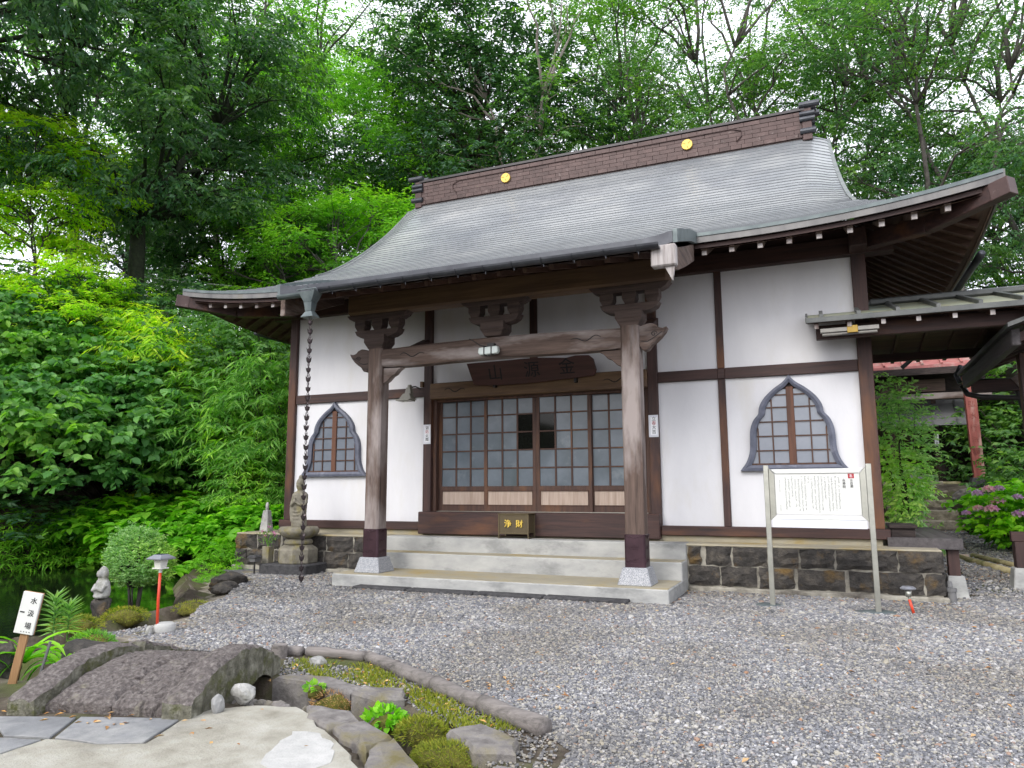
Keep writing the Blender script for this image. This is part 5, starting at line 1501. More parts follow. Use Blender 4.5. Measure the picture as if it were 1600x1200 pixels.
MB().tube([(lx, ly, 0.0), (lx - 0.008, ly, 0.3), (lx - 0.004, ly, 0.55)], 0.013, 10).build('pole', 'red_paint', l1, smooth=True)
MB().tube([(lx - 0.004, ly, 0.545), (lx - 0.004, ly, 0.585)], 0.016, 8).build('collar', 'lamp_plastic', l1)
lantern(l1, lx - 0.004, ly, 0.58)
MB().lathe([(0.09, 0), (0.095, 0.04), (0.09, 0.085), (0.07, 0.1), (0.02, 0.1)], (lx + 0.03, ly + 0.06, -0.01), 16).build('weight', 'white_concrete', l1, smooth=True)
MB().rock((lx - 0.03, ly - 0.06, 0.03), (0.05, 0.045, 0.06), 8, 2).build('prop_stone', 'pale_stone', l1)
lx, ly = 9.29, -1.56
l2 = thing('garden_lamp', 'short solar lamp on a stubby leaning red stake below the plinth', 'lamp', (lx, ly, 0), 'solar garden lamps')
MB().tube([(lx + 0.015, ly, 0.0), (lx - 0.02, ly, 0.16)], 0.014, 8).build('pole', 'red_paint', l2, smooth=True)
MB().tube([(lx - 0.02, ly, 0.155), (lx - 0.024, ly, 0.19)], 0.009, 8).build('collar', 'steel', l2)
MB().lathe([(0.026, 0), (0.03, 0.02), (0.034, 0.08)], (lx - 0.025, ly, 0.185), 12).build('lantern_body', 'steel', l2, smooth=True)
MB().lathe([(0.072, 0), (0.075, 0.012), (0.05, 0.03), (0.01, 0.032)], (lx - 0.025, ly, 0.262), 16).build('lantern_roof', 'lamp_roof', l2)
lx, ly = 0.36, -1.2
l3 = thing('garden_lamp', 'low dark solar lamp on a thin black stake near the standing statue', 'lamp', (lx, ly, 0), 'solar garden lamps')
MB().tube([(lx, ly, 0), (lx, ly, 0.2)], 0.014, 8).build('pole', 'black_iron', l3)
MB().frustum(lx, ly, 0.2, 0.26, 0.05, 0.06).build('lantern_body', 'grey_metal', l3)
MB().frustum(lx, ly, 0.262, 0.3, 0.085, 0.06).build('lantern_roof', 'dark_block', l3, bevel=0.004)

# hand-lettered wooden sign by the pond
ws_ = thing('wooden_sign', 'small tilted white board with handwritten characters on a wooden stake', 'sign', (3.36, -6.8, 0))
sd_ = Vector((math.cos(0.45), math.sin(0.45), 0)); sn = Vector((math.sin(0.45), -math.cos(0.45), 0))
tl = 0.17
su = Vector((0, 0, math.cos(tl))) + sd_ * math.sin(tl); sr = sd_ * math.cos(tl) - Vector((0, 0, math.sin(tl)))
so = Vector((3.37, -6.82, 0))
def WS(u, w, d): return so + sr * u + su * w + sn * d
def wplate(u0, u1, w0, w1, d0, d1, name, mat, bevel=0.003):
    return MB().hexa([WS(u0, w0, d1), WS(u1, w0, d1), WS(u1, w0, d0), WS(u0, w0, d0), WS(u0, w1, d1), WS(u1, w1, d1), WS(u1, w1, d0), WS(u0, w1, d0)]).build(name, mat, ws_, bevel=bevel)
wplate(-0.028, 0.03, -0.1, 0.6, -0.02, 0.0, 'stake', 'stake_wood')
wplate(-0.07, 0.07, 0.36, 0.66, 0.002, 0.02, 'board', 'board_white')
wplate(-0.073, 0.073, 0.357, 0.663, -0.006, 0.0015, 'backing', 'stake_wood')
rots = Matrix((sr, su, sn)).transposed()
text('lettering', [('水', WS(0.022, 0.6, 0.0215)), ('汲', WS(0.022, 0.51, 0.0215)), ('場', WS(0.022, 0.42, 0.0215))], 'ink', ws_, 0.05, rots, 0.001)
mb = MB().hexa([WS(-0.058, 0.51, 0.0225), WS(-0.025, 0.51, 0.0225), WS(-0.025, 0.51, 0.02), WS(-0.058, 0.51, 0.02), WS(-0.058, 0.519, 0.0225), WS(-0.025, 0.519, 0.0225), WS(-0.025, 0.519, 0.02), WS(-0.058, 0.519, 0.02)])
for k in range(4): mb.add([WS(-0.02 + 0.02 * k, 0.375, 0.0215), WS(-0.012 + 0.02 * k, 0.375, 0.0215), WS(-0.012 + 0.02 * k, 0.381, 0.0215), WS(-0.02 + 0.02 * k, 0.381, 0.0215)], [(0, 1, 2, 3)])
mb.build('arrow_mark', 'ink', ws_)
ws_.scale = (0.93, 0.93, 0.93)
rod = MB().tube([(3.5, -6.75, -0.1), (3.56, -6.7, 0.27)], 0.009, 6).build('steel_rod', 'grey_metal')
tag(rod, 'thin grey steel rod leaning beside the wooden sign', 'rod')

# white post foot at the left end of the plinth
cf = thing('concrete_marker', 'pale concrete marker post standing at the left corner of the hall', 'marker', (-0.28, -0.2, PT))
MB().frustum(-0.3, -0.22, PT, 0.95, 0.085, 0.05).build('body', 'pale_stone', cf, bevel=0.01)
MB().lathe([(0.03, 0), (0.028, 0.09), (0.02, 0.13), (0.005, 0.14)], (-0.3, -0.22, 0.945), 10).build('finial', 'pale_stone', cf, smooth=True)

# ------------------------------------------------------------------ little arched stone bridge
A0 = Vector((4.57, -7.08, 0)); ax_ = Vector((-0.27, 0.963, 0)).normalized(); bx_ = Vector((ax_.y, -ax_.x, 0))
br = thing('stone_bridge', 'little arched bridge of rough purple grey lava stone over the channel', 'bridge', (4.3, -6.3, 0))
LB = 1.05
rr = random.Random(4)
def arch(t, h): return h * math.sin(math.pi * min(1, max(0, t)))
def bridge_piece(name, u0, u1, t0, t1, zt, zb, seed, n=16, m=5, rough=0.012, mat='bridge_stone', skew=0.0):
    """piece across u0..u1, along t0..t1 (fractions); zt/zb give top and bottom heights"""
    r2 = random.Random(seed)
    V = []; F = []
    def pt(i_, j, top):
        t = t0 + (t1 - t0) * i_ / n
        u = u0 + (u1 - u0) * j / m
        edge = min(i_, n - i_) == 0 or min(j, m - j) == 0
        p = A0 + ax_ * (LB * t + skew * u + r2.uniform(-1, 1) * rough) + bx_ * (u + r2.uniform(-1, 1) * rough)
        z_ = (zt(t) if top else zb(t)) + (r2.uniform(-1, 1) * rough if top else 0) - (0.02 if edge and top else 0)
        return (p.x, p.y, z_)
    for top in (0, 1):
        for i_ in range(n + 1):
            for j in range(m + 1): V.append(pt(i_, j, top))
    w_ = m + 1; o2 = (n + 1) * w_
    for i_ in range(n):
        for j in range(m):
            a = i_ * w_ + j
            F.append((a, a + w_, a + w_ + 1, a + 1)); F.append((o2 + a, o2 + a + 1, o2 + a + w_ + 1, o2 + a + w_))
    for i_ in range(n):
        a = i_ * w_; F.append((a, o2 + a, o2 + a + w_, a + w_))
        a = i_ * w_ + m; F.append((a, a + w_, o2 + a + w_, o2 + a))
    for j in range(m):
        a = j; F.append((a, a + 1, o2 + a + 1, o2 + a))
        a = n * w_ + j; F.append((a, o2 + a, o2 + a + 1, a + 1))
    o = MB().add(V, F).build(name, mat, br)
    if name == 'parapet_stone':      # lichen-grown sides
        o.data.materials.append(MATS['bridge_side'])
        for p in o.data.polygons:
            if p.normal.z < 0.6: p.material_index = 1
    return o
dt = lambda t: 0.06 + arch((t + 0.02) / 1.25, 0.13); db = lambda t: -0.04 + arch(t, 0.06) if 0.25 < t < 0.75 else -0.12
bridge_piece('deck_stone', -0.36, 0.05, 0.02, 0.98, dt, db, 1, 40, 12, 0.011)
bridge_piece('deck_stone', 0.056, 0.41, 0.01, 0.98, dt, db, 2, 40, 12, 0.011)
ct = lambda t: 0.10 + arch(t, 0.29); cb = lambda t: -0.1 + arch((t - 0.45) / 0.6, 0.15) if 0.45 < t < 1.05 else -0.1
bridge_piece('parapet_stone', 0.42, 0.60, -0.06, 1.03, lambda t: 0.085 + arch((t + 0.12) / 1.22, 0.205), cb, 5, 30, 5, 0.009)
bridge_piece('parapet_stone', -0.56, -0.37, -0.06, 0.86, lambda t: 0.09 + arch((t + 0.1) / 1.3, 0.17), cb, 6, 22, 5, 0.009)
bridge_piece('parapet_stone', -0.53, -0.36, 0.875, 1.4, lambda t: 0.24 - 0.32 * (t - 0.87), cb, 7, 12, 5, 0.012)

# loose stones and edging
def stone(name, c, r, seed, mat, label, cat='stone', group=None, sub=3):
    return tag(MB().rock(c, r, seed, sub).build(name, mat, smooth=False), label, cat, group)
stone('white_stone', (5.19, -6.6, 0.07), (0.085, 0.065, 0.1), 31, 'pale_stone', 'pale triangular stone propped against the right side of the bridge')
stone('grey_stone', (5.2, -6.81, 0.05), (0.045, 0.045, 0.07), 32, 'slab_grey', 'small smooth grey stone at the foot of the bridge')
stone('pond_rock', (0.75, -2.1, 0.03), (0.36, 0.24, 0.17), 33, 'lava_stone', 'dark craggy rock at the pond corner near the plinth', 'rock')
stone('pond_rock', (1.1, -2.55, 0.0), (0.22, 0.2, 0.1), 34, 'lava_stone', 'low dark rock in front of the craggy rock at the pond corner', 'rock')
stone('bank_rock', (3.2, -6.15, 0.0), (0.28, 0.24, 0.17), 35, 'lava_stone', 'dark lava rock behind the wooden sign, right one', 'rock')
stone('bank_rock', (2.8, -6.6, 0.0), (0.28, 0.26, 0.2), 36, 'lava_stone', 'dark lava rock behind the wooden sign, left one', 'rock')
stone('bank_rock', (3.75, -5.95, 0.0), (0.22, 0.16, 0.1), 37, 'lava_stone', 'low dark rock at the far left end of the bridge', 'rock')
FLAT = [('channel_stone', [(5.62, -6.52), (5.92, -6.53), (6.1, -6.66), (6.0, -6.83), (5.75, -6.7)], 'flat grey edging stone of the channel nearest the bridge'),
        ('channel_stone', [(6.12, -6.67), (6.42, -6.84), (6.4, -7.05), (6.22, -6.98), (6.03, -6.84)], 'flat grey edging stone in the middle of the near channel edge'),
        ('channel_stone', [(6.44, -6.86), (6.78, -7.2), (6.66, -7.45), (6.5, -7.24), (6.42, -7.06)], 'flat grey edging stone of the near channel edge by the picture bottom'),
        ('channel_stone', [(5.0, -5.98), (5.35, -5.95), (5.72, -6.08), (5.68, -6.2), (5.3, -6.13), (5.0, -6.12)], 'long flat stone on the far channel edge beside the bridge'),
        ('channel_stone', [(5.72, -6.1), (6.0, -6.05), (6.1, -6.22), (5.95, -6.3), (5.72, -6.22)], 'grey boulder slab on the far channel edge behind the plants'),
        ('channel_stone', [(6.75, -6.5), (7.05, -6.68), (7.1, -6.85), (6.9, -6.9), (6.65, -6.68)], 'tan flat stone on the far channel edge by the mossy clumps'),
        ('channel_stone', [(7.05, -6.95), (7.4, -7.0), (7.5, -7.4), (7.0, -7.35)], 'rounded dark slab where the channel meets the picture bottom')]
for q, (nm, poly, lab) in enumerate(FLAT):
    zt = 0.035 + 0.01 * (q % 3)
    n = len(poly)
    cx_, cy_ = sum(a for a, _ in poly) / n, sum(b for _, b in poly) / n
    P = []
    for a, b in zip(poly, poly[1:] + poly[:1]):
        for t in (0.0, 0.33, 0.67):
            P.append((a[0] + (b[0] - a[0]) * t + rr.uniform(-0.012, 0.012), a[1] + (b[1] - a[1]) * t + rr.uniform(-0.012, 0.012)))
    V = [(x, y, -0.25) for x, y in P] + [(x, y, zt - 0.02 + rr.uniform(-0.006, 0.006)) for x, y in P] + [(cx_ + (x - cx_) * 0.9, cy_ + (y - cy_) * 0.9, zt + rr.uniform(-0.006, 0.006)) for x, y in P] + [(cx_, cy_, zt + 0.004)]
    k = len(P)
    F = [(i_ + a * k, (i_ + 1) % k + a * k, (i_ + 1) % k + (a + 1) * k, i_ + (a + 1) * k) for a in (0, 1) for i_ in range(k)] + [(2 * k + i_, 2 * k + (i_ + 1) % k, 3 * k) for i_ in range(k)]
    tag(MB().add(V, F).build(nm, 'flat_stone'), lab, 'stone', 'flat stones edging the channel')
g = np.random.default_rng(3)
for q in range(14):
    a = g.uniform(0, 1)
    x, y = 5.1 + 0.75 * a + g.normal() * 0.03, -6.6 + 0.12 * math.sin(a * 4) + g.normal() * 0.03
    stone('channel_cobble', (x, y, -0.03), (g.uniform(0.035, 0.07), g.uniform(0.03, 0.06), 0.05), 50 + q, 'flat_stone', 'small cobble wedged along the channel beside the bridge', 'stone', 'cobbles along the channel', 2)
stone('white_cobble', (4.98, -5.6, 0.03), (0.09, 0.08, 0.06), 71, 'pale_stone', 'pale cobble lying at the moss by the log edging', 'stone', None, 2)
tag(slab('white_patch', jag([(5.85, -6.93), (5.97, -6.88), (6.15, -7.0), (6.3, -7.2), (6.25, -7.5), (6.0, -7.35), (5.88, -7.12)], 0.02, 0.05, 3), -0.05, 0.021, 'white_concrete', bevel=0.001), 'bright white patch of fresh concrete between the channel stones', 'concrete')
LOGS = [(4.42, -5.44, 4.66, -5.38, 0.04), (4.7, -5.36, 5.22, -5.34, 0.042), (5.26, -5.36, 5.62, -5.54, 0.045), (5.64, -5.57, 6.1, -5.85, 0.048), (6.12, -5.87, 6.58, -6.14, 0.05), (6.6, -6.16, 7.1, -6.43, 0.055)]
names = ['short log at the bridge end of the edging', 'long straight log behind the moss, second from the bridge', 'third log of the edging from the bridge', 'fourth log of the edging from the bridge', 'fifth log of the edging from the bridge', 'log at the near right end of the edging']
for q, (a, b, c, d, r) in enumerate(LOGS):
    n = 7
    P = [(a + (c - a) * t + g.normal() * 0.004, b + (d - b) * t + g.normal() * 0.004, r * 0.75 + g.normal() * 0.003) for t in np.linspace(0, 1, n)]
    tag(MB().tube(P, [r * (1 + 0.06 * g.normal()) for _ in range(n)], 12).build('edging_log', 'log_bark', smooth=True), 'grey weathered ' + names[q], 'log', 'log edging along the gravel')
tag(MB().tube([(4.53, -5.5, -0.02), (4.53, -5.5, 0.1)], 0.06, 12).build('log_stub', 'log_bark', bevel=0.004), 'upright sawn log stub at the bridge end of the edging', 'log')
# ------------------------------------------------------------------ covered walkway on the right
wk = thing('covered_walkway', 'open timber walkway roof with seamed metal sheets joining the hall on the right', 'walkway', (11, 1.2, 0))
YF, YB, ZE, YM = -0.72, 3.05, 3.34, 0.75
XL, XR_ = 8.46, 14.5
def zf(y): return ZE + (y - YF) * 0.29 if y <= YM else ZE + (YM - YF) * 0.29 - (y - YM) * 0.16
def wslab(x0, x1, y0, y1, dz0, dz1, name, mat, n=1):
    return MB().hexa([(x0, y0, zf(y0) + dz0), (x1, y0, zf(y0) + dz0), (x1, y1, zf(y1) + dz0), (x0, y1, zf(y1) + dz0), (x0, y0, zf(y0) + dz1), (x1, y0, zf(y0) + dz1), (x1, y1, zf(y1) + dz1), (x0, y1, zf(y1) + dz1)]).build(name, mat, wk)
wslab(XL, 9.2, YF, -0.09, 0, 0.025, 'roof_sheet', 'walk_roof')
wslab(9.2, XR_, YF, YM, 0, 0.025, 'roof_sheet', 'walk_roof')
wslab(9.2, XR_, YM, YB, 0, 0.025, 'roof_sheet', 'walk_roof')
x = XL + 0.16
while x < XR_:
    wslab(x - 0.022, x + 0.022, YF - 0.005, (YM - 0.002) if x > 9.3 else -0.1, 0.025, 0.075, 'batten', 'walk_edge')
    x += 0.42
MB().box(XL - 0.02, XR_, YF - 0.03, YF - 0.002, ZE - 0.035, ZE + 0.03).build('eave_trim', 'walk_edge', wk, bevel=0.004)
MB().hexa([(XL - 0.025, YF - 0.02, ZE - 0.02), (XL - 0.002, YF - 0.02, ZE - 0.02), (XL - 0.002, -0.09, zf(-0.09) - 0.02), (XL - 0.025, -0.09, zf(-0.09) - 0.02), (XL - 0.025, YF - 0.02, ZE + 0.05), (XL - 0.002, YF - 0.02, ZE + 0.05), (XL - 0.002, -0.09, zf(-0.09) + 0.05), (XL - 0.025, -0.09, zf(-0.09) + 0.05)]).build('verge_trim', 'walk_edge', wk)
MB().box(9.25, XR_, YM - 0.1, YM + 0.1, zf(YM) + 0.01, zf(YM) + 0.1).build('ridge_cap', 'walk_edge', wk, bevel=0.02)
wslab(9.22, XR_, YF + 0.02, YM, -0.045, -0.012, 'roof_boards', 'soffit_wood_x')
wslab(9.22, XR_, YM, YB - 0.05, -0.045, -0.012, 'roof_boards', 'soffit_wood_x')
wslab(XL, 9.0, YF + 0.02, -0.1, -0.045, -0.012, 'roof_boards', 'soffit_wood_x')
x = XL + 0.1
while x < XR_ - 0.1:
    ye = YM if x > 9.25 else -0.1
    MB().beam((x, YF + 0.03, ZE - 0.075), (x, ye, zf(ye) - 0.085), 0.05, 0.06).build('rafter', 'soffit_wood_y', wk)
    MB().box(x - 0.024, x + 0.024, YF + 0.022, YF + 0.03, ZE - 0.105, ZE - 0.05).build('rafter_end', 'bleached_wood', wk)
    if x > 9.3:
        MB().beam((x, YM, zf(YM) - 0.085), (x, YB - 0.05, zf(YB) - 0.07), 0.05, 0.06).build('rafter', 'soffit_wood_y', wk)
    x += 0.37
for yy, z0, h, xa in ((-0.38, zf(-0.38) - 0.115, 0.17, 8.55), (0.9, zf(0.9) - 0.12, 0.16, 9.25), (2.5, zf(2.5) - 0.11, 0.12, 9.25)):
    MB().box(xa, XR_, yy - 0.06, yy + 0.06, z0 - h, z0).build('purlin', 'dark_wood_x', wk, bevel=0.006)
for yy in (-0.38, 2.5):
    for xx in (13.4,):
        MB().box(xx - 0.07, xx + 0.07, yy - 0.07, yy + 0.07, 0.0, zf(yy) - 0.25).build('post', 'dark_wood_z', wk, bevel=0.006)
for xx in (12.4, 13.9):
    MB().box(xx - 0.06, xx + 0.06, -0.4, 2.5, zf(2.5) - 0.31, zf(2.5) - 0.16).build('tie_beam', 'dark_wood_y', wk, bevel=0.006)

fx = thing('tube_light', 'old fluorescent tube light fixed under the walkway eave', 'lamp', (9.0, -0.6, 3.2))
MB().box(8.6, 9.25, -0.68, -0.6, 3.185, 3.235).tube([(8.62, -0.64, 3.165), (9.23, -0.64, 3.165)], 0.022, 10).build('tube', 'tube_cover', fx, bevel=0.003)
MB().box(8.9, 9.02, -0.69, -0.59, 3.16, 3.25).build('ballast', 'brass', fx, bevel=0.004)
MB().box(8.84, 9.03, -0.67, -0.61, 3.145, 3.157).build('plate', 'black_iron', fx)
MB().box(8.93, 8.97, -0.64, -0.61, 3.25, 3.33).build('bracket', 'black_iron', fx)

# ------------------------------------------------------------------ second roof coming towards the camera on the far right
gr = thing('gate_roof', 'dark weathered eave corner with black gutters of the neighbouring roof at the right edge', 'roof', (11.6, 0.8, 0))
EX = 10.66
MB().beam((EX, 2.9, 2.93), (EX + 0.02, -0.35, 3.02), 0.09, 0.2).build('barge_board', 'grey_plank', gr, bevel=0.01)
MB().hexa([(EX - 0.1, 3.0, 3.03), (13.5, 3.0, 4.1), (13.5, -0.6, 4.16), (EX - 0.1, -0.6, 3.1), (EX - 0.1, 3.0, 3.08), (13.5, 3.0, 4.15), (13.5, -0.6, 4.21), (EX - 0.1, -0.6, 3.15)]).build('roof_sheet', 'walk_edge', gr)
for yy in (2.7, 2.1, 1.5, 0.9, 0.3, -0.3):
    MB().beam((EX, yy, 3.0), (13.4, yy, 4.03), 0.07, 0.1).build('rafter', 'dark_wood_x', gr)
MB().beam((EX + 0.05, 2.75, 2.82), (13.6, 2.75, 2.85), 0.12, 0.18).build('beam', 'dark_wood_x', gr)
MB().beam((EX + 0.6, 2.72, 2.85), (13.0, 2.72, 4.0), 0.1, 0.16).build('brace', 'weathered_wood_x', gr)
MB().beam((EX + 0.25, 2.4, 3.12), (EX + 0.9, 2.4, 3.25), 0.1, 0.08).build('plank', 'weathered_wood_x', gr)
MB().tube([(EX - 0.04, 3.0, 2.88), (EX + 0.02, 2.95, 2.74), (EX + 0.18, 2.9, 2.68), (EX + 0.8, 2.85, 2.62), (EX + 2.4, 2.8, 2.52)], 0.045, 8).build('gutter', 'black_iron', gr, smooth=True)
MB().tube([(EX + 0.02, 2.9, 2.92), (EX + 2.4, 2.9, 2.88)], 0.045, 8).build('gutter', 'black_iron', gr, smooth=True)
MB().tube([(EX + 0.62, 2.86, 2.86), (EX + 0.68, 2.86, 2.7), (EX + 0.7, 2.86, 2.5), (EX + 1.1, 2.84, 2.4), (EX + 2.4, 2.8, 2.3)], 0.05, 8).build('downpipe', 'black_iron', gr, smooth=True)
MB().tube([(EX - 0.02, 3.05, 3.2), (EX - 0.1, 3.0, 3.05), (EX - 0.06, 2.98, 2.92)], 0.04, 8).build('downpipe', 'gutter_metal', gr, smooth=True)
gp = thing('gate_post', 'square timber post on a concrete foot at the right picture edge', 'post', (10.76, 0.84, 0))
MB().frustum(10.76, 0.84, 0.0, 0.3, 0.15, 0.11).build('footing', 'concrete', gp, bevel=0.01)
MB().box(10.68, 10.83, 0.76, 0.92, 0.3, 0.62).build('stub', 'dark_wood_z', gp, bevel=0.006)
MB().box(10.93, 11.07, 0.76, 0.92, 0.1, 3.0).build('shaft', 'dark_wood_z', gp, bevel=0.006)
MB().box(10.66, 12.6, 0.8, 0.9, 0.62, 0.74).build('rail', 'dark_wood_x', gp, bevel=0.006)

# ------------------------------------------------------------------ side deck of the hall
dk = thing('side_deck', 'low black stained timber deck at the right side of the hall', 'deck', (9.5, 1.2, 0))
for k in range(5):
    MB().box(9.2 + 0.152 * k, 9.2 + 0.152 * k + 0.148, -0.16, 2.6, 0.655, 0.695).build('deck_board', 'grey_plank', dk, bevel=0.004)
MB().box(9.2, 9.965, -0.19, -0.162, 0.57, 0.697).build('fascia', 'grey_plank', dk, bevel=0.004)
MB().box(9.962, 9.99, -0.19, 2.6, 0.57, 0.697).build('fascia', 'grey_plank', dk, bevel=0.004)
for yy in (-0.05, 2.3):
    MB().box(9.83, 9.95, yy - 0.06, yy + 0.06, 0.26, 0.57).build('post', 'dark_wood_z', dk, bevel=0.005)
    MB().frustum(9.9, yy, 0.0, 0.265, 0.115, 0.085).build('footing', 'concrete', dk, bevel=0.008)
bs = thing('step_box', 'small black step box on the side deck against the hall corner', 'step', (9.4, 0.2, 0.7))
MB().box(9.26, 9.52, -0.02, 0.6, 0.697, 0.8).build('riser', 'shade_wood', bs)
MB().box(9.24, 9.545, -0.05, 0.62, 0.8, 0.84).build('tread', 'shade_wood', bs, bevel=0.006)
pp = thing('drain_pipe', 'short grey plastic drain pipe standing beside the plinth corner', 'pipe', (9.79, -0.5, 0))
MB().lathe([(0.045, 0), (0.045, 0.13), (0.055, 0.131), (0.055, 0.17), (0.04, 0.172)], (9.79, -0.5, 0), 14).build('pipe', 'grey_metal', pp)
MB().tube([(9.79, -0.46, 0.0), (9.79, -0.36, 0.22)], 0.03, 8).build('elbow', 'grey_metal', pp)

# ------------------------------------------------------------------ stone steps, terrace wall, little shrine with a red roof
sp_ = thing('stone_stairs', 'five worn stone stairs climbing to the small shrine', 'stairs', (10.45, 7.8, 0.4))
for k in range(5):
    z1 = 0.42 + 0.2 * (k + 1)
    mb = MB(); rr = random.Random(k)
    n = 8
    V = []
    for q in range(n + 1):
        x = 9.75 + (1.32 - 0.03 * k) * q / n
        j = rr.uniform(-0.03, 0.03)
        V += [(x, 7.0 + 0.36 * k + j, z1 - 0.3), (x, 7.0 + 0.36 * k + j, z1 - 0.02), (x, 7.03 + 0.36 * k + j, z1 + rr.uniform(-0.012, 0.012)), (x, 7.5 + 0.36 * k, z1), (x, 7.5 + 0.36 * k, z1 - 0.3)]
    F = [(q * 5 + a, q * 5 + (a + 1) % 5, q * 5 + 5 + (a + 1) % 5, q * 5 + 5 + a) for q in range(n) for a in range(5)] + [(0, 1, 2, 3, 4), tuple(n * 5 + a for a in range(5))]
    mb.add(V, F).build('stair', 'step_stone', sp_)
tw = MB().box(8.9, 11.35, 8.85, 9.1, 1.0, 1.42).build('terrace_wall', 'ochre_wall', bevel=0.02)
tag(tw, 'ochre stained low terrace wall at the top of the stone stairs', 'wall')
for q, (x, y, z, r, lab) in enumerate(((11.25, 7.6, 1.1, 0.24, 'grey boulder at the top right of the stone stairs'), (11.3, 7.1, 0.75, 0.22, 'grey boulder halfway up beside the stone stairs'), (11.2, 6.2, 0.5, 0.2, 'dark rock at the foot of the stone stairs'), (11.45, 5.4, 0.5, 0.24, 'mossy rock below the hydrangea'))):
    stone('stair_rock', (x, y, z), (r * 1.3, r, r * 0.8), 80 + q, 'flat_stone' if q < 2 else 'lava_stone', lab, 'rock')
sh = thing('small_shrine', 'small dark wooden shrine with a red metal roof up the stairs', 'shrine', (11, 11, 1.4))
ZT = 1.42
MB().box(8.8, 12.2, 9.95, 10.0, 3.45, 4.35).box(9.0, 13.5, 13.6, 13.8, ZT, 5.0).box(9.0, 9.15, 10.2, 13.6, ZT, 4.2).box(12.9, 13.05, 10.2, 13.6, ZT, 4.2).build('wall', 'shade_wood', sh)
MB().hexa([(8.6, 9.0, 4.06), (12.1, 9.0, 4.06), (13.3, 13.8, 6.2), (8.6, 13.8, 6.2), (8.6, 9.0, 4.12), (12.1, 9.0, 4.12), (13.3, 13.8, 6.26), (8.6, 13.8, 6.26)]).build('roof_sheet', 'red_roof', sh)
for k in range(9):
    x = 8.8 + 0.4 * k
    MB().beam((x, 8.99, 4.14), (x + 0.03 * k, 13.7, 6.24), 0.05, 0.05).build('roof_seam', 'red_roof', sh)
MB().box(8.6, 12.1, 8.97, 9.06, 3.9, 4.055).build('fascia', 'shade_wood', sh)
MB().box(9.9, 11.3, 9.5, 9.62, 3.55, 3.85).build('name_beam', 'weathered_wood_x', sh, bevel=0.01)
MB().box(8.8, 12.2, 9.35, 9.55, 3.35, 3.5).build('beam', 'weathered_wood_x', sh, bevel=0.01)
MB().hexa([(9.6, 9.6, 2.75), (11.7, 9.6, 2.75), (11.7, 9.9, 3.4), (9.6, 9.9, 3.4), (9.6, 9.62, 2.75), (11.7, 9.62, 2.75), (11.7, 9.92, 3.4), (9.6, 9.92, 3.4)]).build('awning', 'grey_metal', sh)
for k in range(4): MB().beam((10.0 + 0.5 * k, 9.59, 2.74), (10.0 + 0.5 * k, 9.89, 3.4), 0.035, 0.03).build('awning_rib', 'walk_edge', sh)
MB().box(9.9, 10.9, 12.6, 12.7, ZT + 0.7, 3.2).build('altar_doors', 'soffit_wood_z', sh)
for x in (10.15, 10.4, 10.65): MB().box(x - 0.02, x + 0.02, 12.56, 12.6, ZT + 0.75, 3.15).build('altar_slat', 'dark_wood_z', sh)
for k in range(3):
    MB().box(9.9, 11.5, 11.9 - 0.3 * k, 12.3 - 0.3 * k, ZT + 0.5 - 0.18 * k, ZT + 0.58 - 0.18 * k).build('altar_step', 'dark_wood_x', sh)
MB().box(9.95, 11.3, 10.5, 10.8, ZT, ZT + 0.45).build('offering_chest', 'shade_wood', sh, bevel=0.01)
MB().box(10.45, 10.77, 9.92, 10.15, ZT - 0.01, ZT + 0.17).build('base_block', 'white_concrete', sh)
MB().box(10.78, 11.1, 9.92, 10.15, ZT - 0.01, ZT + 0.17).build('base_block', 'white_concrete', sh)
MB().box(10.08, 10.2, 9.9, 10.02, ZT, 3.4).build('post', 'dark_wood_z', sh)
MB().box(11.02, 11.12, 9.85, 9.95, ZT, 3.4).build('post', 'dark_wood_z', sh)
MB().box(11.025, 11.115, 9.835, 9.845, 2.28, 2.56).build('name_slip', 'paper_white', sh)
text('name_print', [('水', (11.07, 9.832, 2.5)), ('神', (11.07, 9.832, 2.42)), ('宮', (11.07, 9.832, 2.34))], 'ink', sh, 0.075, FRONT, 0.001)
rp = thing('red_pillar', 'tall peeling red votive pillar with faded characters by the stairs', 'pillar', (11.65, 8.5, 1.4))
MB().hexa([(11.54, 8.42, 1.45), (11.76, 8.42, 1.45), (11.76, 8.6, 1.45), (11.54, 8.6, 1.45), (11.5, 8.42, 3.75), (11.72, 8.42, 3.75), (11.72, 8.6, 3.75), (11.5, 8.6, 3.75)]).build('shaft', 'red_pillar', rp, bevel=0.008)
MB().frustum(11.65, 8.51, 1.3, 1.5, 0.2, 0.15).build('base', 'dark_block', rp, bevel=0.01)
text('faded_characters', [(c, (11.64 - 0.002 * k - 0.03 * (1 - k / 6) + 0.01, 8.415, 3.1 - 0.26 * k)) for k, c in enumerate('弘水行法護持')], 'faded_ink', rp, 0.15, FRONT, 0.002)
pc = thing('bamboo_poles', 'fallen pale bamboo poles lying behind the gate post', 'poles', (10.9, 2.4, 0.1))
MB().tube([(10.35, 3.3, 0.22), (10.95, 1.5, 0.12)], 0.05, 10).build('pole', 'ochre_wall', pc, smooth=True)
MB().tube([(10.6, 3.3, 0.24), (11.3, 1.6, 0.14)], 0.04, 10).build('pole', 'ochre_wall', pc, smooth=True)
MB().box(10.15, 10.55, 3.3, 3.36, 0.2, 0.25).build('cross_bar', 'pale_panel', pc)
# ------------------------------------------------------------------ vegetation
def gz(x, y): return float(Hgt(np.array([x]), np.array([y]))[0])
leafmat('leaf_shrub', [(0.16, 0.3, 0.12), (0.24, 0.4, 0.17), (0.34, 0.48, 0.24)], 0.38)
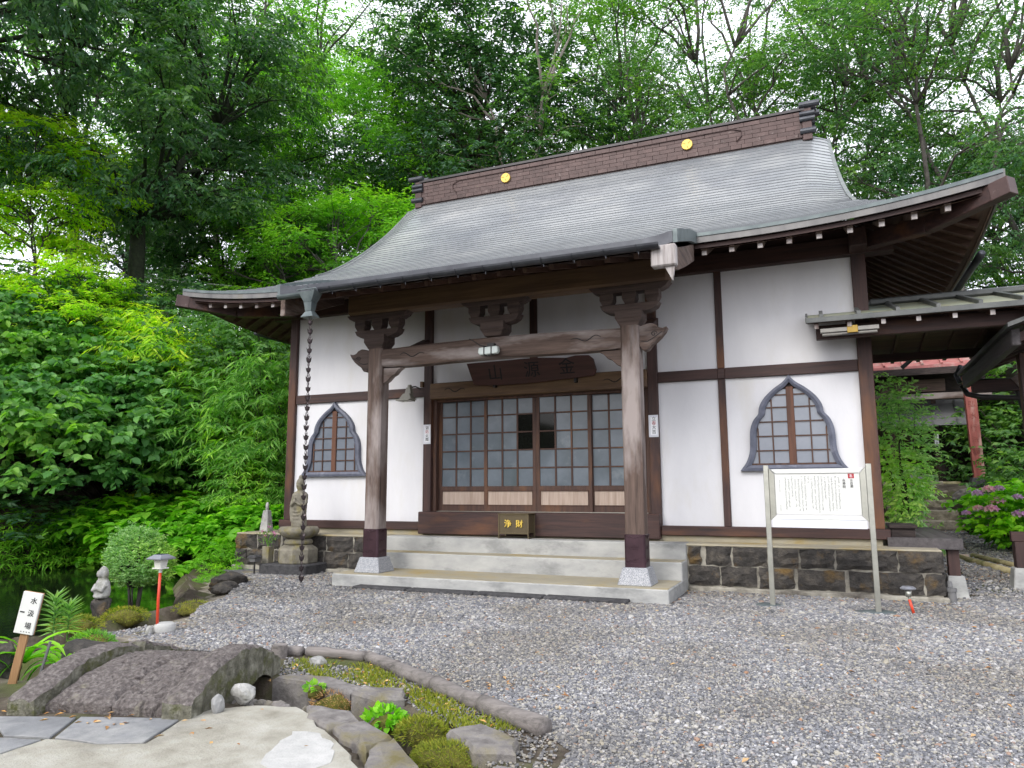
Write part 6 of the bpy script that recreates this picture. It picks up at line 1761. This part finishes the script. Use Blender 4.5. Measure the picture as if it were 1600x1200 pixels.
# tree models
T = {}
T['evergreen'] = tree_meshes('evergreen', 1, 15, 0.3, 3.0, (8.6, 4.0, 6.4), 85, 1.45, 10, 54, 0.17, 'leaf_evergreen', 'bark_dark', flat=0.45, shell=0.35)
T['layered'] = tree_meshes('layered', 2, 17, 0.2, 4.0, (11.0, 4.6, 6.6), 46, 1.8, 12, 54, 0.145, 'leaf_blue', 'bark_grey', flat=0.2, stems=3, shell=0.4, tier=0.25)
T['airy'] = tree_meshes('airy', 3, 18, 0.19, 4.5, (11.8, 4.6, 6.6), 35, 1.7, 11, 45, 0.145, 'leaf_mid', 'bark_grey', flat=0.18, stems=4, shell=0.45, tier=0.25)
T['maple'] = tree_meshes('maple', 4, 9, 0.14, 1.8, (5.6, 3.3, 3.6), 46, 1.15, 14, 54, 0.12, 'leaf_maple', 'bark_grey', flat=0.2, stems=3, shell=0.4, tier=0.28)
T['lime'] = tree_meshes('lime', 5, 4.5, 0.05, 1.0, (2.7, 1.6, 1.8), 34, 0.7, 12, 54, 0.1, 'leaf_lime', 'bark_grey', flat=0.22, stems=3, shell=0.35, tier=0.3)
T['broad'] = tree_meshes('broad', 6, 11, 0.22, 4.2, (7.6, 4.7, 4.5), 78, 1.25, 10, 63, 0.15, 'leaf_dark', 'ivy_bark', lkind='oval', flat=0.4, stems=2, shell=0.4, up=0.5, droop=0.5, tier=0.45)
T['pale'] = tree_meshes('pale', 7, 16, 0.2, 4.4, (12.2, 4.0, 4.4), 20, 1.7, 10, 36, 0.15, 'leaf_mid', 'bark_pale', flat=0.25, stems=3, shell=0.5, tier=0.3)
T['tallmaple'] = tree_meshes('tallmaple', 14, 17, 0.16, 5.0, (11.5, 4.4, 6.0), 40, 1.6, 12, 45, 0.14, 'leaf_maple', 'bark_grey', flat=0.2, stems=3, shell=0.4, tier=0.28)
def on_ray(px_, d):
    """ground position d metres from the camera, seen at picture column px_ (1600 wide)"""
    a = math.atan((px_ - 800) / 1139.83)
    h = YAW - a
    return CAM.x - math.sin(h) * d, CAM.y + math.cos(h) * d
def tree(kind, px_, d, rz, sc, name, label, dz=0.0, group=None):
    x, y = on_ray(px_, d)
    return plant(T[kind], name, label, 'tree', (x, y, gz(x, y) - 0.15 + dz), rz, sc, group)
BG = 'trees on the hill behind the hall'
tree('broad', 192, 21.5, 0.4, 0.98, 'ivy_tree', 'big dark tree with ivy covered trunk on the left bank')
tree('broad', -150, 19.0, 2.2, (0.95, 0.95, 1.1), 'dark_tree', 'dark leafy tree filling the upper left corner of the picture', 1.2)
tree('broad', 345, 26.0, 4.0, (0.85, 0.85, 0.9), 'dark_tree', 'dark leafy tree just right of the ivy covered trunk', -1.6)
tree('tallmaple', 320, 29, 1.1, 1.0, 'tall_maple', 'tall yellow green tree at the top between ivy tree and open sky')
tree('tallmaple', 90, 29, 5.2, 1.05, 'tall_maple', 'tall yellow green tree behind the ivy covered trunk at upper left')
tree('airy', 250, 31, 1.0, 1.0, 'tall_tree', 'tall light green tree behind the big ivy tree', group=BG)
tree('airy', 470, 31, 0.3, 1.05, 'tall_tree', 'tall open tree with bare forking branches left of the dark evergreen', group=BG)
tree('airy', 590, 35, 2.0, 1.1, 'tall_tree', 'thin sparse tree against the white sky beside the dark evergreen', group=BG)
tree('maple', 595, 21.5, 0.0, 1.08, 'maple_tree', 'bright green maple rising behind the left end of the roof ridge')
tree('maple', 470, 22.5, 2.0, 0.85, 'maple_tree', 'bright green maple above the left roof slope')
tree('evergreen', 740, 27.5, 0.5, 1.2, 'evergreen_tree', 'dark dense evergreen rising behind the left half of the ridge', group=BG)
tree('evergreen', 660, 33, 2.5, 1.05, 'evergreen_tree', 'dark evergreen farther back behind the bright maple', group=BG)
tree('pale', 817, 25.5, 0.7, 1.05, 'pale_trunk_tree', 'slender tree with a bare pale forked trunk above the ridge middle')
tree('airy', 905, 32, 1.4, 1.1, 'tall_tree', 'tall light green tree right of the pale forked trunk', group=BG)
tree('layered', 985, 29, 3.0, 0.95, 'layered_tree', 'tree with layered foliage above the right half of the ridge', group=BG)
tree('airy', 1060, 30, 4.2, 1.1, 'tall_tree', 'tall slender trunked tree above the right gold crest', group=BG)
tree('airy', 1175, 29, 5.0, 1.15, 'tall_tree', 'tall tree with several pale stems left of the right ridge end', group=BG)
tree('layered', 1300, 30, 1.0, 1.05, 'layered_tree', 'blue green layered tree just right of the ridge end', group=BG)
tree('layered', 1400, 33, 2.4, 1.15, 'layered_tree', 'large blue green layered tree above the right roof corner', group=BG)
tree('layered', 1520, 28, 4.1, 1.05, 'layered_tree', 'tall dark trunked tree behind the right eave corner', group=BG)
tree('layered', 1640, 31, 5.6, 1.15, 'layered_tree', 'blue green tree at the upper right picture corner', group=BG)
tree('evergreen', 1590, 37, 1.6, 0.9, 'evergreen_tree', 'dark evergreen far back at the right picture edge', group=BG)
tree('maple', 1470, 34, 0.5, 0.85, 'maple_tree', 'low green tree behind the walkway roof at right', group=BG)
tree('maple', 1130, 36, 3.1, 1.0, 'maple_tree', 'green undergrowth tree glimpsed between trunks above the ridge', group=BG)
tree('maple', 900, 36, 5.0, 1.0, 'maple_tree', 'green undergrowth tree beside the pale trunk above the ridge', group=BG)
tree('evergreen', 185, 38, 2.9, 0.8, 'evergreen_tree', 'dark tree low behind the ivy covered trunk', group=BG)
tree('evergreen', 420, 40, 0.9, 0.75, 'evergreen_tree', 'dark tree low behind the left roof slope', group=BG)
LG = 'lime green young maples on the left bank'
tree('lime', 292, 19.6, 0.0, 1.0, 'young_maple', 'lime green young maple right of the ivy covered trunk', group=LG)
tree('lime', 115, 19.8, 1.5, 0.95, 'young_maple', 'lime green young maple left of the ivy covered trunk', group=LG)
tree('lime', 30, 21, 3.0, 1.05, 'young_maple', 'lime green young maple at the left picture edge', group=LG)
tree('lime', 420, 29, 4.0, 1.0, 'young_maple', 'small lime tree seen low over the left roof slope', group=LG)
tr_ = MB().tube([(0, 0, -0.5), (0.02, 0, 3), (-0.03, 0, 6.5)], [0.24, 0.21, 0.17], 10)
x, y = on_ray(502, 27); zz = gz(x, y)
tk = thing('bare_trunk_tree', 'thick pale straight trunk seen through the gap over the left roof slope', 'tree', (x, y, zz))
ORG[tk] = Vector((0, 0, 0))
o_ = MB().tube([(0, 0, -0.5), (0.02, 0, 4), (-0.03, 0, 9)], [0.27, 0.24, 0.17], 10).build('trunk', 'bark_pale', tk, smooth=True)
o_ = bpy.data.objects.new('crown', T['maple'][1]); o_.parent = tk; o_.location = (0, 0, 4.5); COL.objects.link(o_)

# shrubs on the left bank
S = {}
S['vine'] = shrub_meshes('vine', 1, (1.5, 1.4, 1.3), 330, 18, 0.13, 'broad', 'leaf_vine', flat=0.5, up=0.45, droop=0.6, spr=0.34)
S['shrub'] = shrub_meshes('shrub', 2, (1.5, 1.4, 1.4), 330, 18, 0.12, 'oval', 'leaf_mid', flat=0.45, up=0.5, droop=0.35, spr=0.32)
S['dark'] = shrub_meshes('dark', 3, (1.5, 1.4, 1.2), 300, 18, 0.13, 'oval', 'leaf_dark', flat=0.45, up=0.5, spr=0.3)
S['bamboo'] = shrub_meshes('bamboo', 4, (1.0, 1.0, 1.7), 260, 24, 0.2, 'blade', 'leaf_bamboo', flat=0.6, up=0.3, droop=0.7, spr=0.3, culm=True, nst=14)
S['tuft'] = shrub_meshes('tuft', 5, (0.75, 0.75, 0.95), 180, 26, 0.2, 'blade', 'leaf_lime', flat=0.6, up=0.3, droop=0.8, spr=0.24, culm=True, nst=10)
S['cover'] = shrub_meshes('cover', 6, (1.5, 1.3, 0.5), 230, 12, 0.2, 'broad', 'leaf_bright', flat=0.3, up=0.85, droop=0.15, spr=0.26)
S['fern'] = shrub_meshes('fern', 7, (0.9, 0.8, 0.55), 120, 26, 0.16, 'blade', 'leaf_bright', flat=0.4, up=0.7, droop=0.35, spr=0.26)
def shrub(kind, px_, py_, d, name, label, cat='shrub', sc=1.0, rz=None, group=None):
    """px_, py_ = picture point of the shrub's middle, d = distance"""
    x, y = on_ray(px_, d)
    a = math.atan((px_ - 800) / 1139.83)
    zc = CAM.z + d * math.cos(a) * math.tan(PITCH - math.atan((py_ - 600) / 1139.83))
    if not hasattr(sc, '__len__'): sc = (sc, sc, sc)
    bush(S[kind], name, label, cat, (x, y, zc - 0.5 * sc[2]), rz if rz is not None else px_ * 0.1, sc, group)
VB = 'broad leaved vine shrubs on the left bank'
shrub('vine', 40, 620, 18.6, 'vine_shrub', 'broad leaved vine bush at the left picture edge above the pond', sc=(1.2, 1.2, 1.2), group=VB)
shrub('vine', 150, 585, 18.8, 'vine_shrub', 'broad leaved vine bush below the lime green bamboo tuft', sc=(1.2, 1.2, 1.0), group=VB)
shrub('vine', 30, 540, 19.6, 'vine_shrub', 'broad leaved vine bush high on the bank at the left picture edge', sc=(1.2, 1.2, 1.0), group=VB)
shrub('vine', 150, 655, 17.8, 'vine_shrub', 'broad leaved vine bush reaching lowest over the pond', sc=(1.2, 1.2, 1.15), group=VB)
shrub('vine', 60, 710, 18.0, 'vine_shrub', 'shaded broad leaved vine bush close over the water at left', sc=(1.3, 1.2, 1.0), group=VB)
shrub('vine', 235, 640, 18.6, 'vine_shrub', 'broad leaved vine bush left of the dark bamboo', sc=(0.9, 0.9, 0.9), group=VB)
shrub('dark', 120, 490, 20.2, 'dark_shrub', 'dark small leaved shrub at the foot of the ivy covered tree', sc=1.0)
shrub('dark', 250, 480, 20.6, 'dark_shrub', 'dark small leaved shrub behind the lime bamboo tuft', sc=0.9)
shrub('dark', 190, 720, 19.2, 'dark_shrub', 'dark shrub in the hollow above the round clipped bush', sc=(1.3, 1.2, 1.0))
shrub('dark', 20, 800, 18.6, 'dark_shrub', 'dark shrub just above the water at the left picture edge', sc=(1.2, 1.1, 0.8))
shrub('dark', 330, 640, 20.5, 'dark_shrub', 'dark shrub behind the bamboo left of the hall', sc=(1.3, 1.3, 1.6))
shrub('tuft', 235, 535, 18.2, 'bamboo_tuft', 'glowing lime green arching bamboo tuft on the left bank', 'bamboo', sc=1.05)
shrub('tuft', 200, 505, 19.0, 'bamboo_tuft', 'smaller lime bamboo tuft behind the arching one', 'bamboo', sc=0.8)
shrub('bamboo', 285, 630, 18.0, 'bamboo_clump', 'dark green bamboo clump below the lime tuft', 'bamboo', sc=(1.0, 1.0, 0.95))
shrub('bamboo', 345, 680, 17.2, 'bamboo_clump', 'green bamboo clump midway between lime tuft and hall', 'bamboo', sc=(1.0, 1.0, 1.0))
shrub('bamboo', 415, 665, 16.4, 'bamboo_clump', 'green bamboo clump against the left hall corner', 'bamboo', sc=(0.85, 0.9, 1.1))
shrub('bamboo', 400, 755, 16.0, 'bamboo_clump', 'low bamboo clump beside the pale marker post', 'bamboo', sc=(0.7, 0.7, 0.6))
shrub('shrub', 350, 545, 18.5, 'leafy_shrub', 'tall mid green shrub under the left roof eave', sc=(1.1, 1.1, 1.1))
shrub('shrub', 425, 560, 18.0, 'leafy_shrub', 'mid green shrub touching the left hall corner post', sc=(1.0, 1.0, 1.2))
shrub('shrub', 305, 590, 19.4, 'leafy_shrub', 'mid green shrub right of the lime bamboo tuft', sc=(1.0, 1.0, 1.1))
shrub('shrub', 40, 470, 22, 'leafy_shrub', 'mid green shrub on the terrace at the left picture edge', sc=(1.3, 1.2, 1.0))
shrub('shrub', 400, 445, 27, 'leafy_shrub', 'green shrub on the terrace seen over the left eave', sc=(1.6, 1.2, 1.0))
shrub('shrub', 470, 425, 28, 'leafy_shrub', 'green shrub right of the bare trunk over the left eave', sc=(1.3, 1.2, 0.9))
CG = 'bright broad leaved ground cover at the pond edge'
for q, (a, b, d, s, lab) in enumerate(((230, 790, 17.6, 0.9, 'left end of the bank ground cover above the round bush'), (300, 800, 16.8, 1.0, 'middle of the bank ground cover behind the pond'), (370, 815, 15.6, 0.9, 'ground cover in front of the bamboo near the hall'), (330, 840, 15.6, 0.8, 'lowest ground cover at the far pond edge'), (415, 800, 15.0, 0.6, 'ground cover patch by the pale marker post'), (265, 840, 17.2, 0.75, 'ground cover hanging to the water behind the round bush'))):
    shrub('cover', a, b, d, 'ground_cover_plant', 'bright green broad leaved ' + lab, 'plant', (s, s, s), group=CG)
for q, (a, b, d, s, lab) in enumerate(((60, 800, 18.2, 1.1, 'fern clump hanging over the water at left'), (110, 835, 17.9, 0.9, 'fern clump low at the water left of the stone figure'), (25, 835, 18.0, 1.0, 'fern clump at the left picture edge by the water'), (352, 868, 13.4, 0.36, 'fern clump at the pond corner near the plinth'), (366, 848, 13.8, 0.36, 'small fern clump beside the plinth corner'), (338, 893, 12.6, 0.22, 'fern sprig beside the craggy pond rock'), (190, 860, 17.6, 0.9, 'fern clump behind the round clipped bush'))):
    shrub('fern', a, b, d, 'fern', 'bright green ' + lab, 'fern', (s, s, s), group='ferns round the pond')
# clipped round bush by the pond
x, y = 0.62, -3.55
bt = shrub_meshes('topiary', 9, (0.33, 0.33, 0.28), 1900, 18, 0.028, 'oval', 'leaf_topiary', flat=0.9, up=0.3, droop=-0.1, spr=0.055, dome=False, nst=9)
t_ = thing('round_bush', 'round clipped green bush standing at the pond edge', 'bush', (x, y, -0.1))
for nm, me in zip(('stem', 'foliage'), bt):
    o_ = bpy.data.objects.new(nm, me); o_.parent = t_; o_.location = (0, 0, 0.52); COL.objects.link(o_)
ORG[t_] = Vector((x, y, -0.1))
mb = MB(); g = np.random.default_rng(2)
for k in range(9):
    a = g.uniform(0, 6.28)
    mb.tube([(x + 0.05 * math.cos(a), y + 0.05 * math.sin(a), -0.15), (x + 0.08 * math.cos(a), y + 0.08 * math.sin(a), 0.12), (x + 0.2 * math.cos(a), y + 0.2 * math.sin(a), 0.35)], [0.014, 0.011, 0.006], 5)
mb.build('stem', 'bark_grey', t_, smooth=True)
# shrub right of the hall
g2 = shrub_meshes('camellia', 10, (0.26, 0.28, 0.85), 300, 18, 0.08, 'oval', 'leaf_shrub', flat=0.6, up=0.5, droop=0.2, spr=0.2, dome=False, nst=8)
t_ = thing('garden_shrub', 'tall light green shrub between hall corner and stone stairs', 'shrub', (9.7, 2.9, 0.2))
for nm, me in zip(('stem', 'foliage'), g2):
    o_ = bpy.data.objects.new(nm, me); o_.parent = t_; o_.location = (0, 0, 1.5); COL.objects.link(o_)
mb = MB()
for k, (a, b, h) in enumerate(((-0.35, 0.1, 2.95), (-0.2, -0.1, 2.75), (0.0, 0.0, 3.05), (0.28, 0.05, 2.9))):
    mb.tube([(9.7 + a * 0.6, 2.9 + b, 1.9), (9.7 + a, 2.9 + b, h)], [0.01, 0.004], 4)
ORG[t_] = Vector((9.7, 2.9, 0.2))
mb.build('shoot', 'bark_grey', t_)
P_ = []
for a, b, h in ((-0.35, 0.1, 2.95), (-0.2, -0.1, 2.75), (0.0, 0.0, 3.05), (0.28, 0.05, 2.9)):
    for k in range(26):
        tt_ = g.uniform(0.2, 1.02); P_.append((a * (0.6 + 0.4 * tt_) + g.normal() * 0.03, b + g.normal() * 0.03, 1.7 + (h - 0.2 - 1.7) * tt_))
P_ = np.array(P_)
V, F = leaves(P_, unit(len(P_), g) * [1, 1, 0.3] - [0, 0, 0.3], np.tile([0, 0, 1.0], (len(P_), 1)) + unit(len(P_), g) * 0.4, np.full(len(P_), 0.09), 'oval')
o_ = bpy.data.objects.new('shoot_leaves', tri_mesh('shoot_leaves', V, F, 'leaf_shrub')); o_.parent = t_; COL.objects.link(o_)
bush(S['fern'], 'fern', 'bright fern clump at the foot of the tall light green shrub', 'fern', (9.75, 3.6, 0.3), 0.3, (0.4, 0.4, 0.7), 'ferns round the pond')
# hydrangea
hy = thing('hydrangea', 'hydrangea bush with pink and purple flower heads beside the stairs', 'hydrangea', (11.25, 4.2, 0.3))
hm = shrub_meshes('hydrangea', 12, (0.5, 0.42, 0.42), 170, 18, 0.1, 'broad', 'leaf_bright', flat=0.6, up=0.6, droop=0.2, spr=0.2, dome=False, nst=8)
for nm, me in zip(('stem', 'foliage'), hm):
    o_ = bpy.data.objects.new(nm, me); o_.parent = hy; o_.location = (0.2, 0, 0.58); COL.objects.link(o_)
u_ = unit(150, g); u_[:, 2] = np.abs(u_[:, 2]) * 0.8
V, F = leaves(u_ * 0.075, unit(150, g), u_, np.full(150, 0.045), 'broad')
heads = [(10.83, 3.8, 1.18, 1), (10.98, 3.75, 1.24, 1.1), (11.12, 3.75, 1.26, 0.9), (11.08, 3.7, 1.06, 1.1), (10.82, 3.8, 0.94, 0.9), (10.98, 3.66, 0.93, 1.2), (11.35, 3.65, 0.85, 1.2), (11.35, 3.7, 1.12, 0.9), (10.66, 3.9, 0.86, 0.8)]
for nm_ in ('petal_pink', 'petal_violet'):
    pass
leafmat('petal_pink', [(0.6, 0.2, 0.48), (0.6, 0.32, 0.56), (0.6, 0.45, 0.6)], 0.3, tmul=(1.2, 1.2, 1.2))
leafmat('petal_violet', [(0.4, 0.16, 0.55), (0.5, 0.27, 0.6), (0.55, 0.4, 0.6)], 0.3, tmul=(1.2, 1.2, 1.2))
fm = [tri_mesh('flower_head', V, F, m_) for m_ in ('petal_pink', 'petal_violet')]
for q, (a, b, c_, s) in enumerate(heads):
    o_ = bpy.data.objects.new('flower_head', fm[q in (3, 5, 6, 8)]); o_.parent = hy; o_.location = (a - 11.25, b - 4.2, c_ - 0.3); o_.scale = (0.9 * s, 0.9 * s, 0.9 * s); COL.objects.link(o_)
# right bank greenery
for q, (x, y, s, kd, lab) in enumerate(((12.9, 7.6, 0.9, 'shrub', 'green shrub right of the red pillar'), (13.6, 6.4, 0.9, 'cover', 'bright leafy plant on the right bank behind the gutter'), (13.2, 9.6, 1.1, 'shrub', 'shrub above the bank right of the shrine'), (14.8, 8.0, 1.2, 'dark', 'dark shrub at the right picture edge on the bank'), (12.4, 6.2, 0.45, 'fern', 'fern clump above the hydrangea on the right bank'), (14.5, 12, 1.6, 'shrub', 'tall shrub behind the walkway at right'))):
    bush(S[kd], 'bank_shrub', lab, 'shrub', (x, y, gz(x, y) + 0.1), q * 1.3, (s, s, s))

# strap-leaved plant at the lower left, spiky lily, clumps of moss
g = np.random.default_rng(21)
def strap_plant(name, label, c, n, L, w, mat, up=0.6, grp=None, parent=None):
    V = []; F = []
    for k in range(n):
        a = g.uniform(0, 6.28); el = g.uniform(0.35, 1.2); ln = L * g.uniform(0.6, 1.1); ww = w * g.uniform(0.7, 1.2)
        d = np.array([math.cos(a), math.sin(a), 0]); s_ = np.array([-d[1], d[0], 0])
        m = 9
        p = np.zeros(3); th = el
        b0 = len(V)
        for q in range(m):
            t = q / (m - 1)
            wd = ww * (math.sin(math.pi * min(1, 0.18 + 0.82 * t)) ** 0.7 if t < 0.999 else 0.02)
            V.append(p - s_ * wd + [0, 0, wd * 0.5]); V.append(p.copy()); V.append(p + s_ * wd + [0, 0, wd * 0.5])
            p = p + (d * math.cos(th) + np.array([0, 0, math.sin(th)])) * ln / (m - 1)
            th -= g.uniform(0.15, 0.36)
        for q in range(m - 1):
            for j in (0, 1):
                i0 = b0 + q * 3 + j
                F += [(i0, i0 + 1, i0 + 4), (i0, i0 + 4, i0 + 3)]
    me = tri_mesh(name, np.array(V), np.array(F), mat)
    o = bpy.data.objects.new(name, me); o.location = c; COL.objects.link(o)
    return tag(o, label, 'plant', grp)
strap_plant('strap_leaf_plant', 'big bright green strap leaved plant beside the wooden sign', (2.95, -6.45, 0.02), 17, 0.62, 0.026, 'leaf_bright')
strap_plant('strap_leaf_plant', 'strap leaved plant cut by the left picture edge below the sign', (2.9, -7.05, -0.02), 13, 0.75, 0.03, 'leaf_bright')
strap_plant('strap_leaf_plant', 'smaller strap leaved plant between sign and bridge', (3.25, -6.35, 0.0), 11, 0.45, 0.018, 'leaf_bright')
# lily with whorled leaves
ly_ = thing('lily_plant', 'upright lily stem with whorls of narrow leaves by the pond', 'plant', (2.05, -5.6, -0.05))
for sx_, sy_, hh in ((2.05, -5.6, 0.34), (2.13, -5.52, 0.26)):
    st_ = MB().tube([(sx_, sy_, -0.05), (sx_, sy_, hh)], 0.008, 5).build('stem', 'leaf_mid', ly_)
    K = 64
    P_ = np.stack([np.full(K, sx_ - 2.05), np.full(K, sy_ + 5.6), np.linspace(0.08, hh + 0.05, K)], -1)
    aa = np.arange(K) * 2.4
    D_ = np.stack([np.cos(aa), np.sin(aa), np.linspace(0.0, 1.2, K)], -1)
    V, F = leaves(P_, D_, np.tile([0, 0, 1.0], (K, 1)), np.full(K, 0.15), 'blade')
    o_ = bpy.data.objects.new('whorl', tri_mesh('whorl', V, F, 'leaf_topiary')); o_.parent = ly_; COL.objects.link(o_)
def moss_clump(name, label, c, r, n, mat, size, grp='moss and weeds along the water', kind='blade', stf=False):
    u = unit(n, g); u[:, 2] = np.abs(u[:, 2])
    P_ = u * np.array(r) * g.uniform(0.85, 1.02, (n, 1))
    V, F = leaves(P_, u + unit(n, g) * 0.8, unit(n, g), np.full(n, size) * g.uniform(0.6, 1.3, n), kind)
    t = thing(name, label, 'plant', c, grp)
    b_ = MB().rock(c, (r[0] * 0.93, r[1] * 0.93, r[2] * 0.93), int(c[0] * 100), 3).build('cushion', 'moss', t, smooth=True)
    o = bpy.data.objects.new('sprigs', tri_mesh(name, V, F, mat)); o.parent = t; COL.objects.link(o)
moss_clump('moss_clump', 'yellow green moss clump left of the little pond figure', (1.75, -5.15, -0.03), (0.3, 0.2, 0.12), 900, 'leaf_moss', 0.035)
moss_clump('moss_clump', 'yellow green moss clump right of the little pond figure', (1.75, -4.6, -0.03), (0.26, 0.2, 0.12), 800, 'leaf_moss', 0.035)
moss_clump('moss_clump', 'moss clump behind the red lamp pole at the water', (1.8, -3.75, -0.05), (0.22, 0.25, 0.08), 600, 'leaf_moss', 0.03)
moss_clump('moss_clump', 'light green weed clump left of the red lamp', (2.75, -5.75, -0.02), (0.2, 0.16, 0.13), 700, 'leaf_bamboo', 0.045)
moss_clump('moss_clump', 'mossy fern clump hanging in the channel at its middle', (6.42, -6.55, -0.06), (0.16, 0.1, 0.11), 1100, 'leaf_moss', 0.035)
moss_clump('moss_clump', 'dense green mossy clump at the near end of the channel', (6.75, -6.82, -0.06), (0.24, 0.11, 0.1), 2200, 'leaf_moss', 0.026)
moss_clump('moss_clump', 'rusty moss tuft on the channel wall near the bridge', (5.55, -6.2, -0.08), (0.16, 0.05, 0.1), 500, 'dead_leaf', 0.025)
moss_clump('moss_clump', 'loose leafy weed with rounded leaves in the channel', (6.1, -6.42, -0.06), (0.12, 0.1, 0.09), 150, 'leaf_bright', 0.045, kind='broad')
moss_clump('moss_clump', 'small bright leaved weed on the channel wall by the bridge', (5.42, -6.2, 0.0), (0.06, 0.04, 0.06), 30, 'leaf_bamboo', 0.04, kind='broad')
moss_clump('moss_clump', 'yellow shrub tip at the far left picture edge over the pond', (0.6, -5.9, -0.05), (0.35, 0.3, 0.3), 900, 'leaf_lime', 0.05, kind='oval')
moss_clump('moss_clump', 'weed clump at the left picture bottom beside the bridge', (3.35, -7.25, 0), (0.25, 0.2, 0.1), 500, 'leaf_bright', 0.05, kind='oval')
# grass and moss strip between channel and log edging
STRIP = np.array([(4.75, -5.55), (5.3, -5.45), (5.9, -5.82), (6.5, -6.15), (6.95, -6.42), (6.7, -6.55), (6.3, -6.35), (6.05, -6.1), (5.7, -6.02), (5.2, -5.9), (4.85, -5.75)])
x_ = g.uniform(4.6, 7.1, 30000); y_ = g.uniform(-6.7, -5.4, 30000)
nz_ = np.sin(x_ * 6 + 2) * np.sin(y_ * 7) + 0.5 * np.sin(x_ * 13 + y_ * 9)
k_ = inside(x_, y_, STRIP) & (g.uniform(-1.2, 0.9, 30000) < nz_)
x_, y_ = x_[k_], y_[k_]
n = len(x_)
V, F = leaves(np.stack([x_, y_, Hgt(x_, y_)], -1), unit(n, g) * [0.6, 0.6, 0.4] + [0, 0, 0.7], unit(n, g), g.uniform(0.02, 0.055, n), 'blade')
o_ = bpy.data.objects.new('moss_strip', tri_mesh('moss_strip', V, F, 'leaf_moss')); COL.objects.link(o_)
tag(o_, 'yellow green moss and short grass between channel and logs', 'moss', kind='stuff')
# fallen leaves
x_ = np.r_[g.uniform(2.5, 11, 260), g.uniform(6.8, 10, 160), g.uniform(1.0, 2.5, 90), g.uniform(4.8, 7, 140), g.normal(4.7, 0.45, 40), g.uniform(9.8, 11.5, 160)]
y_ = np.r_[g.uniform(-7, -1, 260), g.uniform(-0.95, -0.6, 160), g.uniform(-1.5, -0.6, 90), g.uniform(-6.4, -5.4, 140), g.normal(-7.15, 0.06, 40), g.uniform(1, 7, 160)]
n = len(x_)
V, F = leaves(np.stack([x_, y_, Hgt(x_, y_) + 0.02], -1), unit(n, g) * [1, 1, 0.12], np.tile([0, 0, 1.0], (n, 1)) + unit(n, g) * 0.3, g.uniform(0.025, 0.06, n), 'oval')
o_ = bpy.data.objects.new('fallen_leaves', tri_mesh('fallen_leaves', V, F, 'dead_leaf')); COL.objects.link(o_)
tag(o_, 'dry brown fallen leaves scattered over the ground', 'leaves', kind='stuff')
# railing and stones on the terrace at left
rl = thing('terrace_railing', 'thin white metal railing on the bank terrace at left', 'railing', (-9, 2, 6))
pts = []
for px_ in (-40, 20, 138, 280, 390):
    x, y = on_ray(px_, 22.5); pts.append((x, y, 7.25 - 0.0 * px_))
MB().tube(pts, 0.025, 6).build('rail', 'white_concrete', rl)
for p_ in pts[1:]:
    MB().tube([(p_[0], p_[1], gz(p_[0], p_[1]) - 0.1), p_], 0.022, 6).build('post', 'white_concrete', rl)
x, y = on_ray(125, 21.6)
stone('terrace_stone', (x, y, gz(x, y) + 0.2), (0.3, 0.25, 0.55), 90, 'statue_stone', 'upright pale stone on the terrace left of the ivy covered trunk')
